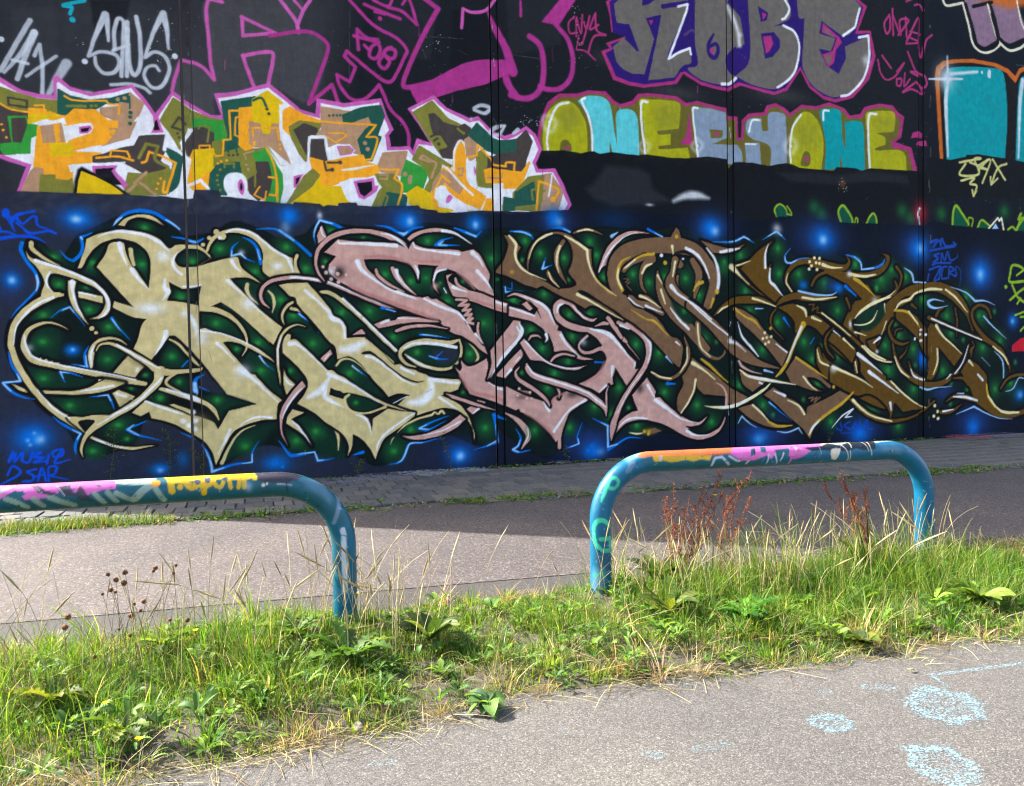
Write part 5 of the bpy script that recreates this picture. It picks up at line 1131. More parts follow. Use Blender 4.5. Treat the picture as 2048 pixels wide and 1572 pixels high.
b;47;29;3747,3645,67,74,80
b;47;37;3448,229,388,329,80
b;47;38;3417,216,224,194,90
b;47;29;3439,200,89,89,90
g;48;40;0;1;54.4;4.9;100;;ps1777,3389 2065,3430 2371,3375 2427,3342 2008,3331 1803,3336
g;48;40;0;1;57.3;5.1;100;;ps2829,3352 3007,3473 3274,3486 3151,3309 2944,3286
g;48;40;0;1;55.3;5;100;;ps2084,3045 2421,3056 2705,2981 2846,2787 2928,2562 2639,2613 2357,2748 2136,2908
g;48;40;0;1;57.5;5.2;100;;ps2879,2987 3115,2994 3081,2822 3107,2622 2930,2619
g;48;40;0;1;58.3;5.2;100;;ps3141,2852 3262,2912 3257,2683 3374,2541 3417,2397 3134,2537
g;48;40;0;1;59;5.3;100;;ps3381,2887 3532,2862 3682,2692 3470,2774
g;48;40;0;1;60.2;5.4;100;;ps3849,3338 3976,3460 4164,3439 4060,2935 4086,2641 3962,2756
g;48;40;0;1;60.1;5.4;100;;ps3739,2459 3955,2374 4044,2109 3977,1873 3822,1933 3704,2255
g;48;40;0;1;54.1;4.8;100;;ps1580,2512 1714,2459 2008,2159 2087,1993 1840,2049 1654,2240
g;48;40;0;1;55.3;5;100;;ps2014,2422 2237,2411 2430,2245 2232,2216 2094,2271
g;48;40;0;1;56.2;5;100;;ps2313,2063 2539,2021 2831,2106 3244,2078 3422,1934 2828,1992 2565,1880 2449,1824 2367,1937
g;48;40;0;1;55.7;5;100;;ps2114,1938 2281,1909 2531,1626 2472,1571 2305,1713
g;48;40;0;1;57.1;5.1;100;;ps2620,1767 2913,1850 3238,1790 3419,1760 3324,1558 3113,1532 2820,1622
g;48;40;0;1;59.7;5.3;100;;ps3543,1875 3665,1860 3723,1669 3629,1583 3523,1672
g;48;40;0;1;57.2;5.1;100;;ps2615,1526 2905,1478 3380,1383 3350,1354 3051,1390 2817,1480
g;48;40;0;1;57.5;5.2;100;;ps2653,658 2801,738 3067,755 2886,591 2709,556
g;48;40;0;1;56.4;5.1;100;;ps2246,395 2449,554 2677,429 2556,207 2326,164
g;48;40;0;1;60.5;5.4;100;;ps3737,787 3926,898 3985,659 4012,419 3791,401 3703,641
g;48;40;0;1;59.6;5.3;100;;ps3453,1207 3591,1232 3681,1083 3466,1090
g;48;40;0;1;61.5;5.5;100;;ps4243,2555 4372,2646 4609,2501 4529,2380 4305,2467
b;48;27;1737,2322,163,150,90
b;48;27;2123,2340,166,152,90
b;48;27;2466,1964,169,155,90
b;48;27;3004,3374,173,158,90
b;48;27;2359,2873,168,154,90
b;48;27;2757,2771,171,157,90
b;48;27;2971,2840,173,159,90
b;48;27;3283,2510,176,161,90
b;48;27;3993,3153,181,166,90
b;48;27;3873,2182,181,166,90
b;48;27;4322,2541,185,169,90
b;48;27;2808,1750,172,158,90
b;48;27;3616,1714,179,164,90
b;48;27;2688,628,172,158,90
b;48;27;2437,342,170,156,90
b;48;27;3842,605,182,167,90
b;48;41;1737,2322,54,51,90
b;48;41;2123,2347,55,52,90
b;48;41;2467,1978,56,53,90
b;48;41;3004,3374,57,54,90
b;48;41;2366,2873,56,53,90
b;48;41;2743,2784,57,54,90
b;48;41;3283,2503,58,55,90
b;48;41;3993,3153,60,57,90
b;48;41;3841,2182,60,57,90
b;48;41;4322,2541,61,58,90
b;48;41;2808,1750,57,54,90
b;48;41;3616,1728,59,56,90
b;48;41;2688,629,57,54,90
b;48;41;2436,329,56,54,90
b;48;41;3842,606,60,57,90
b;48;41;2064,3381,38,35,80
b;48;41;2971,2840,40,37,80
b;48;41;3531,2797,41,38,80
b;48;41;4089,2847,42,39,80
b;48;41;3497,1148,41,38,80
b;48;41;3184,2767,40,37,80
b;48;41;2222,1825,39,36,80
g;50;42;34.8;1;2.7;10.7;100;;ls1409,2597,27 1556,2600,54 1688,2527,54 1983,2284,55 2228,2035,53 2519,1760,48
g;50;42;39.1;1;2.7;10.4;100;;ps902,2687! 1058,2717 1272,2729! 1401,2590 1582,2362 1607,2280 1714,2227 1793,2117! 1796,1966! 2059,1974! 2223,1827 2389,1672 2472,1572! 2616,1584 2759,1511! 2817,1467! 2933,1428! 3006,1378! 3229,1358 3486,1338! 3422,1194! 3164,1114! 3358,1022 3493,915 3611,705 3675,393! 3655,571 3551,752 3401,889 3175,926 2951,877 2759,827! 2702,886! 2487,979! 2649,1115! 2693,1135! 2520,1161 2376,1116! 2294,1224 2170,1353 2035,1537 1913,1663 1804,1706 1667,1666! 1631,1845 1557,1912 1389,2130 1185,2371 1134,2437 1110,2517 1033,2543!
g;50;42;34.1;1;2.7;10.5;100;;ps923,1766! 927,1927 994,2020! 1039,2013! 1030,1940! 1108,1940 1313,1736 1521,1515! 1596,1510 1662,1447 1756,1404 1931,1262 2095,1160 2318,1034 2673,894! 2760,870! 2744,820 2509,652 2306,520 2210,342 2165,225! 2078,406 1942,552 1849,605! 1840,446 1773,294! 1788,463 1688,631 1489,777 1332,920 1099,1064! 1207,1196 1243,1303 1239,1398 1125,1563|hc1560,1271 1616,1235 1684,1224 1737,1184 1792,1196 1929,1165 2094,1111 2317,992 2160,920 2020,897 1882,916 1801,988 1735,1101 1534,1169
g;50;40;0;1;27.5;4.9;100;;ps1819,1154 1956,1136 2204,1017 2132,949 1979,941 1869,972 1802,1044
b;50;41;1905,1047,55,49,90
g;50;42;0;1;2.8;4.9;100;;ls1812,1161,33 1749,1101,41 1787,975,39 1895,902,39 2061,889,39 2344,970,23
g;50;1;0;1;3.3;5;100;;pc1991,877 2117,887 2316,950 2373,955 2143,809 2122,641 2080,811
g;50;1;0;1;3.4;5.1;100;;ls2359,969,34 2515,924,23 2680,891,6
g;50;1;0;1;3.3;5;100;;ls2019,1746,33 2067,1752,47 2137,1751,39 2248,1674,28 2414,1531,23 2612,1386,26 2784,1323,23 2902,1330,6
g;50;42;0;1;2.8;5;100;;ls2072,1951,14 2278,1771,14 2445,1629,20 2465,1586,9
g;50;1;0;1;2.8;5;100;;ls2059,1967,8 2278,1782,8 2458,1587,9
g;50;42;0;1;2.8;4.9;100;;ls1645,1578,30 1708,1650,33 1817,1669,25 1939,1608,17 2095,1453,6
g;50;42;0;1;2.9;5.1;100;;ls2486,589,7 2625,704,29 2802,782,29 3009,831,32 3054,870,29 3113,842,29 3159,884,35 3203,846,29
g;50;42;0;1;2.9;5.1;100;;ls2389,431,6 2419,501,17 2448,527,4
g;50;42;38.6;1;3;11.9;100;;ls3452,1928,30 3270,1885,74 2973,1908,87 2753,1881,86 2607,1811,71 2554,1726,51 2588,1641,43 2674,1576,34 2789,1539,14|ls3460,1935,24 3488,1805,36 3454,1645,36 3338,1530,38 3187,1497,44 2965,1536,44 2791,1610,58 2634,1726,23
g;50;40;0;1;17.1;5.1;100;;ps2620,1768 2825,1845 3120,1836 3359,1791 3434,1776 3431,1645 3308,1545 3158,1533 2893,1609 2705,1697
g;50;36;0;1;20.4;5.2;100;;ps3059,1779 3404,1776 3417,1660 3264,1575 3100,1606
b;50;27;2808,1745,129,100,90
b;50;41;2808,1752,57,54,90
g;50;42;0;1;3.1;5.4;100;;ls3604,1884,7 3710,1774,30 3746,1671,36 3706,1576,36
g;50;5;0;1;32.8;4.9;90;;ls1711,1803,68 1876,1816,124 2043,1898,69
g;50;5;0;1;35;5.2;100;;ls3019,1320,58 3001,1163,117 2866,1038,130 2661,1016,43
g;50;5;0;1;6.7;5;100;;ls2066,1703,42 2177,1674,42 2385,1517,28 2611,1344,23 2798,1268,9
g;50;5;0;1;11.7;5.2;100;;ls2991,1357,73 3183,1324,50 3424,1289,39
g;50;5;0;1;6.8;5.1;100;;ls2571,1528,43 2758,1440,29
g;50;5;0;1;7;5.3;100;;ls3134,1087,44 3281,981,36 3416,903,9
g;50;5;0;1;6.9;5.2;100;;ls2745,863,23 2510,723,31 2307,577,34 2205,441,28 2189,343,8
g;50;5;0;1;5.5;5;100;;ls1908,874,19 2045,806,36 2124,585,6
g;50;5;0;1;5.7;5.1;100;;ls2621,1818,29 2767,1881,40 3046,1879,44 3405,1820,50
g;50;5;0;1;5.7;5.1;100;;ls2676,1690,29 2848,1581,26 3024,1514,7
g;50;5;0;1;5.7;5.1;100;;ls2445,1023,11 2649,1116,14
g;50;5;0;1;5.5;4.9;100;;ls1756,2515,35 1997,2284,28
g;50;5;0;1;5.5;5;100;;ls2037,2243,33 2505,1782,28
g;50;5;0;1;10.6;4.8;100;;ls1251,2614,48 1419,2468,35 1554,2334,46 1606,2240,73 1739,2172,44 1775,1966,33
g;50;5;0;1;10.5;4.7;100;;ls1016,1886,66 1107,1885,48 1287,1736,27 1520,1501,11
g;50;5;0;1;10.8;4.9;100;;ls1533,1460,60 1693,1388,46 1909,1273,33 2239,1040,14
g;50;5;0;1;21.7;4.9;100;;ls1545,1419,33 1434,1244,94 1245,1140,45
g;50;5;0;1;10.8;4.9;100;;ls1501,1249,19 1485,1133,60 1738,987,8
g;50;42;29.3;1;2.7;8;100;;ls1244,2116,5 1127,2149,19 1009,2102,29 916,1995,34 867,1848,34 858,1740,31 860,1580,29 876,1446,24 885,1312,4
g;50;5;0;1;4.2;4.7;100;;ls915,1988,10 871,1848,18 857,1701,16 859,1595,7
g;80;45;33.7;1;2.7;10.4;100;;ls766,2373,8 685,2444,34 657,2549,44 704,2669,44 833,2751,47 1026,2790,50 1208,2794,48 1538,2742,46 1873,2613,49 2282,2447,42 2547,2373,9
g;80;5;0;1;5.3;4.7;100;;ls1052,2790,26 1208,2794,29 1538,2749,22 1873,2626,22 2283,2460,20
g;80;45;31.9;1;2.7;10.6;100;;ps1172,1373! 1216,1297! 1075,1146 954,988 898,829 894,668 960,483! 880,642 860,830 876,964 944,1096 1051,1241|pc1425,1680 1568,1801 1594,1740 1477,1625|pc1872,2007 2012,2090 2065,2021
g;80;5;0;1;4.3;4.8;100;;ls1170,1278,5 1062,1159,24 941,975,24 899,869,7
g;80;5;0;1;4.3;4.9;100;;ls1547,1741,16 1484,1667,11
g;80;45;35;1;2.8;10.8;100;;ls1511,2755,11 1434,2861,32 1398,3022,40 1443,3199,51 1593,3354,62 1797,3445,63 2067,3478,58 2289,3454,70 2457,3406,84 2598,3329,99 2711,3249,43|pc1427,3387 1491,3531 1553,3366 1438,3273
g;80;5;0;1;5.4;4.8;100;;ls1477,3497,13 1501,3404,21 1540,3365,7
g;80;45;34.2;1;2.9;11.4;100;;ps2700,3396! 2788,3477 3008,3552 3186,3567 3395,3535 3574,3428 3680,3345! 3514,3454 3304,3509 3081,3512 2860,3453 2742,3363!
g;80;45;37.6;1;2.8;10.8;100;;ps1521,3155! 1667,3303 1722,3335 2008,3324 2512,3325! 2654,3275 2718,3249! 2756,3321 2793,3358! 2828,3310 3002,3268 3465,3264! 3525,3238! 3632,3264! 3709,3281! 3815,3191 3890,3047 3957,2903 3932,2799! 3961,2697 4046,2596! 3897,2608 3774,2679 3653,2778 3563,2863 3443,2932 3353,2965! 3263,2984 3143,2923 3096,2822 3108,2708 3166,2602! 3079,2722 3082,2865 3114,2965 3160,3024! 2851,3028! 2853,2788! 2819,2900 2735,3025 2620,3063 2421,3091 2064,3079! 2110,2949 2274,2801 2440,2680 2624,2599 2913,2548! 2987,2570! 3045,2528! 3120,2537! 3208,2481 3431,2354 3580,2195 3699,2021 3821,1889 3903,1711! 3788,1786 3651,1904 3499,1992! 3394,2021! 3274,2079 3157,2193 2835,2305 2548,2401 2267,2509 1991,2615 1748,2733! 1589,2865 1577,2987! 1681,3106!
g;80;45;22.3;1;2.9;8.4;100;;ls2235,2932,42 2275,2843,48 2413,2735,42 2639,2628,14|ls2475,2960,56 2530,2864,85 2641,2726,57 2812,2588,14
g;80;45;35.2;1;3;8.8;100;;ps3276,2884! 3367,2908! 3305,2842 3319,2785 3468,2702 3666,2662 3835,2622 4045,2544 4369,2438 4642,2336! 4639,2171! 4286,2318 3971,2404 3740,2488 3587,2530 3375,2584! 3303,2741|ls3418,2838,35 3454,2745,44 3620,2661,15
g;80;45;20.7;1;3;7.4;100;;lc3419,2527,38 3587,2523,39 3463,2441,39 3616,2458,39 3522,2369,39 3645,2385,39 3551,2297,39 3659,2313,39 3580,2225,39 3673,2254,39 3595,2196,39 3679,2174,39
g;80;45;27.9;1;2.9;8.4;100;;ps2189,2160! 2373,2231! 2415,2210! 2501,2218! 2545,2260 2761,2269 2980,2235 3157,2193 2760,2191 2471,2147 2257,2098!|ls2512,2063,43 2686,2120,49 2978,2142,35 3290,2093,9|ls3764,2182,36 3747,2094,36 3776,1977,30 3836,1874,8
g;80;46;0;1;16.4;4.9;80;;ls1856,2695,41 2129,2576,61 2478,2456,62 2836,2334,63 3128,2222,35
g;80;46;0;1;13.8;5;80;;ls2086,3114,33 2366,3124,48 2621,3077,34 2763,3011,20
g;80;46;0;1;11.5;5.1;80;;ls2794,3097,20 2939,3074,43 3176,3082,50
g;80;46;0;1;11.8;5.3;80;;ls3443,2932,21 3593,2820,51 3713,2692,30
g;80;46;0;1;11.9;5.3;80;;ls3587,2566,30 3894,2469,39 4287,2355,40 4591,2223,31
g;80;5;0;1;6.5;4.9;100;;ls1715,3332,14 1734,3289,27 2007,3297,41 2540,3291,54
g;80;5;0;1;5.7;5.1;100;;ls2785,3343,20 2827,3268,29 3075,3235,32 3479,3207,50
g;80;5;0;1;6.7;5;100;;ls2317,3455,11 2457,3434,28 2570,3369,45 2697,3262,14
g;80;5;0;1;5.8;5.2;100;;ls3230,3534,47 3409,3514,35 3680,3360,9
g;80;5;0;1;11;4.9;100;;ls1974,3041,72 2040,2919,58 2204,2799,39 2440,2652,28 2825,2525,7
g;80;5;0;1;6.8;5.1;100;;ls2539,2626,51 2811,2532,9
g;80;5;0;1;6.9;5.2;100;;ls2928,2534,29 3177,2423,44 3431,2339,47 3550,2224,24 3639,2094,6
g;80;5;0;1;6;5.4;100;;ls3715,2021,39 3820,1874,8
g;80;5;0;1;7.2;5.4;100;;ls3693,3230,78 3799,3132,42 3858,3017,8
g;80;5;0;1;7.2;5.4;100;;ls3764,2956,63 3886,2828,42 4007,2654,8
g;80;5;0;1;5.8;5.2;100;;ls3081,2808,29 3128,2923,35 3278,2977,23
g;80;5;0;1;5.7;5.1;100;;ls2807,3013,14 2849,2929,40 2853,2816,7
g;80;5;0;1;6.8;5.1;100;;ls2531,2934,57 2572,2809,28 2755,2630,6
g;80;5;0;1;7.1;5.3;100;;ls3378,2714,56 3589,2646,12
g;80;5;0;1;6.1;5.5;100;;ls4052,2508,40 4368,2408,31 4606,2336,31
g;80;5;0;1;5.6;5;100;;ls2287,2168,20 2401,2217,37
g;80;5;0;1;4.5;5.1;100;;ls2545,2246,14 2805,2248,9
g;80;5;0;1;4.7;5.3;100;;ls3235,2697,12 3271,2626,18
b;80;1;1710,2882,122,108,85
b;80;5;1616,2893,74,74,80
b;80;47;3108,2722,72,72,70
g;80;47;0;1;4.3;4.9;100;;lc1645,2942,43
g;80;47;0;1;4.3;4.8;100;;lc1495,2955,43
g;80;47;0;1;4.4;4.9;100;;lc1812,2851,44
g;80;47;0;1;4.3;4.8;100;;lc1600,2784,54
g;80;47;0;1;4.3;4.9;100;;lc1701,2746,54
g;80;47;0;1;4.3;4.8;100;;lc1536,2875,54
g;80;47;0;1;4.3;4.9;100;;lc1697,2862,54
g;80;45;37.2;1;2.9;11.5;100;;ps2564,543! 2796,539 3094,612 3322,732 3445,815! 3535,753! 3365,614 3091,510 2795,475 2650,503|pc3554,899 3632,947 3785,898 3644,815
g;80;45;29.5;1;3;8.8;100;;ps3225,1142! 3345,1109 3435,1078 3709,981 4052,851! 3709,937 3434,1034 3328,1066!|pc3711,1033 3850,994 3849,974 3726,1007|ls4162,817,15 4337,721,62 4496,563,97 4542,425,82 4425,250,16
g;80;45;41.5;1;3;11.9;100;;ps3384,1530! 3458,1470 3490,1514! 3477,1630! 3567,1541 3690,1554 3815,1611 3878,1655! 3907,1536 3873,1389 3903,1300! 4027,1238 4345,1170 4604,1133! 4597,725! 4419,800! 4404,883! 4339,841! 4023,986 3604,1124! 3531,1279 3442,1427
g;80;45;36.5;1;3.1;9.1;100;;ps3943,1765! 4333,2231! 4445,2217! 4427,2097 4482,2007 4358,1888 4195,1725 4033,1505 3888,1330! 3954,1536 3957,1668|ps4030,1386! 4273,1635 4454,1798! 4468,1678 4319,1515 4188,1346!|ps4439,1873! 4521,1932! 4617,1842! 4613,1646! 4502,1767
g;80;46;0;1;14.9;5.3;80;;ls3457,1398,36 3636,1160,51 4024,1053,52 4579,847,53
b;80;1;4505,1075,203,93,60
g;80;47;0;1;3.7;5.6;100;;lc4402,1176,44
g;80;47;0;1;3.7;5.6;100;;lc4384,1079,44
g;80;47;0;1;3.8;5.6;100;;lc4529,1030,44
g;80;5;0;1;7.4;5.6;100;;ls4379,2127,31 4441,1992,50 4163,1681,49 3935,1359,8
g;80;5;0;1;7.4;5.5;100;;ls4058,1193,37 4296,1142,43
g;80;5;0;1;4.9;5.5;100;;ls3902,1285,9 4027,1223,15
g;80;5;0;1;6.2;5.6;100;;ls4419,1663,28 4353,1589,8
g;80;5;0;1;7.4;5.5;100;;ls4270,1471,49 4173,1369,12
g;80;5;0;1;5.8;5.2;100;;ls2870,536,7 3168,594,18 3458,719,24
g;80;5;0;1;6;5.4;100;;ls3739,892,36 3644,822,8
g;81;38;0;1;2.8;5;100;;ls2235,3569,7 2432,3544,34 2643,3443,45! 2790,3548,34 2950,3577,7
g;16;29;0;1;6.8;5.1;100;;ls2572,3481,14 2655,3457,43! 2702,3494,14
g;82;38;0;1;3;5.3;100;;ls3411,3586,21 3592,3530,42 3751,3472,33! 3838,3563,8
g;16;29;0;1;7.1;5.3;100;;ls3592,3530,15 3744,3476,27!
g;83;38;0;1;3;5.3;100;;ls3393,3448,7 3227,3398,29 3122,3322,44! 3496,3330,7
g;16;29;0;1;11.7;5.2;100;;ls3242,3384,15 3174,3331,38! 3300,3327,15
g;84;38;0;1;2.9;5;100;;ls2307,2398,42 2504,2344,14
g;16;29;0;1;4.5;5;100;;ls2377,2378,11 2504,2344,11
g;85;38;0;1;3;5.2;100;;ls2858,2014,29 3064,1992,20 3302,1956,6
g;16;29;0;1;4.6;5.2;100;;ls2887,2014,17 3064,1995,12 3182,1978,4
g;86;38;0;1;3.1;5.5;100;;ls4198,2732,37 4213,2651,31! 4373,2676,22 4502,2679,6
g;87;38;0;1;3.2;5.5;100;;ls4311,2809,12 4317,2705,15! 4230,2718,12
g;16;29;0;1;4.9;5.5;100;;ls4206,2732,18 4213,2658,21! 4309,2668,8
g;88;38;0;1;3;5.2;100;;ls2991,1701,20 3101,1656,29 3280,1647,9
g;89;38;0;1;3;5.3;100;;ls3200,1763,9 3102,1685,20
g;16;29;0;1;4.7;5.2;100;;ls2998,1696,12 3116,1656,12
g;90;38;0;1;3;5.3;100;;ls3270,807,7 3022,730,29 2813,639,35! 2945,611,29 3231,736,6
g;16;29;0;1;5.8;5.2;100;;ls2932,691,9 2820,638,23! 2960,620,12
g;91;38;0;1;2.9;5.1;100;;ls2354,136,7 2541,174,29 2617,320,37 2677,423,35 2882,434,23 3166,492,6
g;16;29;0;1;5.7;5.1;100;;ls2483,157,9 2564,209,23 2632,347,26 2684,423,20 2867,431,7
g;92;38;0;1;3.2;5.5;100;;ls4176,712,15 3987,794,61! 4015,614,46 4050,374,40! 3852,325,21 3649,277,6
g;16;29;0;1;7.4;5.5;100;;ls4016,644,12 4040,405,28! 3868,327,12
g;93;38;0;1;3.2;5.6;100;;ls4334,570,8 4412,431,31 4378,312,37 4280,250,40! 4376,200,25 4568,227,16
g;16;29;0;1;7.5;5.6;100;;ls4412,401,13 4369,305,22 4283,250,31! 4376,207,16
b;47;37;5085,3764,413,270,90
b;47;38;5036,3807,190,222,90
b;47;29;5119,3766,95,95,50
b;47;37;5660,246,694,430,100
b;47;38;5658,152,248,198,90
b;47;38;5563,158,39,39,80
b;47;38;5634,240,39,39,80
b;47;29;5798,129,116,83,40
b;47;37;7960,3816,594,396,80
b;47;38;7950,3799,288,252,100
b;47;29;8029,3762,108,108,80
b;47;37;10292,3756,791,514,80
b;47;38;10360,3742,337,297,90
b;47;29;10364,3716,119,119,90
b;47;5;9333,3858,133,133,70
b;47;37;9029,293,800,457,100
b;47;38;8923,195,303,208,70
b;47;29;8923,186,151,113,40
b;47;37;11267,243,624,416,90
b;47;38;11219,173,311,249,90
b;47;37;12610,3660,629,503,80
b;47;38;12708,3646,357,336,90
b;47;29;12745,3656,126,126,70
b;47;37;14369,3241,626,581,90
b;47;38;14369,3223,358,358,100
b;47;29;14356,3203,134,156,80
b;47;38;15298,2285,208,208,90
b;47;29;15284,2275,69,69,70
b;47;37;14165,246,672,403,90
b;47;38;14165,151,246,291,80
b;47;38;15502,776,258,211,80
b;47;29;15516,766,93,93,60
b;47;37;13333,894,434,282,90
b;48;27;4545,3446,170,186,90
b;48;27;4794,3254,172,188,90
b;48;27;5201,3193,176,192,90
b;48;27;5650,3463,179,195,90
b;48;27;5768,3244,180,197,90
b;48;27;6248,3481,184,201,90
b;48;27;5894,2922,181,198,90
b;48;27;4850,2638,173,189,90
b;48;27;5271,2309,177,193,90
b;48;27;5632,2336,180,196,90
b;48;27;6431,2991,186,203,90
b;48;27;6721,2848,188,205,90
b;48;27;7039,2960,191,208,90
b;48;27;7429,2946,194,212,90
b;48;27;7696,2658,196,214,90
b;48;27;7374,2392,194,212,90
b;48;27;4618,2078,172,188,90
b;48;27;5317,1980,177,194,90
b;48;27;4802,1791,174,189,90
b;48;27;6469,1851,187,204,90
b;48;27;6901,1696,190,208,90
b;48;27;5003,1407,175,191,90
b;48;27;6143,1150,185,202,90
b;48;27;5696,865,181,198,90
b;48;27;6002,712,184,201,90
b;48;27;5250,541,178,194,90
b;48;27;4647,522,173,189,90
b;48;27;6469,535,188,205,90
b;48;27;6996,1047,192,209,90
b;48;27;7636,815,197,215,90
b;48;27;4874,1167,175,190,90
b;48;27;5242,1587,177,193,90
b;48;41;4545,3446,52,55,85
b;48;41;4795,3269,53,56,85
b;48;41;4491,3153,52,55,85
b;48;41;5201,3208,54,57,85
b;48;41;5272,2868,54,57,85
b;48;41;5650,3478,55,58,85
b;48;41;5768,3275,55,59,85
b;48;41;6248,3481,56,60,85
b;48;41;5894,2922,56,59,85
b;48;41;4850,2638,53,56,85
b;48;41;4335,2547,52,55,85
b;48;41;5271,2325,54,58,85
b;48;41;5632,2336,55,58,85
b;48;41;6431,2991,57,60,85
b;48;41;6722,2864,58,61,85
b;48;41;7039,2960,59,62,85
b;48;41;7429,2946,60,63,85
b;48;41;7696,2674,60,64,85
b;48;41;7374,2392,60,63,85
b;48;41;4618,2086,53,56,85
b;48;41;5317,1980,55,58,85
b;48;41;4802,1799,53,56,85
b;48;41;6469,1851,57,61,85
b;48;41;6901,1712,59,62,85
b;48;41;5003,1407,54,57,85
b;48;41;4451,1425,53,56,85
b;48;41;4874,1174,54,57,85
b;48;41;6143,1157,57,60,85
b;48;41;5696,871,56,59,85
b;48;41;6002,719,56,60,85
b;48;41;5250,547,55,58,85
b;48;41;4647,528,53,56,85
b;48;41;6469,525,58,61,85
b;48;41;6996,1054,59,62,85
b;48;41;7636,822,61,64,85
b;48;41;6318,818,57,61,85
b;48;41;5242,1587,54,58,85
b;48;27;8548,3369,203,221,90
b;48;27;8212,3166,200,218,90
b;48;27;9352,3526,209,229,90
b;48;27;9370,3082,210,229,90
b;48;27;9802,3085,214,233,90
b;48;27;10389,2935,219,239,90
b;48;27;11730,3048,230,251,90
b;48;27;8655,2751,204,223,90
b;48;27;8724,2415,205,224,90
b;48;27;9331,2223,210,229,90
b;48;27;10693,2444,222,242,90
b;48;27;11381,2379,228,248,90
b;48;27;9915,1877,215,235,90
b;48;27;10701,1624,222,243,90
b;48;27;7802,1935,198,216,90
b;48;27;8999,1744,208,227,90
b;48;27;10221,1106,219,239,90
b;48;27;10101,1567,217,237,90
b;48;27;9001,776,209,228,90
b;48;27;8506,1139,204,223,90
b;48;27;7925,520,200,218,90
b;48;27;11531,654,230,251,90
b;48;27;10523,421,222,242,90
b;48;27;11896,1343,233,254,90
b;48;41;8548,3369,59,66,80
b;48;41;8213,3249,58,65,80
b;48;41;9352,3526,61,68,80
b;48;41;9370,3082,61,68,80
b;48;41;9802,3085,62,70,80
b;48;41;10389,2935,63,71,80
b;48;41;11114,3328,65,73,80
b;48;41;11730,3048,67,75,80
b;48;41;11633,2864,66,75,80
b;48;41;8655,2751,59,66,80
b;48;41;8724,2415,59,67,80
b;48;41;9331,2223,61,68,80
b;48;41;10693,2444,64,72,80
b;48;41;11381,2379,66,74,80
b;48;41;9915,1877,62,70,80
b;48;41;10315,1805,63,71,80
b;48;41;10701,1624,64,72,80
b;48;41;7802,1935,57,64,80
b;48;41;8039,1885,58,65,80
b;48;41;8999,1744,60,68,80
b;48;41;10221,1106,63,71,80
b;48;41;10689,1631,64,72,80
b;48;41;10101,1567,63,71,80
b;48;41;9897,842,63,70,80
b;48;41;9001,776,60,68,80
b;48;41;9222,596,61,69,80
b;48;41;8506,1139,59,66,80
b;48;41;8798,1472,60,67,80
b;48;41;7925,520,58,65,80
b;48;41;11531,654,67,75,80
b;48;41;10523,421,64,72,80
b;48;41;11896,1343,67,76,80
b;48;27;11115,3296,218,238,90
b;48;27;11996,3209,225,246,90
b;48;27;11748,3043,223,244,90
b;48;27;12354,3103,228,249,90
b;48;27;12806,2688,233,254,90
b;48;27;13949,2735,242,265,90
b;48;27;13433,2375,238,260,90
b;48;27;14398,2383,247,269,90
b;48;27;12184,1979,228,249,90
b;48;27;11839,1801,225,246,90
b;48;27;13549,2033,240,261,90
b;48;27;14427,1749,247,270,90
b;48;27;14913,1880,252,274,90
b;48;27;11909,1318,226,247,90
b;48;27;12559,960,232,253,90
b;48;27;11543,675,223,244,90
b;48;27;12170,274,229,250,90
b;48;27;13333,1301,238,260,90
b;48;27;14781,911,251,274,90
b;48;27;15235,1016,255,278,90
b;48;27;12560,1707,231,252,90
b;48;41;11115,3296,63,71,80
b;48;41;11996,3227,65,73,80
b;48;41;11748,3043,65,73,80
b;48;41;11631,2881,64,72,80
b;48;41;12354,3103,66,74,80
b;48;41;12806,2688,67,76,80
b;48;41;13949,2735,70,79,80
b;48;41;13433,2375,69,78,80
b;48;41;14318,2383,71,80,80
b;48;41;14761,2472,72,81,80
b;48;41;11375,2402,64,72,80
b;48;41;12101,2194,66,74,80
b;48;41;12184,1997,66,74,80
b;48;41;11839,1801,65,73,80
b;48;41;13549,2033,69,78,80
b;48;41;13885,1902,70,79,80
b;48;41;14427,1749,72,81,80
b;48;41;14913,1880,73,82,80
b;48;41;11909,1335,65,74,80
b;48;41;12559,960,67,76,80
b;48;41;11543,675,65,73,80
b;48;41;12170,274,66,75,80
b;48;41;13333,1301,69,78,80
b;48;41;13550,1055,70,78,80
b;48;41;13992,913,71,80,80
b;48;41;14781,911,73,82,80
b;48;41;15235,1016,74,83,80
b;48;41;15372,1440,74,83,80
b;48;41;13538,645,70,78,80
b;48;41;12608,1423,67,76,80
b;48;41;12560,1732,67,75,80
b;48;37;12756,1559,191,233,100
b;48;38;12806,1540,127,234,90
b;48;37;10587,2893,272,175,90
b;48;38;10720,2853,156,117,90
g;80;45;42.8;1;3.4;13.2;100;;ps5791,2997! 5845,3154 5972,3407 6188,3604 6441,3686 6751,3661! 6513,3650 6295,3593 6115,3444 5970,3220 5942,3126! 5880,3093!
g;80;45;37;1;3.2;12.3;100;;ps4191,1221! 4494,1078 4788,978! 4902,868 4927,867! 4955,1003 5107,1075 5209,1119! 5413,1051 5620,983! 5410,881 5237,763 5133,583 5105,430 5010,327! 4896,486 4651,710 4417,825! 4401,878! 4344,850! 4185,923!|ls5237,763,6 5150,613,39 5079,431,55 5068,247,64
g;80;45;37.3;1;3.2;12.4;100;;ls4413,1515,12 4347,1427,34 4401,1321,53 4578,1211,57 4740,1101,54 4871,975,41 4911,898,16|ls4892,1264,10 5009,1216,32 5082,1107,35 5072,1015,13
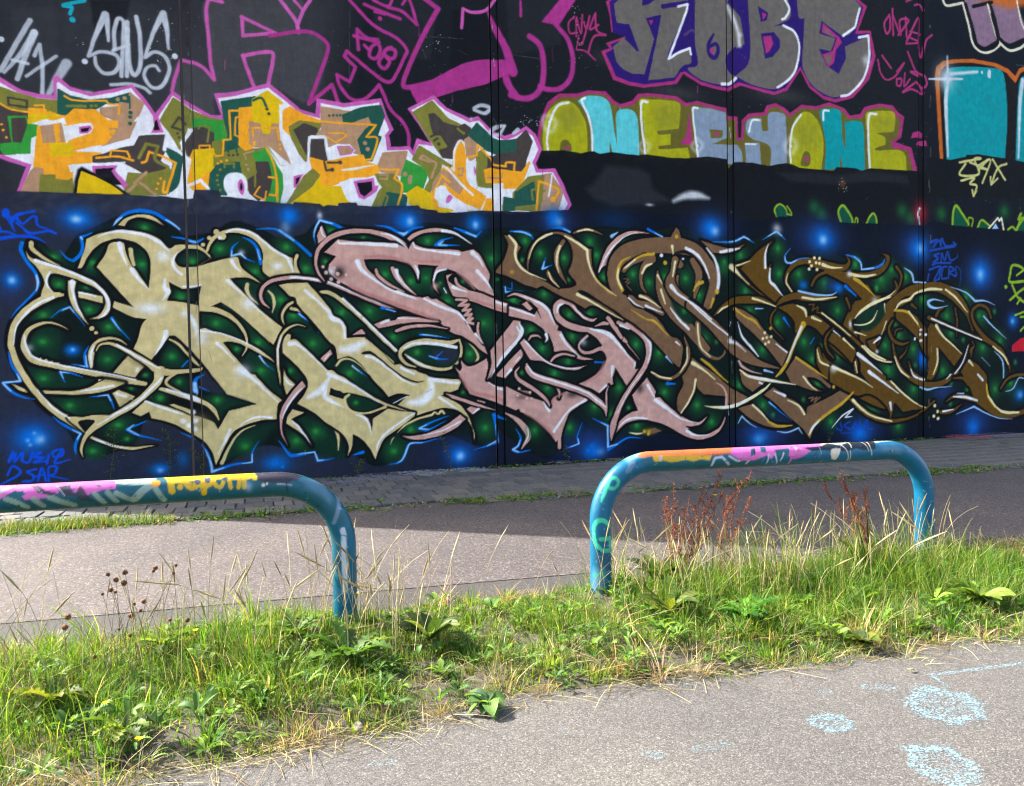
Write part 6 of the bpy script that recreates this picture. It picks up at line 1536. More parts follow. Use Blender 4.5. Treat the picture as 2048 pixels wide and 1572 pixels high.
g;80;45;39.9;1;3.1;12.3;100;;ls4228,2590,8 4377,2627,37 4570,2566,62 4764,2464,110 4927,2307,143 5024,2140,96|ps4262,2442! 4470,2393 4680,2312! 4764,2426 4896,2443! 5083,2141! 5057,2072! 5132,2057! 5206,1927 5356,1772 5458,1679 5682,1617! 5491,1609 5320,1665 5186,1728 5009,1745! 4970,1897 4906,2034 4888,1973 4845,1890! 4872,1988 4824,2094 4629,2214 4435,2258 4259,2294!|pc4471,2475 4553,2521 4649,2410 4599,2379
g;80;1;0;1;5;5.6;100;;ls4586,2544,9 4698,2425,25 4794,2260,8
g;80;45;40.4;1;3.2;12.4;100;;ps4428,1882! 4502,1949! 4526,1912 4686,1738 4849,1615 5047,1528 5283,1486 5567,1521! 5385,1454 5181,1465 4980,1522 4799,1600 4602,1618!|ls4575,1927,16 4625,1987,38 4723,1994,28 4788,1949,6|ls4948,1598,32 5033,1674,42 5185,1703,35 5355,1670,23
g;80;45;46.1;1;3.4;13.2;100;;ls5753,2267,10 5674,2235,39 5536,2281,42 5417,2372,45 5300,2493,68 5165,2530,83 5063,2467,96 5045,2368,96 5093,2262,96 5227,2171,97 5430,2110,98 5672,2080,66|ps5193,2192 5431,2124 5637,2109 6005,2048! 6145,1898 6304,1708 6466,1563! 6446,1444! 6565,1458! 6462,1292 6314,1144! 6208,1297 6085,1473! 6029,1301 6037,1214! 5921,1162 5787,1072! 5640,1154 5425,1229! 5590,1295 5766,1400 5891,1539 5919,1648 5859,1743 5754,1759! 5772,1790! 5852,1837! 5740,1962 5602,2040 5396,2101 5193,2162|ls5583,1985,43 5461,1885,33 5434,1808,33 5510,1730,49 5649,1729,49 5807,1790,56
g;80;45;34.4;1;3.2;9.4;100;;ls4535,1559,25 4558,1468,78 4663,1375,94 4910,1294,96 5245,1195,100 5552,1078,92 5759,947,99 5880,833,67 5905,707,13|ls5957,1193,7 5910,1052,33 5916,832,27
g;80;45;33.3;1;3.4;10;100;;ls5964,2274,67 6060,2150,77 6200,1961,50|ls5725,2141,10 5866,2188,53 5954,2181,37|pc6245,1977 6307,1905 6315,1850 6217,1906|ls6306,1850,20 6539,1594,5
g;80;45;47.7;1;3.5;13.6;100;;ps6385,1023! 6664,1304! 6828,1075! 6808,962! 6902,976! 7069,824 7315,652 7565,527 7682,530 7841,623! 7721,504 7564,469 7390,477! 7467,432! 7408,402! 7602,327 7778,302 7997,375 8118,453 8210,617! 8179,484 8037,323 7797,243 7601,244 7369,321 7027,501 6803,575 6563,617 6288,580 6106,445 5988,301! 6034,433 6162,617 6345,737 6491,764!
g;80;45;40.3;1;3.4;13.4;100;;ls6150,2205,67 6311,2166,84 6528,2072,119 6673,1928,120 6707,1768,103 6668,1560,86 6536,1354,82 6351,1135,78 6185,902,78 6073,669,91 6018,513,104 5988,309,17
g;80;46;0;1;15.7;5.6;80;;ls4489,792,16 4651,710,41 4896,509,54 4978,390,19
g;80;46;0;1;12.8;5.7;80;;ls4954,942,32 4988,1018,38 5175,1097,32
g;80;46;0;1;16.6;6;70;;ls5892,1570,40 5765,1369,56 5520,1250,33
b;80;1;5310,1069,146,81,60
b;80;1;6532,1130,102,119,60
b;80;1;4444,1049,187,62,40
g;80;5;0;1;7.5;5.6;100;;ls4425,2189,16 4463,2054,65 4363,1875,16 4233,1742,8
g;80;5;0;1;6.3;5.7;100;;ls4872,2009,51 4888,1948,35 4853,1888,6
g;80;5;0;1;7.7;5.7;100;;ls5123,2009,51 5222,1856,35 5423,1669,10
g;80;5;0;1;6.2;5.6;100;;ls4526,1904,31 4686,1738,22 4914,1568,16 5249,1479,19 5455,1484,8
g;80;5;0;1;7.9;5.9;100;;ls5637,2102,23 5951,2024,70 6162,1835,44 6411,1564,10
g;80;5;0;1;6.8;6.1;100;;ls6438,1547,34 6419,1460,10
g;80;5;0;1;8;6;100;;ls6032,1490,67 6003,1302,10
g;80;5;0;1;8;6;100;;ls5912,1194,43 5788,1103,10
g;80;5;0;1;6.3;5.6;100;;ls4551,1528,16 4680,1390,32 5076,1260,32 5552,1094,30 5759,947,30 5898,848,17
g;80;5;0;1;7.6;5.7;100;;ls4804,962,16 4901,822,48
g;80;5;0;1;7.9;5.9;100;;ls5533,970,46 5238,810,29 4979,497,48
g;80;5;0;1;13.7;6.1;100;;ls6637,2040,103 6727,1880,55 6744,1720,34 6686,1544,17
g;80;5;0;1;5.5;6.1;100;;ls6554,1354,17 6351,1135,14 6110,746,10
g;80;5;0;1;8.3;6.2;100;;ls6681,1175,55 6808,978,17
g;80;5;0;1;8.3;6.2;100;;ls6826,929,73 7031,793,56 7314,603,25 7663,514,11
g;80;5;0;1;6.7;6;100;;ls6125,508,10 6289,628,31 6508,651,34 6674,629,21
g;80;5;0;1;7.1;6.4;100;;ls7428,393,57 7602,310,29 7877,305,9
g;80;5;0;1;6.7;6;100;;ls6185,2158,44 6346,2095,17
b;80;5;5512,1892,89,81,60
g;80;5;0;1;5;5.6;100;;ls4534,563,13 4540,442,19 4480,324,6
g;80;5;0;1;6.2;5.6;100;;ls4441,2609,9 4684,2530,25 4879,2428,48 5025,2171,13
g;80;5;0;1;6.2;5.5;100;;ls4277,2420,25 4517,2348,31 4679,2297,25
g;80;5;0;1;6.4;5.7;100;;ls5061,2354,16 5097,2461,45 5173,2492,19
g;80;5;0;1;5.2;5.8;100;;ls5334,2464,8 5502,2296,16 5605,2251,8
g;80;5;0;1;6.6;5.9;100;;ls5808,2998,13 5971,3298,30 6241,3559,17 6513,3674,8
g;80;47;0;1;3.7;5.6;100;;lc4402,1180,37
g;80;47;0;1;3.7;5.6;100;;lc4381,1079,37
g;80;47;0;1;3.8;5.6;100;;lc4580,1118,38
g;80;47;0;1;3.8;5.6;100;;lc4529,1026,38
g;80;47;0;1;3.8;5.6;100;;lc4611,1024,38
g;94;48;42.6;1;3.1;15.2;100;;ps4066,2977! 4196,3158 4263,3382 4202,3512! 4313,3495 4408,3403 4471,3339! 4413,3240 4426,3077 4577,2963 4903,2813! 5068,2734 5270,2738 5407,2787! 5391,2848 5274,2983 5310,3075 5355,3229 5332,3381 5266,3500! 5183,3557 5082,3576 4949,3554 4782,3464 4665,3324 4605,3143 4577,2963! 4572,3142 4633,3338 4766,3493 4949,3584 5116,3607 5284,3570 5452,3463 5605,3362! 5675,3364! 5672,3210 5704,3026 5789,2873 5927,2768 6068,2693! 6318,2634 6551,2448 6863,2291! 6973,2163 7122,1986 7273,1937 7367,1790 7346,1643 7306,1448! 7136,1580 6931,1777 6674,2018 6402,2209 6134,2349 5958,2441! 6258,2239! 6044,2316 5817,2439 5661,2476 5556,2420! 5420,2496! 5335,2540! 5100,2628 4819,2766! 4720,2726! 4509,2782 4286,2880 4065,2948!|ls6157,2679,151 6070,2849,183 6073,3037,217 6165,3227,251 6364,3360,270 6693,3452,256 7065,3483,260 7349,3479,264 7637,3409,231 7830,3253,197 7966,3043,217 7993,2829,181 7861,2497,144|ps7142,3599! 7258,3781! 7314,3728 7351,3608!|ps7736,3593! 8176,3496 8417,3489 8642,3565! 8492,3459 8269,3400 7990,3390!
g;94;1;0;1;7.8;5.8;100;;ps5423,2695! 5492,2712 5612,2668 5871,2517 6170,2349 6276,2239! 5958,2425 5697,2561 5473,2643
g;94;48;28.8;1;3.3;9.6;100;;ls5189,3467,64 5078,3295,80 5074,3113,80 5139,2948,58 5237,2806,10|ls4914,3002,32 4938,2928,63 5102,2750,13|ls5369,3604,26 5559,3667,45 5731,3652,33 5887,3597,7
g;94;1;0;1;17.5;6.3;100;;ls7253,3362,28 7444,3386,60 7636,3279,43 7751,3119,32 7807,2891,11
g;94;48;23.5;1;3.4;10.1;100;;ls6261,3042,67 6416,3173,74 6654,3276,102|ls6783,3249,155 6634,3117,102 6576,2956,68 6593,2798,51 6683,2673,10|ls7577,3244,107 7691,3052,136 7670,2855,107 7609,2657,53 7598,2559,11|ls7326,3171,123 7251,3265,105|ls7276,2975,53 7265,2845,53 7359,2685,18
g;94;48;31.1;1;3.5;10.4;100;;ls6892,3061,14 6899,2933,86 6943,2742,156 7035,2550,191 7240,2326,211 7487,2116,195 7678,1919,179 7853,1770,108|ls7232,3248,123 7182,3037,98 7133,2842,192 7282,2651,193 7626,2444,187 7937,2217,208 8281,1968,184|ls6372,2635,68 6497,2526,102 6736,2482,103 6976,2356,69|ls6554,2638,68 6719,2593,69 6939,2436,17
g;94;1;0;1;4;6;100;;pc6250,2948 6287,2980 6391,2683 6517,2638 6354,2651 6264,2665
g;94;48;0;1;3.4;6;100;;ls6259,2909,13 6349,2903,13 6285,2854,13 6366,2856,14 6311,2808,13 6391,2730,14
g;94;40;0;1;21;6.3;100;;ps7129,2584 7318,2457 7566,2296 7487,2182 7278,2327
b;94;41;7393,2392,60,60,80
g;94;48;46.4;1;3.7;14.3;100;;ps7545,1630! 7699,1513 7994,1343 8292,1119 8679,922! 8432,812 8269,834 8230,953! 7772,999! 7646,1118 7628,1267! 7597,1070 7497,892 7321,685! 7245,753! 7248,965 7366,1175 7339,1339! 7505,1549
g;94;48;41.4;1;3.5;13.8;100;;ls6740,1399,24 6887,1315,45 7113,1278,53 7305,1372,57 7441,1550,64 7482,1713,57 7426,1893,35 7389,1991,9
g;94;48;0;1;3.7;6.4;100;;ls7662,2188,107 7679,1958,108 7736,1777,90 7892,1643,65 8070,1600,47 8191,1673,37 8212,1773,11
g;94;48;40.6;1;3.8;14.8;100;;ps8428,2477! 8632,2412 8879,2279! 9044,2075 9234,1938 9564,1695! 9422,1437! 9126,1750 8793,2041 8467,2293|ls7517,2498,160 7904,2222,181 8340,1840,221 8625,1652,224 8914,1513,113 9358,1412,19
g;94;48;48.3;1;3.8;14.9;100;;ps8509,1417! 8704,1312 9079,1194! 8784,1013! 8579,1162|ps9508,1349! 9738,1623! 9990,1480 10437,1225 10550,1134! 10527,1045! 10390,978! 10098,1003 9615,1155!|hs9966,1244! 10211,1212 10549,991! 10322,980 10098,1091|ps8472,734! 8762,801! 8948,657 9222,440 9642,387! 9328,358 9030,414 8738,546
g;94;48;49.4;1;3.9;15.2;100;;ps9024,955! 9227,1078! 9505,932 9526,888! 9765,785 9962,567! 9985,707! 10435,852 10872,1037! 11070,977! 10801,751 10433,567 10206,434 10116,296 10048,122! 9872,325 9545,566 9267,801|lc10030,864,28 10120,879,28 10074,810,28 10209,877,28 10141,773,28 10276,874,28
g;94;45;0;1;3.7;6.5;100;;ls8022,1192,11 8152,1122,33 8231,986,40 8229,802,48
g;94;45;0;1;3.8;6.7;100;;ls8500,1552,45 8581,1450,45 8787,1362,26 8986,1324,8
g;95;49;49.4;1;3.9;15.2;100;;ps9247,3650! 9119,3500 9055,3328 9117,3160! 9202,3248! 9158,3076 9199,2907 9474,2681! 9281,2575! 8925,2816 8719,2997 8556,3143! 8763,3318 8973,3495|ls8763,3284,37 8557,3210,56 8374,3171,29|ls8394,3138,44 8718,2879,26 9281,2532,19
g;95;49;46.5;1;4;15.5;100;;ls9670,2771,16 9530,2932,50 9564,3105,66 9738,3266,97 9979,3326,117 10223,3282,158 10561,3240,140 10858,3231,101 10974,3342,53 10905,3446,8|ls10098,2884,47 10199,3036,47 10402,3129,48 10560,3116,12|ps10290,3266! 10674,3172 10997,3146! 11372,3157 11683,3238 11877,3390 11816,3498 11708,3530! 11938,3484 11925,3319 11755,3149 11491,3070 11066,3058! 11253,2937! 11419,2932! 11585,2727! 11997,2753! 11997,2688! 11609,2582 11275,2433 11122,2305! 11016,2251 11062,2107! 11179,1999 11416,1963 11536,2072! 11608,2236 11826,2439 11997,2587! 11996,2146! 11825,2054! 11655,1779! 11321,1872! 10899,2053! 10831,2196 10994,2484 11111,2620! 11288,2659! 10926,2930! 10628,3047 10447,3113
g;95;49;36.3;1;3.7;14.5;100;;ls8004,2333,18 8145,2451,73 8409,2587,111 8716,2609,131 9028,2597,95 9302,2498,19|ls9302,2498,31 9453,2621,96 9734,2694,117 9997,2664,118 10444,2654,60 10695,2694,8
g;95;49;42.1;1;3.9;15.3;100;;ps9344,2482! 9668,2555 9974,2454! 10006,2332! 10195,2351 10510,2159! 10350,1982! 10172,2123 9994,2175 9883,2087! 9730,2035 9709,2226 9558,2381|ls9302,2464,19 9194,2326,38 9214,2138,27 9469,1914,8|lc10030,2542,24 10152,2553,24 10107,2438,24 10241,2510,24 10218,2404,24 10353,2406,24|ls10308,2405,40 10556,2248,40 10899,2035,41|ls10902,2670,49 10971,2537,41 10971,2466,12
g;95;49;44.1;1;4.1;16;100;;ps10463,1846! 10600,2077! 10806,1952 11108,1753! 11130,1518 11013,1466! 10667,1685
g;95;49;51.7;1;4.1;15.9;100;;ls10237,1759,60 10303,1511,180 10551,1312,302 11012,1105,329 11556,873,357 11822,736,254|ls10601,2130,20 10418,1953,52 10439,1740,40 10598,1579,20|ls10349,1661,16 10438,1527,48 10666,1417,20|ls11014,1664,16 11107,1501,103 11130,1283,41
g;95;49;52.5;1;4.3;16.1;100;;ls11420,1980,404 11794,2300,368 12126,2606,269 12488,2828,209 12856,2917,170 13231,2925,194 13561,2812,218 13819,2631,198 14028,2390,111 14148,2071,22|ls12127,3285,50 12247,3145,50 12222,2966,41 12126,2821,21|ls12091,3016,33 12139,2910,54 12079,2784,62 11794,2672,41
g;95;49;37.2;1;4.4;12.4;100;;ls12126,2481,33 12318,2627,83 12512,2684,63|ls12512,2576,63 12634,2505,30
g;95;40;0;1;27.9;7.4;100;;ps11146,2330 11421,2491 11653,2493 11606,2352 11374,2227 11191,2243
g;95;40;0;1;28.5;7.5;100;;ps11700,2565 11818,2584 11865,2460 11747,2282 11583,2139 11374,2068 11145,2138 11374,2192 11606,2316
g;95;50;0;1;6.4;7.4;100;;ls11112,2313,20 11260,2454,36 11537,2598,40 11889,2710,33 12103,2838,12
g;95;50;0;1;6.4;7.4;100;;ls11088,2190,20 11328,2191,28 11536,2280,32 11653,2458,10
g;95;50;0;1;6.5;7.6;100;;ls11830,2584,29 11841,2425,12
g;95;49;49.8;1;4.4;16.6;100;;ls12222,2375,228 12561,2215,316 12806,1979,276 12955,1667,192
g;95;49;51.4;1;4.5;17.1;100;;ps13030,2261! 13307,2005 13873,1630! 13640,1390! 13282,1710 13181,1784! 13219,1562 13181,1305 13030,1123 12881,1053! 12955,1382 12930,1749 12930,2115!
g;95;49;42.9;1;4.1;15.6;100;;ps10561,2041! 10806,1954 11098,1761! 11121,1674 11029,1482! 10738,1729 10472,1903!|ps11143,1673! 11258,1655 11791,1258! 11862,1220! 11850,1140! 11980,1146! 12268,905 12608,695 12930,574! 12608,567 12291,533! 12075,712 12027,534 11955,402! 11932,574 11696,796 11416,911 11117,884 10513,1144! 10514,1438! 10848,1345 11187,1199 11509,1033! 11256,1303 11234,1479|ls10981,818,40 11185,671,100 11461,502,102 11884,378,83 12364,394,50 12756,507,34 13106,716,43|ls10518,2282,58 10963,2006,59 11304,1760,60 11604,1581,61 11981,1487,50|ps11396,1883! 11465,1759! 11651,1651! 11605,1829! 11699,1970!
g;95;49;45.4;1;4.4;16.5;100;;ls12029,1844,33 12100,1575,62 12292,1302,71 12609,1114,93 12955,1033,107 13308,1062,100 13615,1204,88 13874,1424,53 14043,1817,18|ls12438,1499,17 12535,1280,55 12831,1137,72|ls12414,1788,13 12341,1663,29 12220,1565,50|ls12030,2274,41 11935,2113,58 12029,1916,62 12245,1825,54 12438,1861,21|ls12077,1988,17 12125,2095,29 12269,2122,17
g;95;49;53.4;1;4.7;17.8;100;;ps14030,1516! 14295,1399 14537,1186! 14564,975 14619,744 14838,526 15169,398 15674,477! 15674,379! 15225,299 14811,354 14458,520 14218,680 14085,930 13822,1275!|ls13615,1148,22 13874,1142,53 14032,1007,45|ls13410,687,13 13641,792,57 13954,764,98 14297,678,68|ls13283,487,74 13564,496,61 13849,636,11|ls14946,908,37 15110,1078,51 15360,1169,56 15670,1183,57|ls12955,2334,73 13613,2135,52 14534,1871,45 14942,1658,78 15164,1425,56 15220,1230,14|ls14667,2339,36 14559,2528,59 14345,2592,58 14160,2505,58 14134,2335,58 14293,2110,81 14561,1901,91 14942,1689,92 15136,1464,46|ls13155,2372,64 13231,2483,56 13357,2522,13|ls13664,2525,31 13716,2265,35 13704,1967,9|ls14135,1873,27 14188,1778,22 14109,1703,67 14109,1571,22
g;94;50;0;1;6.1;5.5;100;;ls4282,3509,31 4391,3388,46 4373,3239,40 4434,3078,43 4577,2963,28 4887,2851,9
g;94;50;0;1;6.2;5.6;100;;ls4597,3172,8 4699,3401,25 4866,3528,38 4999,3579,32
g;94;50;0;1;6.4;5.7;100;;ls5216,3551,22 5418,3461,42 5605,3346,49! 5620,3177,39 5720,2933,30 5892,2767,23 6120,2631,7
g;94;51;0;1;5.3;5.9;100;;ls5720,2918,13 5962,2706,17 6120,2623,8
g;94;50;0;1;6.4;5.7;100;;ls5129,3388,41 5076,3235,41 5074,3098,32 5106,2978,8
g;94;50;0;1;5.1;5.7;100;;ls4930,2973,25 4986,2853,25 5102,2750,6
g;94;50;0;1;5.2;5.8;100;;ls5438,3630,19 5593,3668,29 5714,3659,13
g;94;50;0;1;6.5;5.8;100;;ls5422,2642,55 5610,2560,36 5869,2424,23 6240,2239,7
g;94;51;0;1;8.1;6;100;;ls6381,3266,17 6218,3182,40 6144,3007,50 6159,2851,50 6229,2727,57
g;94;50;0;1;8;6;100;;ls6163,3071,23 6143,2929,37 6212,2758,30
g;94;51;0;1;6.7;6;100;;ls6270,3074,40 6398,3172,34 6581,3289,41 6821,3330,52
g;94;5;0;1;8.1;6;100;;ls6288,3090,24 6471,3222,20
g;94;50;0;1;8.2;6.1;100;;ls6595,3004,34 6670,3118,44 6782,3169,24
g;94;50;0;1;7;6.3;100;;ls7178,3472,52 7196,3344,17
g;94;5;0;1;7.1;6.3;100;;ls7445,3450,53 7637,3360,46 7810,3186,36 7906,2959,22
g;94;51;0;1;8.5;6.4;100;;ls7591,2738,25 7650,2838,43 7768,2890,61
g;94;50;0;1;7;6.3;100;;ls7232,3216,42 7181,2973,28
g;94;5;0;1;8.4;6.3;100;;ls7151,2810,77 7282,2684,46 7627,2494,32 7938,2266,29
g;94;50;0;1;6.9;6.2;100;;ls6891,2981,41 6982,2839,10
g;94;50;0;1;6.9;6.2;100;;ls6953,2742,42 7034,2518,24
g;94;5;0;1;7;6.3;100;;ls7128,2455,17 7277,2278,39 7486,2100,46
g;94;50;0;1;6.8;6.1;100;;ls6554,2638,41 6718,2578,31 6940,2453,10
g;94;5;0;1;6.8;6.1;100;;ls6344,2603,30 6461,2510,24 6624,2441,7
g;94;5;0;1;6.9;6.1;100;;ls6662,2481,41 6827,2419,24 6976,2373,7
g;94;51;0;1;6.8;6.1;100;;ls6387,2414,10 6677,2258,27 6825,2227,41 7084,1986,10
g;94;5;0;1;5.6;6.3;100;;ls7235,1888,35 7310,1823,14
g;94;5;0;1;6.9;6.2;100;;lc6969,3311,62
g;94;1;0;1;5.6;6.2;100;;lc7041,3306,56
g;94;51;0;1;6.9;6.2;100;;lc7039,3194,69
g;94;51;0;1;7;6.3;100;;lc7266,3634,70
g;94;5;0;1;7;6.3;100;;lc7385,3270,42
b;94;51;4319,2962,46,40,80
g;94;5;0;1;8.5;6.3;100;;ls7527,3429,35 7681,3346,36 7778,3218,21 7854,3056,9
g;94;5;0;1;8.6;6.4;100;;ls7859,3467,25 8015,3292,47 8092,3063,62 8090,2864,62 8058,2715,36
g;94;51;0;1;8.7;6.5;100;;ls7927,2464,25 7988,2614,54
g;94;51;0;1;8.7;6.5;100;;lc8058,2739,87
g;94;51;0;1;8.6;6.4;100;;ls7637,2838,21 7696,2888,54
g;94;5;0;1;8.7;6.5;100;;ls8135,3412,47 8356,3454,55 8539,3494,15
g;94;5;0;1;7.1;6.4;100;;ls7517,2541,25 7905,2249,29 8281,2001,26
g;94;5;0;1;18.4;6.6;100;;ls8321,1901,92 8462,1850,37 8646,1714,9
g;94;51;0;1;7.4;6.6;100;;ls8428,2454,44 8631,2321,34 8837,2238,45 8961,2103,11
g;94;5;0;1;7.4;6.6;100;;ls8486,2219,11 8566,1984,37 8750,1797,45 8915,1626,19
g;94;50;0;1;5.5;6.2;100;;ls6758,1390,21 6944,1306,24 7132,1278,21
g;94;50;0;1;5.7;6.4;100;;ls7444,1795,25 7441,1566,28 7305,1372,14
g;94;50;0;1;7.2;6.4;100;;ls7612,1251,43 7571,1071,32 7452,861,36 7316,701,25
g;94;50;0;1;7.1;6.4;100;;ls7557,1532,71 7771,1413,36 8006,1243,18
g;94;51;0;1;8.6;6.4;100;;ls7734,1595,36 7910,1477,54 8087,1324,37 8267,1187,18
g;94;50;0;1;7.2;6.4;100;;ls7662,2188,32 7679,1958,36 7736,1777,29 7911,1635,18
b;94;51;6707,417,155,69,90
g;94;51;0;1;5.5;6.2;100;;lc6606,422,55
g;94;51;0;1;5.5;6.2;100;;lc6685,378,55
g;94;50;0;1;6.8;6.1;100;;ls6322,412,10 6468,389,31 6578,392,14
g;94;48;0;1;2.8;6.2;100;;pc6783,479 6941,415 6800,381 6708,402
g;94;50;0;1;7.4;6.7;100;;ls8519,1400,19 8704,1287,49 9122,1210,57 9723,1115,16
g;94;5;0;1;6;6.7;100;;ls8704,1287,22 9122,1215,27 9442,1159,10
g;94;50;0;1;7.2;6.5;100;;ls7790,800,9 8088,764,48 8391,779,63 8742,903,56 9036,1049,46 9164,1149,19
g;94;5;0;1;5.9;6.6;100;;ls8088,764,18 8391,783,33 8742,912,23
g;94;51;0;1;7.8;7;100;;ls9906,2190,118 9817,2041,78 9685,1815,66 9552,1539,66 9400,1351,58 9292,1266,31
g;94;5;0;1;7.8;7;100;;ls9862,2146,51 9685,1815,31 9531,1522,23
g;94;50;0;1;9;6.8;100;;ls8782,783,38 8948,657,38 9116,496,19
g;94;51;0;1;9.2;6.8;100;;ls9116,479,38 9328,392,50 9642,387,20
g;94;5;0;1;7.7;6.9;100;;ls9248,1017,19 9483,924,58
g;94;50;0;1;7.8;7;100;;ls9547,844,19 9786,740,39 9918,586,51
g;94;51;0;1;9.9;7.4;100;;ls11058,942,33 10801,751,61 10388,533,60 10139,366,60 10026,194,40
g;94;5;0;1;9.6;7.2;100;;ls10274,466,20 10094,315,52 10026,212,28
g;94;51;0;1;7.8;7;100;;ls9738,1597,51 10078,1409,40 10437,1208,16
g;94;50;0;1;6.3;7;100;;ls9900,1254,39 10054,1093,28 10210,1000,12
g;94;5;0;1;6.1;6.9;100;;ls9297,1843,19 9532,1695,31
g;94;5;0;1;7.6;6.8;100;;ls8932,1171,45 8995,1144,27
g;94;50;0;1;6.1;6.8;100;;lc9055,2041,53
g;94;50;0;1;6.1;6.8;100;;lc9012,1939,53
g;94;50;0;1;6.1;6.8;100;;lc9096,1955,53
g;94;50;0;1;6.1;6.8;100;;lc9191,1972,53
g;94;50;0;1;6.1;6.8;100;;lc9138,1878,53
g;94;50;0;1;6.1;6.8;100;;lc9064,1844,53
g;94;51;0;1;7.6;6.8;100;;lc9182,2118,61
g;94;51;0;1;8.1;7.2;100;;lc10595,1053,65
g;95;5;0;1;7.6;6.8;100;;ls9141,3586,11 9077,3414,42 9075,3176,49
g;95;5;0;1;7.6;6.8;100;;ls9180,3162,27 9168,2957,49 9262,2874,57 9453,2689,12
g;95;50;0;1;18.4;6.6;100;;ls8374,3171,110 8555,3009,30 8718,2879,15
g;95;50;0;1;5.9;6.6;100;;ls8475,3191,26 8763,3284,11
g;95;50;0;1;7.7;6.9;100;;ls9648,2771,27 9530,2932,27 9564,3088,15
g;95;50;0;1;8;7.1;100;;ls10357,3268,68 10561,3222,40 10812,3230,16
b;95;5;10973,3118,81,81,90
g;95;50;0;1;8.2;7.3;100;;ls11020,3111,61 11325,3083,54 11610,3127,29
g;95;51;0;1;8.2;7.3;100;;ls11090,3041,61 11230,2973,70 11395,2868,41 11585,2727,13
g;95;50;0;1;6.3;7.1;100;;lc10161,3384,59
g;95;50;0;1;6.3;7.1;100;;lc10201,3298,59
g;95;50;0;1;6.3;7.1;100;;lc10280,3380,59
g;95;50;0;1;6.3;7;100;;lc10050,3311,59
g;95;50;0;1;6.3;7.1;100;;lc10279,3287,59
g;95;50;0;1;6.3;7.1;100;;lc10096,3239,59
g;95;50;0;1;6.3;7.1;100;;lc10223,3176,59
g;95;50;0;1;6.3;7;100;;lc10045,3180,59
g;95;50;0;1;7.8;7;100;;ls9887,2671,39 10219,2642,44 10672,2693,12
g;95;50;0;1;7.5;6.7;100;;ls8799,2636,45 9028,2580,34 9302,2498,15
g;95;50;0;1;7.3;6.5;100;;ls8064,2367,11 8165,2451,37 8286,2502,18
g;95;50;0;1;7.8;7;100;;ls9755,2530,19 9930,2454,59 9973,2332,28
g;95;50;0;1;7.9;7.1;100;;ls10106,2316,59 10307,2247,28
b;95;5;11585,2636,104,104,60
g;95;50;0;1;8.2;7.4;100;;ls11134,2341,21 11323,2469,41 11609,2600,42 11973,2716,30
b;95;5;10992,2196,49,102,90
g;95;50;0;1;6.6;7.4;100;;ls11109,2053,41 11368,1990,12
g;95;50;0;1;6.8;7.6;100;;ls11874,2256,25 11752,1999,13
g;95;5;0;1;6.7;7.5;100;;ls11704,1944,55 11559,1853,29
b;95;5;11642,1688,54,54,90
g;95;50;0;1;6.4;7.1;100;;ls10330,2397,28 10670,2195,28 10992,1981,16
g;95;50;0;1;7.9;7.1;100;;ls10214,1742,20 10280,1529,40 10483,1438,28
g;95;50;0;1;9.7;7.2;100;;ls10574,1419,61 10896,1306,45 11247,1172,37 11532,1020,13
b;95;5;10596,1382,121,100,70
g;95;5;0;1;6.4;7.2;100;;ls10600,2077,32 10760,1970,12
g;95;50;0;1;6.5;7.3;100;;ls10829,1934,41 11084,1735,16
g;95;50;0;1;6.6;7.4;100;;ls11320,1806,21 11558,1641,46 11848,1527,30
g;95;5;0;1;6.6;7.4;100;;ls11178,1644,70 11367,1515,37 11726,1309,11
g;95;5;0;1;6.7;7.5;100;;ls11438,1314,71 11726,1144,38 11964,1009,21
g;95;50;0;1;6.6;7.4;100;;ls11107,1501,33 11153,1301,17
g;95;50;0;1;8.3;7.6;100;;ls12102,2481,29 12222,2608,54 12463,2683,54 12610,2794,42 12980,2883,55 13306,2881,39
g;95;50;0;1;8.7;8;100;;ls13408,2883,43 13690,2722,44 14002,2446,18
g;95;51;0;1;6.6;7.6;100;;ls12078,2463,41 12366,2448,54 12512,2359,42 12732,2143,21
g;95;50;0;1;6.7;7.7;100;;ls12439,2449,33 12708,2179,30
g;95;50;0;1;6.9;7.9;100;;ls13156,2181,65 13333,1978,43 13614,1792,31 13847,1622,13
g;95;5;0;1;5.1;7.8;100;;lc12774,2097,59
g;95;5;0;1;5.1;7.8;100;;lc12752,2012,59
g;95;5;0;1;5.1;7.8;100;;lc12597,1925,59
g;95;5;0;1;5.1;7.8;100;;lc12777,1891,59
g;95;5;0;1;5.1;7.9;100;;lc12881,2006,60
g;95;5;0;1;6.8;7.9;100;;ls13030,2316,34 13613,2135,31 14400,1900,23
g;95;50;0;1;7.3;8.4;100;;ls14724,1765,32 15025,1581,46 15164,1405,28
g;95;50;0;1;6.9;8;100;;ls13181,1729,43 13194,1489,43 13081,1233,22
g;95;50;0;1;6.6;7.7;100;;ls12077,1593,21 12220,1339,46 12438,1191,21
g;95;5;0;1;6.7;7.8;100;;ls12487,1353,17 12584,1206,42 12831,1137,47
g;95;5;0;1;7.1;8.2;100;;ls14030,1798,13 13874,1461,31 13666,1240,26
g;95;5;0;1;7;8.1;100;;ls13538,1224,35 13435,1133,17
g;95;50;0;1;7.1;8.2;100;;ls14057,1478,67 14163,1382,22
g;95;5;0;1;9;8.3;100;;ls14296,1209,45 14430,1093,54
g;95;51;0;1;9.1;8.4;100;;ls14537,1014,32 14592,764,59 14783,547,50
g;95;50;0;1;9.1;8.4;100;;ls14592,764,45 14838,526,37 15086,421,60 15476,406,47
g;95;5;0;1;8.8;8.1;100;;ls13615,784,26 13954,764,53 14271,688,45
g;95;5;0;1;7;8;100;;ls13334,504,44 13616,531,22
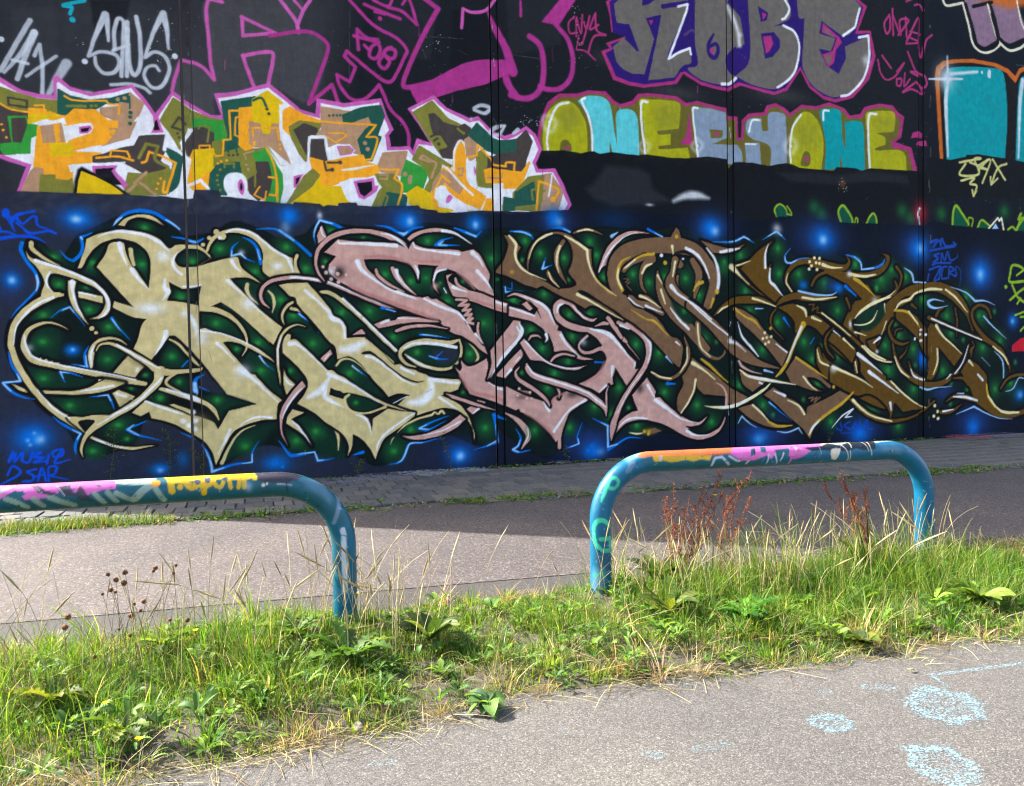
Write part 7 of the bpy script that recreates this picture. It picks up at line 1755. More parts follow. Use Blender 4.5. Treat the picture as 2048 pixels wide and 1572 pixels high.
g;95;50;0;1;8;7.4;100;;ls11049,799,60 11254,633,48 11531,481,41 12003,364,29
g;95;5;0;1;8.3;7.6;100;;ls11967,716,62 11991,571,17
g;95;50;0;1;6.6;7.6;100;;ls11980,1128,33 12268,905,38 12608,695,30 12881,594,13
g;95;5;0;1;6.4;7.4;100;;ls11166,1656,60 11418,1512,36 11768,1276,12
g;95;5;0;1;6.5;7.5;100;;ls11441,1317,61 11791,1115,41 12171,890,17
g;95;50;0;1;6.4;7.4;100;;ls11281,1795,40 11534,1599,41 11792,1507,33 12005,1487,17
g;95;50;0;1;6.9;8;100;;lc13119,623,69
g;95;50;0;1;6.9;8;100;;lc13194,509,69
g;95;50;0;1;6.9;8;100;;lc13093,421,69
g;95;50;0;1;6.9;8;100;;lc13207,370,69
g;96;38;0;1;3.1;5.5;100;;ls4299,3576,15 4459,3584,37 4620,3547,41 4684,3475,9
g;16;29;0;1;6.2;5.5;100;;ls4363,3576,12 4507,3574,22 4636,3532,22
g;97;38;0;1;3.2;5.7;100;;ls5000,3655,10 5168,3670,42 5310,3617,32
g;16;29;0;1;6.4;5.7;100;;ls5201,3657,16 5305,3616,22
g;16;29;0;1;8;6;100;;ls6046,3581,56 6153,3649,17
g;98;38;0;1;3.5;6.1;100;;ls6715,3731,41 6992,3616,28
g;16;29;0;1;5.5;6.2;100;;ls6844,3673,14 6992,3616,21
g;99;38;0;1;3.3;5.7;100;;ls4991,3088,10 4824,3030,38! 4885,3198,8
g;16;29;0;1;6.3;5.7;100;;ls4907,3055,13 4827,3027,32! 4859,3136,13
g;100;38;0;1;3.3;5.8;100;;ls5211,224,23 5409,283,26! 5385,401,23 5475,615,7
g;16;29;0;1;5.2;5.8;100;;ls5263,237,13 5406,284,20! 5392,370,13
g;101;38;0;1;3.4;5.9;100;;ls5650,678,7 5929,548,40! 5932,154,44! 6285,326,31 6558,312,7
g;16;29;0;1;6.7;6;100;;ls5806,601,10 5926,540,30! 5929,201,27! 6103,239,17
g;102;38;0;1;3.4;5.9;100;;ls5716,1573,33 5856,1563,23
g;16;29;0;1;5.6;6.3;100;;ls7042,1644,38 7163,1521,7
g;103;38;0;1;8.4;6.3;100;;ls7055,1198,60 7207,1187,21
g;104;52;0;1;3.7;6.5;100;;ls7978,3579,11 8398,3597,44 8623,3698,41! 8849,3591,9
g;16;29;0;1;7.3;6.6;100;;ls8317,3593,11 8459,3616,18 8623,3690,30! 8746,3645,19
g;105;52;0;1;3.9;6.7;100;;ls9016,3657,9 9323,3824,46! 9514,3679,10
g;106;29;0;1;7.6;6.8;100;;ls9142,3722,15 9323,3816,34! 9440,3744,19
g;107;52;0;1;4;6.9;100;;ls9621,3529,15 9501,3395,35 9522,3293,42 9630,3271,42! 9826,3355,27 10046,3380,12
g;108;29;0;1;6.1;6.9;100;;ls9501,3378,19 9533,3285,27 9630,3271,27! 9760,3327,16
g;109;52;0;1;4.2;7.3;100;;ls10905,3464,20 11138,3419,49 11255,3333,41 11266,3208,33! 11611,3254,50 11780,3332,50 11840,3426,21
g;110;29;0;1;6.5;7.3;100;;ls11091,3435,16 11243,3333,29 11266,3208,25! 11563,3244,29
b;111;38;9910,2888,136,117,80
g;112;29;0;1;6.2;7;100;;ls9800,2782,39 10220,2721,40 10558,2727,28 10672,2782,10
g;113;38;0;1;6.5;7.3;100;;ls10880,2893,61 11135,2719,33
g;114;38;0;1;6.2;6.9;100;;ls9472,2302,50 9600,2139,10
g;115;29;0;1;6;6.7;100;;ls8859,2459,26 9027,2461,15
g;16;29;0;1;6;6.7;100;;ls8470,472,9 8553,596,30! 8696,479,19 8862,387,8
g;116;29;0;1;6.2;6.9;100;;ls9306,298,10 9543,270,27 9784,337,31! 9871,228,10
g;117;38;0;1;6.1;6.8;100;;ls9140,823,34 9330,678,23 9632,475,6
g;118;29;0;1;6.1;6.8;100;;ls9140,819,19 9288,714,10
g;119;29;0;1;6.1;6.8;100;;ls9039,1383,46 9229,1337,19
g;120;5;0;1;4.9;7.3;100;;ls10546,303,10 10800,517,29 11057,634,33! 10869,487,25! 11033,490,12
g;121;38;0;1;6.3;7.1;100;;ls10148,1945,20 10059,1840,20
g;122;29;0;1;6.6;7.7;100;;ls12319,3273,10 12513,3171,46 12561,3010,34! 12881,3009,30
g;123;29;0;1;7;8;100;;ls13535,2941,11 13949,2838,31 14212,2674,49! 14505,2678,27 14775,2597,9
g;124;29;0;1;6.9;8;100;;ls13357,2652,13 13105,2685,34 12943,2636,64 13005,2546,56 13180,2521,34 13459,2570,9
g;125;29;0;1;7.2;8.3;100;;ls14452,2375,32 14668,2205,32 15106,1918,9
g;126;29;0;1;7.3;8.4;100;;ls14751,1679,9 14998,1466,37 15027,1137,41
g;127;29;0;1;6.8;7.9;100;;ls12757,992,34 12930,942,47 13156,973,26 13564,990,9
g;128;29;0;1;7.1;8.1;100;;ls13694,435,9 14191,568,40! 14539,422,27 14893,312,23 15281,277,9
g;129;29;0;1;7.4;8.5;100;;ls15084,846,12 15305,899,28 15472,1109,28 15613,1106,28
g;130;29;0;1;7.1;8.1;100;;ls13719,846,18 13901,841,31
g;131;29;0;1;7.2;8.3;100;;ls14401,1549,14 14644,1365,7
g;132;53;0;1;8.5;7.9;100;;ls13005,3785,64 13180,3829,51 13080,3698,43 13230,3832,47 13280,3724,47 13306,3871,47 13407,3729,47 13662,3758,65 13611,3811,30
g;132;53;0;1;8.5;7.9;100;;ls13005,3622,47 13306,3679,47 13637,3729,48
g;132;53;0;1;8.6;7.9;100;;ls13230,3576,47 13105,3534,47 13205,3483,47 13080,3406,47
g;132;53;0;1;8.6;7.9;100;;ls13281,3413,43 13306,3578,43 13382,3453,43 13458,3621,43 13535,3458,43 13714,3520,22 13727,3585,13
g;132;53;0;1;8.5;7.9;100;;ls13055,3350,43 13180,3391,43 13535,3403,43
g;132;53;0;1;8.5;7.9;100;;ls12980,3257,43 13256,3320,43 13105,3060,43 13205,3080,43
g;132;53;0;1;8.6;8;100;;ls13281,3321,43 13231,3081,43
g;132;53;0;1;8.7;8;100;;ls13433,3326,43 13331,3304,43 13306,3101,43 13433,3105,43
g;132;53;0;1;8.7;8;100;;ls13484,3106,43 13509,3328,43 13637,3276,44 13509,3217,43 13663,3148,44
g;132;53;0;1;8.7;8.1;100;;ls13689,3167,44 13689,3334,22 13818,3245,18 13793,2965,13
g;132;53;0;1;8.5;7.9;100;;ls12930,3055,43 12955,3165,43
g;133;44;0;1;8.2;7.3;70;;ls10753,393,33 10775,248,33 10660,289,33
g;133;44;0;1;8.2;7.4;70;;ls10985,401,33 10845,335,33 10985,257,33
g;133;44;0;1;8.3;7.4;70;;ls11126,396,33 11032,273,33 11149,249,33 11103,378,33
g;133;44;0;1;8.3;7.4;70;;ls11221,410,33 11173,266,33 11291,279,33
g;133;44;0;1;8.3;7.5;70;;ls11315,260,33 11387,421,33 11434,255,33 11530,250,34
g;133;44;0;1;8.2;7.3;60;;ls10752,195,20 11125,196,21
g;134;25;0;1;7.5;8.6;100;;ls15657,3317,61 15460,3408,60 15265,3402,60 15210,3227,60 15211,3074,60 15658,3104,61
g;134;25;0;1;7.4;8.5;100;;ls15267,3017,55 15435,2770,56 15661,2657,56
g;134;25;0;1;7.4;8.5;100;;ls15213,2708,55 15490,2887,56 15659,2968,56
g;134;25;0;1;7.4;8.6;100;;ls15405,3214,46 15657,3356,47
g;134;25;0;1;7.4;8.6;100;;ls15422,2634,47 15519,2752,47
g;134;25;0;1;7.4;8.5;100;;lc15087,2971,83
g;134;25;0;1;7.4;8.6;100;;ls15367,2402,46 15662,2482,47
g;134;25;0;1;7.5;8.6;100;;ls15522,2364,47 15662,2375,47
g;134;25;0;1;7.5;8.6;100;;ls15523,2083,47 15664,2190,47
g;135;28;0;1;7.4;8.6;100;;pc15273,1783 15496,1917 15693,1966 15695,1663 15274,1657
g;16;6;0;1;2;4.4;47;;lc-153,4909,5 -162,4785,5
g;16;6;0;1;2;4.4;30;;lc-160,5694,10 -155,5656,10
g;16;4;0;1;2;4.4;76;;lc-202,4858,7 -203,4813,7
g;16;4;0;1;2;4.4;74;;lc-150,2447,11 -161,2283,11
g;16;1;0;1;2;4.4;70;;lc-158,2572,6 -168,2434,6
g;16;4;0;1;2;4.4;31;;lc-235,5183,9 -236,5145,9
g;16;4;0;1;2;4.4;69;;lc-205,2859,5 -202,2735,5
g;16;4;0;1;2;4.4;58;;lc-175,2860,8 -176,2801,8
g;16;1;0;1;2;4.4;70;;lc-154,5076,7 -152,4915,8
g;16;1;0;1;2;4.4;52;;lc-161,5886,7 -170,5776,7
g;16;6;0;1;2;4.4;35;;lc-214,3822,10 -224,3685,10
g;16;1;0;1;2;4.5;75;;lc-148,1209,6 -143,1182,6
g;16;6;0;1;2;4.4;46;;lc-224,5133,9 -225,5101,9
g;16;6;0;1;2;4.4;60;;lc-171,1256,10 -185,1210,10
g;16;1;0;1;2;4.4;35;;lc-226,834,4 -224,682,4
g;16;1;0;1;2;4.4;57;;lc-170,3675,10 -165,3617,10
g;16;4;0;1;2.5;5.4;68;;lc4079,6012,5 4079,5982,5
g;16;6;0;1;2.5;5.5;55;;lc4053,2171,11 4058,2027,11
g;16;1;0;1;2.5;5.4;77;;lc4107,5384,5 4106,5324,5
g;16;6;0;1;2.5;5.4;76;;lc4075,6639,5 4074,6551,5
g;16;1;0;1;2.5;5.4;55;;lc4146,6982,12 4145,6945,12
g;16;4;0;1;2.5;5.5;50;;lc3996,1702,6 4002,1626,6
g;16;4;0;1;2.5;5.5;45;;lc4019,1671,5 4017,1573,5
g;16;1;0;1;2.5;5.5;74;;lc4014,1838,9 4020,1717,9
g;16;4;0;1;2.5;5.4;30;;lc4017,3225,7 4007,3104,7
g;16;6;0;1;2.5;5.4;50;;lc4070,4732,5 4062,4702,5
g;16;4;0;1;2.5;5.5;39;;lc4054,2631,8 4060,2541,8
g;16;6;0;1;2.5;5.4;79;;lc4090,6146,7 4104,6044,7
g;16;1;0;1;2.5;5.4;33;;lc4067,3737,9 4059,3714,9
g;16;1;0;1;2.5;5.4;72;;lc4105,5673,7 4112,5630,7
g;16;6;0;1;2.5;5.5;68;;lc4034,1588,6 4025,1535,6
g;16;1;0;1;2.5;5.4;52;;lc4121,5288,9 4134,5118,9
g;16;6;0;1;3;6.6;75;;lc8299,824,13 8286,627,13
g;16;1;0;1;3;6.6;64;;lc8352,909,8 8351,814,8
g;16;6;0;1;3;6.5;75;;lc8366,5531,16 8385,5364,16
g;16;1;0;1;3;6.5;53;;lc8378,6727,14 8397,6553,14
g;16;1;0;1;3;6.5;51;;lc8412,5991,7 8422,5916,7
g;16;1;0;1;3;6.5;35;;lc8377,7580,12 8376,7530,12
g;16;1;0;1;3;6.6;64;;lc8377,1382,12 8386,1184,12
g;16;6;0;1;3;6.6;70;;lc8362,1984,11 8372,1898,11
g;16;1;0;1;3;6.5;77;;lc8421,5891,10 8409,5721,10
g;16;4;0;1;3;6.6;80;;lc8368,1546,13 8377,1356,13
g;16;1;0;1;3;6.6;34;;lc8304,1340,14 8292,1169,14
g;16;1;0;1;3;6.6;38;;lc8350,3896,11 8349,3743,11
g;16;6;0;1;3;6.6;75;;lc8354,2233,16 8333,2155,16
g;16;1;0;1;3;6.5;30;;lc8405,7334,11 8403,7124,11
g;16;1;0;1;3;6.6;59;;lc8372,1950,10 8382,1915,10
g;16;4;0;1;3;6.6;76;;lc8383,4119,9 8393,4086,9
g;16;4;0;1;3.6;7.8;45;;lc12994,4842,20 12994,4737,20
g;16;4;0;1;3.6;7.9;72;;lc12955,758,18 12968,661,18
g;16;4;0;1;3.6;7.8;56;;lc12954,5058,13 12967,4840,13
g;16;4;0;1;3.6;7.8;48;;lc13006,6574,18 12993,6364,18
g;16;1;0;1;3.6;7.9;66;;lc12981,2133,10 12981,2017,10
g;16;1;0;1;3.6;7.9;55;;lc12955,1708,11 12968,1505,11
g;16;6;0;1;3.5;7.8;78;;lc12993,7915,12 12993,7867,12
g;16;6;0;1;3.6;7.9;43;;lc12968,408,15 12981,213,15
g;16;4;0;1;3.6;7.9;45;;lc12955,1524,18 12928,1302,18
g;16;4;0;1;3.6;7.8;36;;lc12993,6099,9 13007,5929,9
g;16;6;0;1;3.6;7.9;46;;lc13021,1785,16 13021,1678,16
g;16;1;0;1;3.5;7.7;62;;lc12967,8071,9 12954,7947,9
g;16;4;0;1;3.6;7.8;44;;lc13007,5596,10 13007,5424,10
g;16;4;0;1;3.6;7.9;70;;lc13007,3924,8 13020,3684,8
g;16;6;0;1;3.6;7.9;65;;lc12955,-127,10 12942,-282,10
g;16;1;0;1;3.6;7.9;67;;lc12994,1853,11 12994,1766,11
g;16;1;0;1;1.9;4.2;20;;lc-1095,4048,3 -1057,4001,3
g;16;6;0;1;2.5;5.4;47;;lc4065,5260,5 4119,5184,5
g;16;4;0;1;2;4.4;45;;lc-174,4596,4 -162,4584,4
g;16;1;0;1;2.2;4.9;27;;lc1745,1893,5 1751,1865,5
g;16;6;0;1;2.2;4.8;36;;lc1121,728,5 1127,693,5
g;16;4;0;1;1.9;4.2;50;;lc-776,5154,4 -732,5070,4
g;16;0;0;1;2;4.5;40;;lc-15,1789,6 18,1649,6
g;16;4;0;1;3.4;7.4;47;;lc11296,4102,8 11308,4075,8
g;16;4;0;1;3.4;7.4;36;;lc11377,2972,8 11535,2911,9
g;16;4;0;1;2;4.3;25;;lc-410,4498,5 -380,4481,5
g;16;4;0;1;1.9;4.2;40;;lc-830,6026,5 -882,5999,5
g;16;1;0;1;3.7;8.2;43;;lc14368,6813,12 14452,6773,12
g;16;6;0;1;3.7;8.2;25;;lc14446,8551,8 14474,8507,8
g;16;4;0;1;2.6;5.6;33;;lc4739,2713,5 4611,2619,5
g;16;0;0;1;3.5;7.7;21;;lc12799,7126,9 12786,7021,9
g;16;6;0;1;2;4.5;30;;lc-100,949,6 -151,897,6
g;16;0;0;1;3.3;7.3;48;;lc11381,7838,5 11369,7755,5
g;16;6;0;1;2.3;5.1;44;;lc2391,1207,7 2427,1170,7
g;16;6;0;1;3.8;8.4;28;;lc14801,4386,11 14630,4248,11
g;16;1;0;1;1.8;4;27;;lc-2169,2788,4 -2135,2692,4
g;16;1;0;1;3.5;7.7;21;;lc12194,2680,5 12005,2667,5
g;16;0;0;1;3.9;8.5;29;;lc15462,5486,11 15566,5342,11
g;16;6;0;1;3;6.5;30;;lc8634,7535,5 8644,7512,5
g;16;0;0;1;2;4.3;36;;lc-909,1308,4 -881,1249,4
g;16;4;0;1;1.9;4.1;29;;lc-1363,5659,5 -1342,5619,5
g;16;6;0;1;3.9;8.5;35;;lc15378,7457,10 15583,7472,10
g;16;0;0;1;3.2;7.1;44;;lc10372,5118,9 10314,5015,9
g;16;0;0;1;3.1;6.8;42;;lc9256,6065,9 9352,5920,9
g;16;0;0;1;2.1;4.6;34;;lc568,4764,6 546,4676,6
g;16;4;0;1;2.5;5.5;40;;lc4546,6294,6 4521,6284,5
g;16;6;0;1;2.9;6.3;44;;lc7498,4300,5 7459,4273,5
g;16;0;0;1;1.8;4;36;;lc-2194,1373,5 -2253,1350,5
g;16;4;0;1;3.4;7.4;50;;lc11455,4553,6 11370,4501,6
g;16;1;0;1;3.2;7.1;23;;lc10541,6694,8 10622,6579,8
g;16;0;0;1;2.9;6.4;26;;lc7551,2906,5 7431,2778,5
g;16;1;0;1;2.7;6;31;;lc6084,1310,6 5983,1312,6
g;16;0;0;1;2.9;6.3;32;;lc7139,2813,5 7089,2655,5
g;16;4;0;1;2;4.5;32;;lc197,4735,5 200,4617,5
g;16;6;0;1;2.3;5.1;43;;lc2729,3148,5 2749,3048,5
g;16;1;0;1;3.5;7.7;27;;lc12439,5472,10 12337,5397,10
g;16;0;0;1;3.7;8;43;;lc13432,3458,8 13486,3353,8
g;16;0;0;1;2.9;6.4;42;;lc7960,5576,7 7959,5442,7
g;16;1;0;1;3.1;6.8;44;;lc9321,3431,5 9289,3412,5
g;16;0;0;1;2.5;5.5;26;;lc4354,2584,5 4370,2561,5
g;16;1;0;1;2.3;5.1;28;;lc2640,3783,4 2624,3754,4
g;16;6;0;1;2.1;4.6;42;;lc493,1041,7 531,1013,7
g;16;4;0;1;2;4.5;23;;lc65,3111,5 -10,3068,5
g;16;4;0;1;2.4;5.3;22;;lc3773,4552,5 3866,4478,5
g;16;6;0;1;3.9;8.5;27;;lc15285,5733,7 15170,5543,7
g;16;4;0;1;2.3;5.1;49;;lc2994,6114,6 3037,6019,6
g;16;0;0;1;2.4;5.2;47;;lc3024,1212,7 2947,1170,7
g;16;1;0;1;2.3;5.1;48;;lc2567,2164,4 2566,2121,4
g;16;0;0;1;2;4.3;48;;lc-429,3615,4 -448,3575,4
g;16;4;0;1;2.9;6.3;30;;lc7465,3170,8 7543,3056,8
g;16;1;0;1;3.1;6.8;42;;lc9063,975,9 8858,911,9
g;16;4;0;1;2.4;5.2;48;;lc2873,1574,4 2841,1494,4
g;16;0;0;1;1.9;4.1;22;;lc-1242,4554,3 -1238,4492,3
g;16;4;0;1;2.5;5.5;21;;lc4376,5089,5 4423,4958,5
g;16;4;0;1;2.6;5.6;36;;lc4456,959,4 4564,909,4
g;16;1;0;1;3.3;7.1;22;;lc10319,1882,8 10307,1801,8
g;16;11;0;1;2.6;5.6;70;;lc4855,4546,10 4853,4408,10
g;16;10;0;1;2.3;5.1;70;;lc2943,6478,9 2939,6320,9
g;16;12;0;1;2.8;6.2;70;;lc7075,6098,11 7072,5903,11
g;16;11;0;1;2.9;6.3;70;;lc7707,6154,11 7706,6039,11
g;16;11;0;1;2.6;5.6;70;;lc5057,6437,10 5053,6208,10
g;16;42;0;1;2.2;4.8;70;;lc1187,412,8 1186,343,8
g;16;17;0;1;2.7;6;70;;lc6229,5644,10 6228,5517,10
g;16;17;0;1;2.8;6.1;70;;lc6688,5451,10 6686,5290,10
g;16;19;0;1;3.3;7.2;70;;lc10887,5908,12 10886,5764,12
g;16;11;0;1;3.3;7.3;70;;lc11240,5124,13 11239,4996,13
g;16;8;0;1;2;4.5;70;;lc290,5642,8 287,5510,8
g;16;10;0;1;2.4;5.2;70;;lc3428,5531,9 3425,5415,9"""
RAIL_PAINT_LEFT = """g;0;54;0;1;2.9;2;90;;pc2339,113 2597,102 2597,48 2501,44 2377,66
g;0;55;0;1;2;2;100;;pc1879,113 2118,109 2310,113 2406,92 2415,31 2348,27 2272,3 2252,25 2214,18 2185,38 2099,3 2013,1 1994,31 1975,51 1936,27 1898,1
g;0;54;0;1;2;2;80;;ls1936,10,26 1984,-14,26 2023,-40,26
g;0;54;0;1;2;2;80;;ls2051,3,26 2090,-38,26
g;0;54;0;1;2;2;80;;ls2118,8,29 2166,-18,29 2224,-46,29
g;0;54;0;1;2;2;80;;ls2319,12,26 2358,-38,26
g;0;54;0;1;2;2;80;;ls2377,16,26 2415,-36,26
g;0;54;0;1;2;2;80;;ls2415,10,26 2492,-38,26
g;0;54;0;1;2.9;2;80;;ls2501,-27,39 2540,16,39 2578,44,39
g;0;54;0;1;2.9;2;80;;ls2597,20,29 2635,-44,29
g;0;54;0;1;2;2;80;;ls1908,46,24 1936,68,24
g;0;56;0;1;2.5;2;85;;pc2032,77 2070,79 2099,42 2147,27 2128,14 2070,31
g;0;56;0;1;2.5;2;85;;pc2147,59 2205,72 2214,36 2252,-1 2195,10 2166,25
g;0;56;0;1;2.5;2;80;;pc2252,64 2291,-3 2319,-29 2252,-23 2233,8
g;0;57;0;1;2;2;100;;pc1975,42 2003,48 2013,23 1984,16
g;0;57;0;1;2;2;100;;pc2310,53 2339,61 2348,46
g;0;5;0;1;1;2;80;;ls2061,55,4 2090,29,4
g;0;5;0;1;1;2;80;;ls2147,68,5 2185,12,5
n;0;5;1907,-95,2051,-95,11
g;0;35;0;1;2.5;2;100;;pc2626,113 2875,113 2875,23 2827,-1 2769,38 2664,44
g;0;32;0;1;2;2;100;;lc2597,51,43
g;0;35;0;1;2.5;2;100;;ls2664,83,33 2674,3,33
g;0;35;0;1;1.5;2;100;;lc2712,23,31
g;0;35;0;1;2.5;2;100;;ls2731,51,29 2769,14,29 2798,51,29
g;0;35;0;1;2.5;2;100;;ls2836,83,29 2827,-16,29
g;0;58;0;1;1.5;2;100;;lc2769,53,27
g;0;58;0;1;1.5;2;100;;lc2846,48,27
g;0;59;0;1;43.9;2;75;;pc3588,-48 3661,100 4303,55 4303,-111
g;0;35;0;1;2.7;2;100;;pc2741,113 3085,113 3085,55 3018,38 2932,57 2817,51 2741,51
g;0;35;0;1;2.2;2;100;;ls2760,33,22 2789,16,22 2817,66,22
g;0;35;0;1;2.2;2;100;;ls2817,83,26 2827,-5,26
g;0;35;0;1;2.2;2;100;;ls2875,68,22 2884,25,22 2913,14,22 2932,57,22
g;0;35;0;1;2.2;2;100;;ls2951,70,22 2961,5,22
g;0;35;0;1;2.2;2;100;;ls2999,3,22 3009,51,22 3038,61,22
g;0;35;0;1;2.7;2;100;;ls3028,81,26 3028,3,26
g;0;35;0;1;2.2;2;100;;lc3085,53,35
b;0;6;3047,5,32,43,70
g;0;58;0;1;2.2;2;100;;lc2798,46,31
g;0;58;0;1;2.2;2;100;;lc2846,64,31
g;0;58;0;1;2.2;2;100;;lc2932,57,31
g;0;56;0;1;3.3;2;100;;pc3095,102 3210,111 3283,107 3312,79 3297,46 3239,16 3133,23 3095,40
g;0;18;0;1;13.2;2;50;;pc3283,51 3399,109 3486,57 3501,16 3370,16
g;0;22;0;1;1.6;2;100;;lc3124,10,20
g;0;22;0;1;1.1;2;100;;lc3143,12,11
g;0;22;0;1;1.1;2;100;;lc3143,18,11
g;0;6;0;1;1.1;2;100;;ls3196,10,7 3268,8,7
n;0;5;4303,-113,4325,-113,11
n;0;5;4325,-113,4337,-113,6
g;0;1;0;1;1.1;2;100;;ls3239,20,4 3254,-23,4
g;0;18;0;1;2.7;2;80;;ls3501,107,24 3559,20,24 3603,-31,24
g;0;5;0;1;1.6;2;85;;ls3661,3,30 3796,-12,30 3909,-5,30 3999,-8,30
b;0;60;4010,-7,21,43,70
g;0;56;0;1;1.1;2;100;;ls3603,33,4 3603,36,4
b;0;60;3908,-50,32,65,30"""
RAIL_PAINT_RIGHT = """g;0;57;0;1;13.7;2.5;80;;pc1149,36 1272,46 2034,25 2072,-94 1272,-55 1149,-1
g;0;6;0;1;13.7;2.5;50;;pc1078,126 1191,117 1177,59 1064,48
g;0;35;0;1;3.4;2.5;100;;pc1233,79 1662,48 1634,-3 1567,8 1510,-5 1453,10 1395,1 1348,-3 1291,12 1233,3 1219,23
g;0;61;0;1;9.6;2.5;100;;pc1134,74 1191,115 1300,109 1557,113 1939,113 1891,42 1653,29 1462,42 1310,44 1243,44 1163,44
g;0;6;0;1;2.7;2.5;80;;pc1262,46 1291,44 1281,8 1262,10
n;0;5;4352,-128,4352,-128,17
g;0;18;0;1;4.1;2.5;70;;ls1092,38,33 1036,12,33
g;0;6;0;1;2;2.5;100;;ls1653,-38,19 1672,8,19 1729,18,19
g;0;6;0;1;2;2.5;100;;ls1729,14,19 1786,-40,19
g;0;6;0;1;2;2.5;100;;ls1786,20,16 1843,-12,16 1881,-8,16
g;0;6;0;1;2;2.5;100;;ls1920,-36,16 1948,3,16
g;0;62;0;1;2;2.5;100;;ls795,42,14 852,46,25 922,61,30
g;0;62;0;1;2;2.5;100;;ls922,81,22 951,31,22 937,-1,22 894,5,22 880,42,22
g;0;62;0;1;2;2.5;100;;ls646,-40,27 682,1,27 682,44,27 635,77,27 557,66,27 501,23,27 490,-40,27! 568,-46,27! 568,29,27
g;0;60;0;1;27.3;2.5;60;;ps356,85 390,18 289,8 212,-18 189,89
g;0;62;0;1;13.7;2.5;70;;ps334,77 390,18 345,8 323,31
n;0;6;4352,-128,4352,-128,8
g;0;58;0;1;21.9;2.5;50;;pc479,68 479,-44 379,-46 367,55
n;0;58;4352,-128,4352,-128,59
g;0;55;0;1;3.5;2.5;100;;pc1853,111 2253,111 2606,111 2587,70 2482,53 2367,-8 2291,-27 2263,-3 2139,18 2110,-14 2072,10 1977,-18 1872,-14 1796,33
g;0;57;0;1;2.3;2.5;100;;pc2053,87 2101,89 2072,33 2034,36
g;0;57;0;1;2.3;2.5;100;;pc2148,55 2272,57 2244,-8 2158,-3
g;0;57;0;1;2.3;2.5;100;;pc1967,68 2005,79 1986,25 1948,10
g;0;56;0;1;2.3;2.5;100;;pc1977,57 2005,72 1977,10
g;0;6;0;1;1.7;2.5;100;;ls2082,-44,12 2091,20,12
g;0;6;0;1;1.7;2.5;100;;ls2139,18,12 2167,-51,12
g;0;6;0;1;1.7;2.5;100;;ls2186,-29,12 2215,27,12
g;0;22;0;1;1.7;2.5;100;;ls2263,-70,9 2272,-20,9
g;0;55;0;1;1.7;2.5;100;;ls2282,79,21 2272,12,21 2272,-33,21
g;0;22;0;1;2.9;2.5;90;;pc2568,113 2749,113 3182,100 3210,98 2996,72 2825,72 2625,68 2539,59
g;0;1;0;1;4.1;2.5;85;;pc2386,57 2539,64 2625,100 2701,61 2834,113 3034,113 2987,18 2882,16 2825,33 2739,12 2653,25 2520,31 2444,29
g;0;22;0;1;2.3;2.5;100;;pc2606,33 2653,44 2691,38 2653,-48 2615,-38 2596,-1
g;0;22;0;1;2.3;2.5;80;;pc2320,72 2348,59 2310,27
g;0;22;0;1;1.2;2.5;100;;ls2806,113,8 2787,38,8
g;0;22;0;1;1.2;2.5;100;;ls2710,72,8 2739,16,8 2768,-77,8
g;0;22;0;1;1.2;2.5;100;;ls2768,16,7 2777,-64,7
g;0;22;0;1;1.2;2.5;100;;ls2958,96,7 2949,31,7 2958,-23,7
g;0;22;0;1;1.2;2.5;100;;ls2911,107,6 2930,10,6
g;0;6;0;1;1.2;2.5;70;;ls2520,66,6 2520,3,6
g;0;18;0;1;16.3;2.5;50;;pc3034,48 3182,53 3224,5 3224,-33 3044,-8
n;0;6;4264,50,4319,50,44
g;0;56;0;1;2.3;2.5;80;;pc3238,40 3267,29 3252,18
n;0;5;4341,50,4352,48,17
g;0;22;0;1;11.6;2.5;50;;pc3168,-83 3337,-124 3578,-128 3563,-128 3295,-122"""
COL_BASE = (24, 26, 34)
PAINT_GAIN = np.array([1.16, 1.02, 0.86])
RAIL_GAIN = np.array([0.74, 0.64, 0.60])

def spline(pts, closed, n=5):
    P = np.array([[p[0], p[1], p[2]] for p in pts], float); S = [p[3] for p in pts]; m = len(P); out = []
    for i in (range(m) if closed else range(m - 1)):
        a = P[i]; b = P[(i + 1) % m]
        sa = S[i] or (not closed and i == 0); sb = S[(i + 1) % m] or (not closed and i == m - 2)
        ta = (b - a) if sa else (b - P[(i - 1) % m]) / 2
        tb = (b - a) if sb else (P[(i + 2) % m] - a) / 2
        L = np.hypot(*(b - a)[:2])
        for T in (ta, tb):
            q = np.hypot(*T[:2])
            if q > 1.3 * L: T *= 1.3 * L / max(q, 1e-6)
        if sa and sb: out.append(a); continue
        for k in range(n):
            t = k / n
            out.append(a * (2 * t**3 - 3 * t * t + 1) + ta * (t**3 - 2 * t * t + t) + b * (-2 * t**3 + 3 * t * t) + tb * (t**3 - t * t))
    if not closed: out.append(P[-1])
    return np.array(out)

def sd_poly(X, Y, P):
    d = np.full(X.shape, 1e12, np.float32); ins = np.zeros(X.shape, bool)
    for (ax, ay), (bx, by) in zip(P[:, :2], np.roll(P, -1, 0)[:, :2]):
        ex, ey = bx - ax, by - ay; l = ex * ex + ey * ey
        if l < 1e-9: continue
        wx = X - ax; wy = Y - ay
        t = np.clip((wx * ex + wy * ey) / l, 0, 1)
        d = np.minimum(d, (wx - t * ex)**2 + (wy - t * ey)**2)
        if ay != by: ins ^= ((Y >= ay) != (Y >= by)) & (X < ax + ex * (Y - ay) / ey)
    d = np.sqrt(d)
    return np.where(ins, -d, d)

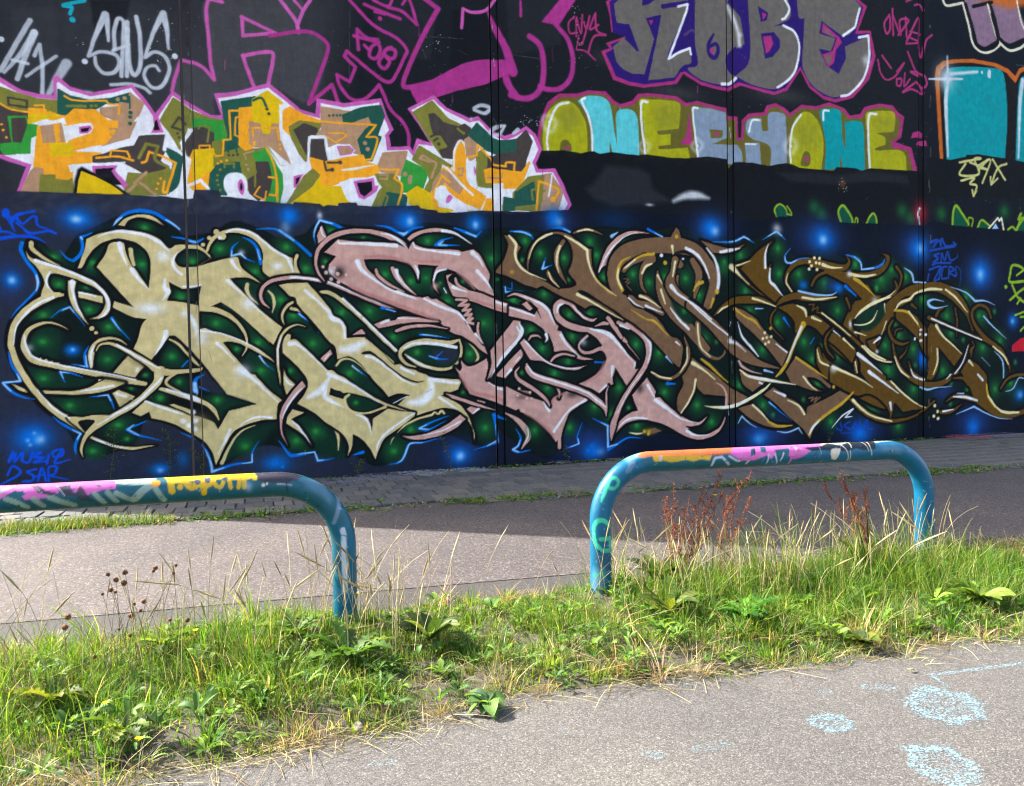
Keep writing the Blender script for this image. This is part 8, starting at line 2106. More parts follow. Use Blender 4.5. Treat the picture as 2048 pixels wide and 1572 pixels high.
def sd_line(X, Y, P):
    if len(P) == 1: return np.hypot(X - P[0, 0], Y - P[0, 1]) - P[0, 2] / 2
    d = np.full(X.shape, 1e12, np.float32)
    for a, b in zip(P[:-1], P[1:]):
        ex, ey = b[0] - a[0], b[1] - a[1]; l = ex * ex + ey * ey
        wx = X - a[0]; wy = Y - a[1]
        t = np.clip((wx * ex + wy * ey) / max(l, 1e-9), 0, 1)
        d = np.minimum(d, np.sqrt((wx - t * ex)**2 + (wy - t * ey)**2) - (a[2] + (b[2] - a[2]) * t) / 2)
    return d

SRGB = np.array(COL, np.float32) / 255.0

def spray(txt, xs, ys, base, aa, wob=0.0, OVER=1.0):
    """lay the shapes over one another like coats of paint; returns display colours and the index of the uppermost shape's part"""
    img = np.empty((len(ys), len(xs), 3), np.float32); img[:] = np.array(base, np.float32) / 255.0
    ids = np.zeros((len(ys), len(xs)), np.int16)
    keep = PARTS.index('keep')
    GX, GY = np.meshgrid(xs.astype(np.float32), ys.astype(np.float32))
    if wob:      # a hand-held can is not a plotter
        WX = GX + wob * (np.sin(GY / 37.0 + GX / 91.0) + np.sin(GX / 23.0 - GY / 61.0))
        WY = GY + wob * (np.sin(GX / 41.0 - GY / 83.0) + np.sin(GY / 19.0 + GX / 71.0))
    else: WX, WY = GX, GY
    for line in txt.split('\n'):
        f = line.split(';')
        if len(f) < 4: continue
        part = int(f[1]); col = SRGB[int(f[2])]
        if f[0] == 'g':
            halo, hc, soft, soft2, al = float(f[3]), SRGB[int(f[4])], float(f[5]), float(f[6]), float(f[7]) / 100
            items = []
            for it in f[9].split('|'):
                P = []
                for q in it[2:].split():
                    sh = q.endswith('!'); v = [float(z) for z in q.rstrip('!').split(',')]
                    P.append((v[0], v[1], v[2] if len(v) > 2 else 0.0, sh))
                items.append((it[0], spline(P, it[0] != 'l') if it[1] == 's' else np.array([p[:3] for p in P])))
            A = np.concatenate([i[1] for i in items]); m = halo + max(soft, soft2, 34.0 * OVER) + A[:, 2].max() / 2 + aa * 2 + 4 * wob
            i0, i1 = np.searchsorted(xs, (A[:, 0].min() - m, A[:, 0].max() + m)); j0, j1 = np.searchsorted(ys, (A[:, 1].min() - m, A[:, 1].max() + m))
            if i1 <= i0 or j1 <= j0: continue
            X = WX[j0:j1, i0:i1]; Y = WY[j0:j1, i0:i1]
            d = np.full(X.shape, 1e9, np.float32)
            for k, P in items:
                if k == 'p': d = np.minimum(d, sd_poly(X, Y, P))
                elif k == 'l': d = np.minimum(d, sd_line(X, Y, P))
                else: d = np.maximum(d, -sd_poly(X, Y, P))
            sub = img[j0:j1, i0:i1]
            if halo:
                a = np.clip(0.5 - (d - halo) / (2 * max(aa, soft2)), 0, 1)[..., None]
                sub += (hc - sub) * a
            cc = col
            if f[8]:
                g = [float(z) for z in f[8].split(',')]
                t = np.clip((X - g[1]) / (g[2] - g[1]), 0, 1)[..., None]; t = t * t * (3 - 2 * t)
                cc = col + (SRGB[int(g[0])] - col) * t
            a = np.clip(0.5 - d / (2 * max(aa, soft)), 0, 1) * al
            core = a
            if OVER and al > 0.7:                               # thin coats let the layer below show; fine mist beyond the edge
                mot = 0.5 + 0.5 * np.sin(X / 61.0 + 1.7 * np.sin(Y / 47.0)) * np.sin(Y / 83.0 + 1.3 * np.sin(X / 71.0))
                a = np.maximum(a * (1 - 0.075 * mot), 0.10 * np.exp(-np.maximum(d, 0) / 11.0) * (d < 34.0))
            sub += (cc - sub) * a[..., None]
            a = core
            if part != keep: ids[j0:j1, i0:i1][a > 0.45] = part
        elif f[0] == 'b':
            u, v, rx, ry, al = [float(z) for z in f[3].split(',')]
            i0, i1 = np.searchsorted(xs, (u - 2.2 * rx, u + 2.2 * rx)); j0, j1 = np.searchsorted(ys, (v - 2.2 * ry, v + 2.2 * ry))
            if i1 <= i0 or j1 <= j0: continue
            a = al / 100 * np.exp(-2 * (((GX[j0:j1, i0:i1] - u) / rx)**2 + ((GY[j0:j1, i0:i1] - v) / ry)**2))
            sub = img[j0:j1, i0:i1]; sub += (col - sub) * a[..., None]
        elif f[0] == 'n':
            u0, v0, u1, v1, n = [float(z) for z in f[3].split(',')]; n = int(n)
            r = np.random.default_rng(int(abs(u0) + abs(v0)))
            pu = r.uniform(min(u0, u1), max(u0, u1), n); pv = r.uniform(min(v0, v1), max(v0, v1), n); st = r.uniform(0.25, 0.85, n)
            i = np.clip(np.searchsorted(xs, pu), 0, len(xs) - 1); j = np.clip(np.searchsorted(ys, pv), 0, len(ys) - 1)
            img[j, i] += (col - img[j, i]) * st[:, None]
    return img, ids

# ------------------------------------------------------------------ ground, road, path
def sheet(name, xy, z, mat, label_kind='structure'):
    me = bpy.data.meshes.new(name)
    me.from_pydata([(float(x), float(y), z) for x, y in xy], [], [list(range(len(xy)))]); me.update()
    o = add(name, me, mat); tag(o, kind=label_kind); return o

sheet('ground', [(-900, -900), (900, -900), (900, 900), (-900, 900)], -0.03, M_GROUND)

def wavy(f, x0, x1, step, amp, seed):
    r = np.random.default_rng(seed); xs_ = np.arange(x0, x1 + 1e-6, step)
    n = r.normal(0, amp, len(xs_)); n = np.convolve(n, [0.25, 0.5, 0.25], 'same')
    return [(x, f(x) + q) for x, q in zip(xs_, n)]

EX = [-14, -3, -1.2, -0.8, -0.3, 0.5, 1.3, 2.6, 4.1, 6.0, 24.0]; EY = [4.2, 3.25, 3.10, 3.07, 3.13, 3.17, 3.24, 3.07, 2.90, 2.72, 1.10]
path_edge = lambda x: np.interp(x, EX, EY)
verge_back = lambda x: 4.80 - 0.088 * x
strip_back = lambda x: 5.33 - 0.125 * x
sett_front = lambda x: 8.46 - 0.108 * x
WALL_Y = 11.0
WALL_X0 = -3.26

path_pts = [(-14, -8)] + [(24, -8)] + [(24, path_edge(24))] + wavy(path_edge, -3, 9, 0.07, 0.028, 4)[::-1] + [(-14, path_edge(-14))]
sheet('path', path_pts, 0.0, M_PATH)
road = [(-30, strip_back(-30)), (34, strip_back(34)), (34, sett_front(34) + 0.02)] + wavy(sett_front, -6, 16, 0.1, 0.02, 5)[::-1] + [(-30, sett_front(-30))]
sheet('road', road, -0.004, M_ROAD)
sheet('edging_strip', [(-30, verge_back(-30) - 0.05), (34, verge_back(34) - 0.05), (34, strip_back(34)), (-30, strip_back(-30))], -0.008, M_STRIP)

# verge soil: a low uneven bank between the path and the edging strip
def bank_z(x, y):
    a = np.clip((y - path_edge(x) + 0.02) / 0.28, 0, 1); b = np.clip((verge_back(x) + 0.02 - y) / 0.22, 0, 1)
    q = a * b
    return q * (0.055 + 0.02 * np.sin(x * 3.1 + 0.4) + 0.014 * np.sin(x * 7.7 + y * 5)) - 0.012
gx = np.arange(-6, 12.01, 0.06); gt = np.linspace(-0.06, 1.06, 22)
GXX, GTT = np.meshgrid(gx, gt, indexing='ij')
GYY = path_edge(GXX) + GTT * (verge_back(GXX) - path_edge(GXX))
GZZ = bank_z(GXX, GYY) + rng.normal(0, 0.003, GXX.shape)
n1, n2 = GXX.shape
ii = np.arange(n1 - 1)[:, None] * n2 + np.arange(n2 - 1)[None]
soil_me = np_mesh('verge_soil', np.stack([GXX, GYY, GZZ], -1).reshape(-1, 3), np.stack([ii, ii + n2, ii + n2 + 1, ii + 1], -1).reshape(-1, 4), None, True)
tag(add('verge_soil', soil_me, M_SOIL), kind='structure')

# ------------------------------------------------------------------ sett paving between the road and the wall
paving = sheet('sett_paving', [(-9, sett_front(-9)), (24, sett_front(24)), (24, WALL_Y + 0.05), (-9, WALL_Y + 0.05)], -0.022, M_JOINT)
def sett_mesh(k):
    r = np.random.default_rng(40 + k); a, b, h = 0.1005, 0.168, 0.024
    j = lambda s: r.uniform(-s, s)
    lo = [(-a + j(.006), -b + j(.005), -0.03), (a + j(.006), -b + j(.005), -0.03), (a + j(.006), b + j(.005), -0.03), (-a + j(.006), b + j(.005), -0.03)]
    mid = [(x, y, h * 0.55) for x, y, _ in lo]
    hi = [(x * 0.93, y * 0.955, h + j(.004)) for x, y, _ in lo]
    v = lo + mid + hi; f = []
    for s in (0, 4):
        for i in range(4): f.append((s + i, s + (i + 1) % 4, s + 4 + (i + 1) % 4, s + 4 + i))
    f.append((8, 9, 10, 11))
    me = bpy.data.meshes.new('sett'); me.from_pydata(v, [], f); me.update(); me.materials.append(M_SETT); return me
sett_meshes = [sett_mesh(k) for k in range(5)]
spots = []
ang = math.atan(-0.055)
row = 0
yy = 0.0
while yy < 4.2:
    for c in range(-16, 110):
        x = c * 0.208 + (0.104 if row % 2 else 0.0); y = 7.05 + yy
        xr = x * math.cos(ang) - (y - 11) * math.sin(ang); yr = 11.0 + x * math.sin(ang) + (y - 11) * math.cos(ang)
        if sett_front(xr) + 0.12 < yr < WALL_Y - 0.14 and -2.9 < xr < 16.0: spots.append((xr, yr))
    yy += 0.345; row += 1
spots = np.array(spots)
spots = spots + rng.normal(0, 0.004, spots.shape)
v = np.c_[spots, np.full(len(spots), 0.0)] - np.array([0, 0, 1.5]); cv = v @ CR
size = 1.0 / cv[:, 2]**2
inframe = np.abs(cv[:, 0] / cv[:, 2] * 1543) < 1040
order = np.argsort(-np.where(inframe, size, 0))
far = Geo(); fr = np.random.default_rng(3)
for q, k in enumerate(order):
    x, y = spots[k]; dz = fr.normal(-0.012, 0.004); rz = ang + fr.normal(0, 0.02)
    if q < 300:
        s_ = bpy.data.objects.new('sett', sett_meshes[q % 5]); COLL.objects.link(s_); s_.parent = paving
        s_.location = (x, y, dz); s_.rotation_euler = (fr.normal(0, .012), fr.normal(0, .012), rz)
    else:
        me = sett_meshes[q % 5]; V = np.array([vv.co[:] for vv in me.vertices]); ca, sa = math.cos(rz), math.sin(rz)
        far.put(np.c_[V[:, 0] * ca - V[:, 1] * sa + x, V[:, 0] * sa + V[:, 1] * ca + y, V[:, 2] + dz], [tuple(p.vertices) for p in me.polygons], (0.1, 0.1, 0.1))
tag(add('distant_setts', far.mesh('distant_setts'), M_SETT, paving), kind='stuff')

# ------------------------------------------------------------------ the graffiti wall
wall_root = empty('graffiti_wall', (WALL_X0, WALL_Y, 0))
tag(wall_root, 'tall concrete panel wall covered in layered graffiti, standing behind the road', 'wall', kind='thing')
wall_inv = Matrix.Translation((-WALL_X0, -WALL_Y, 0))
def wall_part(name, me, mat, parent=wall_root, label=None):
    o = add(name, me, mat, parent)
    if parent is wall_root: o.matrix_parent_inverse = wall_inv
    if label: o['label'] = label
    return o
WALL_H = 11.5
joints = [-0.235, 4.045, 8.315, 12.72]                     # left edge of each upright joint strip
JW = 0.118
def box_geo(g, x0, x1, y0, y1, z0, z1, bev=0.0, col=(1, 1, 1)):
    b = bev
    v = [(x0, y1, z0), (x1, y1, z0), (x1, y1, z1), (x0, y1, z1),
         (x0, y0 + b, z0), (x1, y0 + b, z0), (x1, y0 + b, z1), (x0, y0 + b, z1),
         (x0 + b, y0, z0), (x1 - b, y0, z0), (x1 - b, y0, z1), (x0 + b, y0, z1)]
    f = [(0, 3, 2, 1), (8, 9, 10, 11), (0, 1, 5, 4), (3, 7, 6, 2), (1, 2, 6, 5), (0, 4, 7, 3), (4, 5, 9, 8), (5, 6, 10, 9), (7, 11, 10, 6), (4, 8, 11, 7)]
    g.put(v, f, col)
g = Geo(); box_geo(g, WALL_X0, 30.0, WALL_Y + 0.452, WALL_Y + 0.75, -0.2, WALL_H - 0.02)  # hidden slab added behind the panels to stop sun leaking through the joints
wall_part('light_stop_backing', g.mesh('light_stop_backing'), M_CONC)
edges = [WALL_X0] + joints + [17.05, 21.35, 25.65, 30.0]
for k in range(len(edges) - 1):
    g = Geo(); x0 = edges[k] + (JW if k else 0); x1 = edges[k + 1] - (0.030 if k < len(edges) - 2 else 0)
    box_geo(g, x0, x1, WALL_Y, WALL_Y + 0.45, -0.2, WALL_H, 0.012)
    wall_part('concrete_panel', g.mesh('concrete_panel'), M_CONC)
for k in range(1, len(edges) - 1):
    g = Geo(); box_geo(g, edges[k] + 0.004, edges[k] + JW - 0.012, WALL_Y + 0.022, WALL_Y + 0.30, -0.2, WALL_H, 0.006)
    box_geo(g, edges[k] + JW - 0.0115, edges[k] + JW - 0.0005, WALL_Y + 0.05, WALL_Y + 0.30, -0.2, WALL_H)
    box_geo(g, edges[k] - 0.0295, edges[k] + 0.0035, WALL_Y + 0.075, WALL_Y + 0.30, -0.2, WALL_H)
    wall_part('joint_strip', g.mesh('joint_strip'), M_CONC)

# columns of paint samples: closer together where the wall is nearer
u_of = lambda p: (11.0 * (0.93143213 * (p - 1024) - 0.02798294 * (-136) + 0.36283761 * 1543) / (-0.36349843 * (p - 1024) - 0.02384333 * (-136) + 0.93128964 * 1543)) * 1000
ux = np.array([u_of(p) for p in np.arange(-70, 2096, 1.62)])
for j in joints:                                            # snap columns to the strip edges
    for e in (j - 0.030, j + 0.004, j + JW - 0.012, j + JW):
        k = np.argmin(np.abs(ux - e * 1000)); ux[k] = e * 1000
ux = np.unique(ux)
vy = np.arange(0.0, 9000.0, 11.0)
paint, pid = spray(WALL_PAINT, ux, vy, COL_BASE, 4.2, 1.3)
lin_paint = np.where(paint <= 0.04045, paint / 12.92, ((paint + 0.055) / 1.055)**2.4) * PAINT_GAIN
top = 6250.0 + 190.0 * (ux / 1000.0 + 2.4)                  # samples are only laid where the photograph reaches
yoff = np.full(len(ux), -0.003)
centre_u = (ux[:-1] + ux[1:]) / 2000.0
skip_col = np.zeros(len(ux) - 1, bool); strip_col = np.zeros(len(ux) - 1, bool)
for j in joints:
    skip_col |= ((centre_u > j - 0.030) & (centre_u < j + 0.004)) | ((centre_u > j + JW - 0.012) & (centre_u < j + JW))
    strip_col |= (centre_u > j + 0.004) & (centre_u < j + JW - 0.012)
CI, RI = np.meshgrid(np.arange(len(ux) - 1), np.arange(len(vy) - 1))
ok = ~skip_col[CI] & (vy[RI + 1] < top[CI])
fid = pid[:-1, :-1].copy()
nu = len(ux)
def paint_mesh(name, want):
    sel = ok & np.isin(fid, want)
    c = CI[sel]; r = RI[sel]
    if not len(c): return None
    st = strip_col[c]
    quad = np.stack([r * nu + c, r * nu + c + 1, (r + 1) * nu + c + 1, (r + 1) * nu + c], -1)
    quad = quad + np.where(st, nu * len(vy), 0)[:, None]    # the strip has its own, recessed vertices
    uq, inv = np.unique(quad.ravel(), return_inverse=True)
    base = uq % (nu * len(vy)); rec = uq >= nu * len(vy)
    V = np.stack([ux[base % nu] / 1000, WALL_Y + np.where(rec, 0.019, -0.003), vy[base // nu] / 1000], -1)
    return np_mesh(name, V, inv.reshape(-1, 4), lin_paint.reshape(-1, 3)[base])
P_ = lambda *k: [PARTS.index(x) for x in k]
def painted(name, keys, parent=wall_root, label=None):
    me = paint_mesh(name, P_(*keys))
    return wall_part(name, me, M_PAINT, parent, label) if me else None
painted('base_coat', ['base_paint', 'keep'])  # greyer towards the left end: hazy glare painted into the black
mural = painted('mural', ['mural_background'], label='night sky mural ground in navy with soft blue star glows')
painted('green_shading', ['mural_shade'], mural)
for k in PARTS:
    if k.startswith('accent_'): painted('blue_accent_line', [k], mural)
for k, lab in (('mural_letter_tan_a', 'tan wildstyle letter at the far left of the mural'), ('mural_letter_tan_b', 'second tan wildstyle letter, beside the pink one'),
               ('mural_letter_pink', 'dusty pink wildstyle letters in the middle of the mural'), ('mural_letter_brown', 'brown wildstyle letter with gold edges'),
               ('mural_letter_olive', 'olive brown wildstyle letters at the right end')):
    painted('painted_letter', [k], mural, lab)
robe = painted('graffiti_piece', ['robe_outline'], label='orange, green and white piece with a pink outline')
for k in ('robe_letter_left', 'robe_letter_r', 'robe_letter_o', 'robe_letter_b', 'robe_letter_e'): painted('painted_letter', [k], robe)
kobe = painted('graffiti_piece', ['kobe_outline'], label='grey letters with purple shadow and magenta outline')
for k in ('kobe_letter_k', 'kobe_letter_o', 'kobe_letter_b', 'kobe_letter_e'): painted('painted_letter', [k], kobe)
one = painted('graffiti_piece', ['one_outline'], label='lime, cyan and grey round letters on an olive ground')
for k in range(1, 9): painted('painted_letter', ['one_letter_%d' % k], one)
bub = painted('graffiti_piece', ['orange_outline'], label='teal bubble letters with an orange outline')
painted('painted_letter', ['teal_letter'], bub)
painted('graffiti_piece', ['bubble_letter'], label='lavender letters with a cream outline at the top right')
for k in ('outline_letter_r', 'outline_letter_j', 'outline_letter_s', 'outline_letter_k'): painted('painted_letter', [k], label='magenta outlined letter on black')
for k, lab in (('white_tag_left', 'white tag at the left edge'), ('white_tag', 'tall white four letter tag'), ('teal_tag', 'small teal squiggle'),
               ('magenta_tag_small', 'thin magenta tag between two pieces'), ('magenta_dashes', 'two magenta dashes'), ('magenta_tag', 'two thin magenta tags'),
               ('yellow_jax_tag', 'pale yellow tag with arrows'), ('white_marks', 'white loops'), ('blue_tag_lower', 'blue two line tag'),
               ('blue_tag_upper', 'blue tag at the left edge'), ('blue_tag_right', 'blue three line tag'), ('blue_tag_signature', 'dim blue signature'),
               ('yellow_tag', 'yellow green tag at the right edge'), ('red_patch', 'red patch at the right edge')):
    painted('spray_tag', [k], label=lab)
painted('roller_patch', ['roller_band'], label='black rolled-over band')
for k in PARTS:
    if k.startswith('green_'): painted('old_painted_shape', [k], label='rest of an older painted shape above the mural')

# ------------------------------------------------------------------ tube barriers
def barrier(label, p0, p1, z0, z1, br, txt, base):
    p0 = np.array(p0); p1 = np.array(p1); L = np.hypot(*(p1 - p0)); d = (p1 - p0) / L; nrm = np.array([d[1], -d[0]])
    if nrm[1] > 0: nrm = -nrm
    pts = []
    for z in np.linspace(-0.15, z0 - br, 60, endpoint=False): pts.append((0, z, -1, 0))
    for a in np.linspace(0, np.pi / 2, 40, endpoint=False): pts.append((br - br * np.cos(a), z0 - br + br * np.sin(a), -np.cos(a), np.sin(a)))
    for t in np.linspace(0, 1, 240, endpoint=False): pts.append((br + (L - 2 * br) * t, z0 + (z1 - z0) * t, 0, 1))
    for a in np.linspace(0, np.pi / 2, 40, endpoint=False): pts.append((L - br + br * np.sin(a), z1 - br + br * np.cos(a), np.sin(a), np.cos(a)))
    for z in np.linspace(z1 - br, -0.15, 60): pts.append((L, z, 1, 0))
    P = np.array(pts); s = np.r_[0, np.cumsum(np.hypot(np.diff(P[:, 0]), np.diff(P[:, 1])))]
    ss = np.arange(0, s[-1], 0.005); C = np.stack([np.interp(ss, s, P[:, k]) for k in range(4)], -1)
    nn = np.hypot(C[:, 2], C[:, 3]); C[:, 2] /= nn; C[:, 3] /= nn
    r = 0.0675; m = 56; th = (np.arange(m) + 0.5) / m * 2 * np.pi - np.pi
    cr = np.random.default_rng(int(abs(p0[0]) * 100)); worn = []
    for _ in range(260):                                     # chips, scuffs and runs from years of repainting
        u = cr.uniform(0, ss[-1] * 1000); q = cr.uniform(-1.4, 1.4) * r * 1000; L_ = cr.uniform(2, 9) if cr.uniform() < 0.7 else cr.uniform(8, 34); a_ = cr.normal(1.3, 0.7)
        worn.append('g;0;%d;0;0;1.5;2;%d;;lc%d,%d,%d %d,%d,%d' % (CHIP_COLS[cr.integers(0, len(CHIP_COLS))], cr.integers(35, 90), u, q, cr.integers(3, 10), u + L_ * math.cos(a_), q + L_ * math.sin(a_), cr.integers(1, 6)))
    txt = txt + '\n' + '\n'.join(worn)
    img, _ = spray(txt, ss * 1000, th * r * 1000, base, 2.2, 0.6, 0.0)
    col = np.where(img <= 0.04045, img / 12.92, ((img + 0.055) / 1.055)**2.4) * RAIL_GAIN
    off = np.cos(th)[None, :, None] * np.array([nrm[0], nrm[1], 0]) + np.sin(th)[None, :, None] * np.stack([C[:, 2] * d[0], C[:, 2] * d[1], C[:, 3]], -1)[:, None]
    X = np.stack([C[:, 0] * d[0], C[:, 0] * d[1], C[:, 1]], -1)[:, None] + r * off
    n = len(ss)
    i = np.arange(n - 1)[:, None] * m; j = np.arange(m)[None]
    F = np.stack([i + j, i + (j + 1) % m, i + m + (j + 1) % m, i + m + j], -1).reshape(-1, 4)
    root = empty('tube_barrier', (p0[0], p0[1], 0)); tag(root, label, 'barrier', 'bent steel tube barriers along the verge')
    V = X.reshape(-1, 3); cc = col.transpose(1, 0, 2).reshape(-1, 3)
    # uprights and the bent top rail are separate parts of the welded hoop
    zcut0 = z0 - br; s0 = np.interp(zcut0, P[:60, 1], s[:60]); s1 = s[-1] - (z1 - br + 0.15)
    ring = np.repeat(ss[:-1], m)
    for nm, sel in (('upright', ring < s0), ('top_rail', (ring >= s0) & (ring < s1)), ('upright', ring >= s1)):
        fs = F[sel]; uq, inv = np.unique(fs.ravel(), return_inverse=True)
        add(nm, np_mesh(nm, V[uq], inv.reshape(-1, 4), cc[uq], True), M_TUBE, root)
    return root
barrier('teal tube barrier at the left, pink and yellow graffiti along its rail', (-1.98, 4.46), (0.674, 4.39), 0.905, 0.885, 0.37, RAIL_PAINT_LEFT, (20, 94, 112))
barrier('blue tube barrier at the right with green P and G on its upright', (2.275, 4.335), (4.897, 4.195), 0.878, 0.858, 0.36, RAIL_PAINT_RIGHT, (8, 106, 146))

# ------------------------------------------------------------------ grass of the verge
def blades(name, n_try, dens, hgt, wid, palette, wts, lean=0.5, seed=1, xr=(-2.6, 8.5), kind_mat=None, curl=0.6, overhang=0.05):
    """many single grass blades as one uncountable mass"""
    r = np.random.default_rng(seed)
    per = 34; nc = n_try // per                                # blades grow in tufts
    cx = r.uniform(*xr, nc); ct = r.uniform(-overhang, 1.0 + overhang, nc)
    cy = path_edge(cx) + ct * (verge_back(cx) - path_edge(cx))
    kc = r.uniform(0, 1, nc) < dens(cx, cy, ct)
    cx, cy, ct = cx[kc], cy[kc], ct[kc]; nc = len(cx)
    ch = r.lognormal(0.0, 0.33, nc); ca = r.uniform(0, 2 * np.pi, nc); cl = np.abs(r.normal(0, 0.22, nc)); cr = r.uniform(0.012, 0.055, nc)
    cc_ = r.uniform(0.72, 1.3, (nc, 1)) * np.array([[1, 1, 1]]) * (1 + r.normal(0, 0.10, (nc, 3)))
    id_ = np.repeat(np.arange(nc), per); n = len(id_)
    ox = r.normal(0, 1, n) * cr[id_]; oy = r.normal(0, 1, n) * cr[id_]
    x = cx[id_] + ox; y = cy[id_] + oy; t = (y - path_edge(x)) / (verge_back(x) - path_edge(x))
    h = np.maximum(hgt(cx, cy, ct), 0.015)[id_] * ch[id_] * r.uniform(0.4, 1.25, n)
    a = r.uniform(0, 2 * np.pi, n); ln = np.abs(r.normal(0, lean, n)) + 0.05
    od = np.hypot(ox, oy) + 1e-6
    dx = 0.5 * np.cos(a) * ln + 0.6 * ox / od * ln + np.cos(ca)[id_] * cl[id_]; dy = 0.5 * np.sin(a) * ln + 0.6 * oy / od * ln + np.sin(ca)[id_] * cl[id_]
    w = (wid * r.lognormal(0.0, 0.35, nc))[id_] * r.uniform(0.6, 1.4, n)
    fa = r.uniform(0, 2 * np.pi, n); wx, wy = np.cos(fa) * w / 2, np.sin(fa) * w / 2
    z0 = bank_z(x, y) - 0.005
    V = []
    ts = (0.0, 0.4, 0.75, 1.0); ws = (1.0, 0.9, 0.55, 0.0)
    cu = r.uniform(0.3, 1.0, n) * curl
    for q, k in zip(ts, ws):
        fx = x + dx * h * (q ** 1.7); fy = y + dy * h * (q ** 1.7); fz = z0 + h * (q - cu * 0.35 * q ** 2.4 * np.minimum(ln * 1.6, 1.5))
        if k: V += [np.stack([fx - wx * k, fy - wy * k, fz], -1), np.stack([fx + wx * k, fy + wy * k, fz], -1)]
        else: V += [np.stack([fx, fy, fz], -1)]
    V = np.stack(V, 1)                                       # n,7,3
    pal = np.array(palette); ci = r.choice(len(pal), n, p=np.array(wts) / np.sum(wts))
    base = pal[ci] * r.uniform(0.75, 1.25, (n, 1)) * cc_[id_]
    shade = np.array([1.0] * 7)[None, :, None]
    C = np.broadcast_to(base[:, None, :] * shade, (n, 7, 3)).reshape(-1, 3)
    b0 = np.arange(n)[:, None] * 7
    F4 = np.concatenate([b0 + np.array([0, 1, 3, 2]), b0 + np.array([2, 3, 5, 4])]); F3 = b0 + np.array([4, 5, 6])
    o = add(name, np_mesh(name, V.reshape(-1, 3), [F3, F4], C, False), kind_mat or M_LEAF)
    return o

def bump(x, c, w): return np.exp(-((x - c) / w) ** 2)
def tallness(x, y, t):
    right = 1 / (1 + np.exp(-(x - 2.15) / 0.12)) / (1 + np.exp((x - 5.15) / 0.12))
    left = 1 / (1 + np.exp((x - 0.80) / 0.12))
    mid = 1 - np.clip(right + left, 0, 1)
    prof = np.clip(0.35 + 1.1 * np.sin(np.clip(t, 0, 1) * np.pi * 0.85), 0.2, 1.4)
    prof = prof * (1 - 0.55 * np.clip((t - 0.72) / 0.28, 0, 1)) * (1 - 0.62 * (bump(x, 0.67, 0.13) + bump(x, 2.27, 0.13) + 0.6 * bump(x, 4.9, 0.12)) * np.clip((t - 0.25) / 0.3, 0, 1))
    return (0.142 * right + 0.122 * left + 0.050 * mid) * prof
GREEN = [(0.070, 0.145, 0.014), (0.105, 0.19, 0.020), (0.155, 0.225, 0.03), (0.27, 0.27, 0.07), (0.04, 0.09, 0.012)]
STRAW = [(0.42, 0.34, 0.17), (0.33, 0.25, 0.11), (0.50, 0.43, 0.25), (0.21, 0.14, 0.07)]
dens_all = lambda x, y, t: np.clip(0.74 + 0.3 * np.sin(x * 4.3 + 1.0) * np.sin(y * 6.1) + 0.2 * np.sin(x * 11.0), 0.15, 1) * np.where((t < 0.03) | (t > 0.97), 0.3, 1.0)
tag(blades('verge_grass', 112000, dens_all, tallness, 0.0037, GREEN + STRAW[:1], [4, 4.5, 3, 1.2, 2.4, 0.5], 0.85, 11, curl=1.0), 'green grass covering the verge between path and road', 'grass', kind='stuff')
tag(blades('short_turf', 60000, lambda x, y, t: np.ones_like(x) * 0.95, lambda x, y, t: 0.055 + 0.02 * np.sin(x * 5), 0.0042, GREEN + STRAW[:2], [3, 4, 3, 2, 2, 1.2, 1.2], 0.9, 12), 'short turf under the taller grass', 'grass', kind='stuff')
tall_d = lambda x, y, t: (bump(x, 3.2, 0.5) + bump(x, 4.25, 0.42) + 0.8 * bump(x, 2.55, 0.2) + 0.45 * bump(x, 0.1, 0.4) + 0.35 * bump(x, -0.5, 0.4)) * bump(t, 0.68, 0.3)
tag(blades('tall_grass', 26000, tall_d, lambda x, y, t: 0.25 + 0 * x, 0.0042, GREEN + STRAW[:1], [2, 4, 3, 2.2, 1, 1.2], 0.6, 13, curl=1.1), 'tall grass growing round the barrier posts', 'grass', kind='stuff')
dry_d = lambda x, y, t: 0.5 * bump(t, 0.02, 0.10) + 0.30 * bump(t, 0.95, 0.12) + 0.13 + 0.6 * bump(x, 5.9, 0.7) * bump(t, .8, .3) + 0.5 * bump(x, -1.2, 0.8)
tag(blades('dry_thatch', 40000, dry_d, lambda x, y, t: 0.085 + 0.05 * bump(x, 3.6, 1.2) * np.clip(t, 0, 1), 0.0030, STRAW, [2.4, 2.6, 0.8, 3.4], 1.9, 14, kind_mat=M_DRY, overhang=0.07), 'dry straw thatch lying through the grass', 'dry grass', kind='stuff')

# long bleached stalks with narrow seed ears
def stalks(name, n, xs_fn, seed, hr=(0.28, 0.62)):
    r = np.random.default_rng(seed); g = Geo()
    for k in range(n):
        x, t = xs_fn(r); y = path_edge(x) + t * (verge_back(x) - path_edge(x)); z = float(bank_z(x, y))
        h = r.uniform(*hr); a = r.uniform(0, 2 * math.pi); ln = abs(r.normal(0, 0.22)) + 0.03; crv = r.uniform(0.5, 2.4)
        q = np.linspace(0, 1, 8)
        P = np.stack([x + math.cos(a) * h * ln * (q + crv * q ** 3 * 0.6), y + math.sin(a) * h * ln * (q + crv * q ** 3 * 0.6), z + h * (q - 0.16 * crv * ln * q ** 3)], -1)
        col = np.array(STRAW[r.integers(0, 3)]) * r.uniform(0.8, 1.25)
        g.tube(P, np.linspace(0.0021, 0.0011, 8), col, 3)
        if r.uniform() < 0.55:
            e = P[-3:]; g.tube(np.linspace(P[5], P[7], 5), [0.0012, 0.004, 0.0046, 0.0036, 0.0008], col * 0.9, 4)
    return add(name, g.mesh(name), M_DRY)
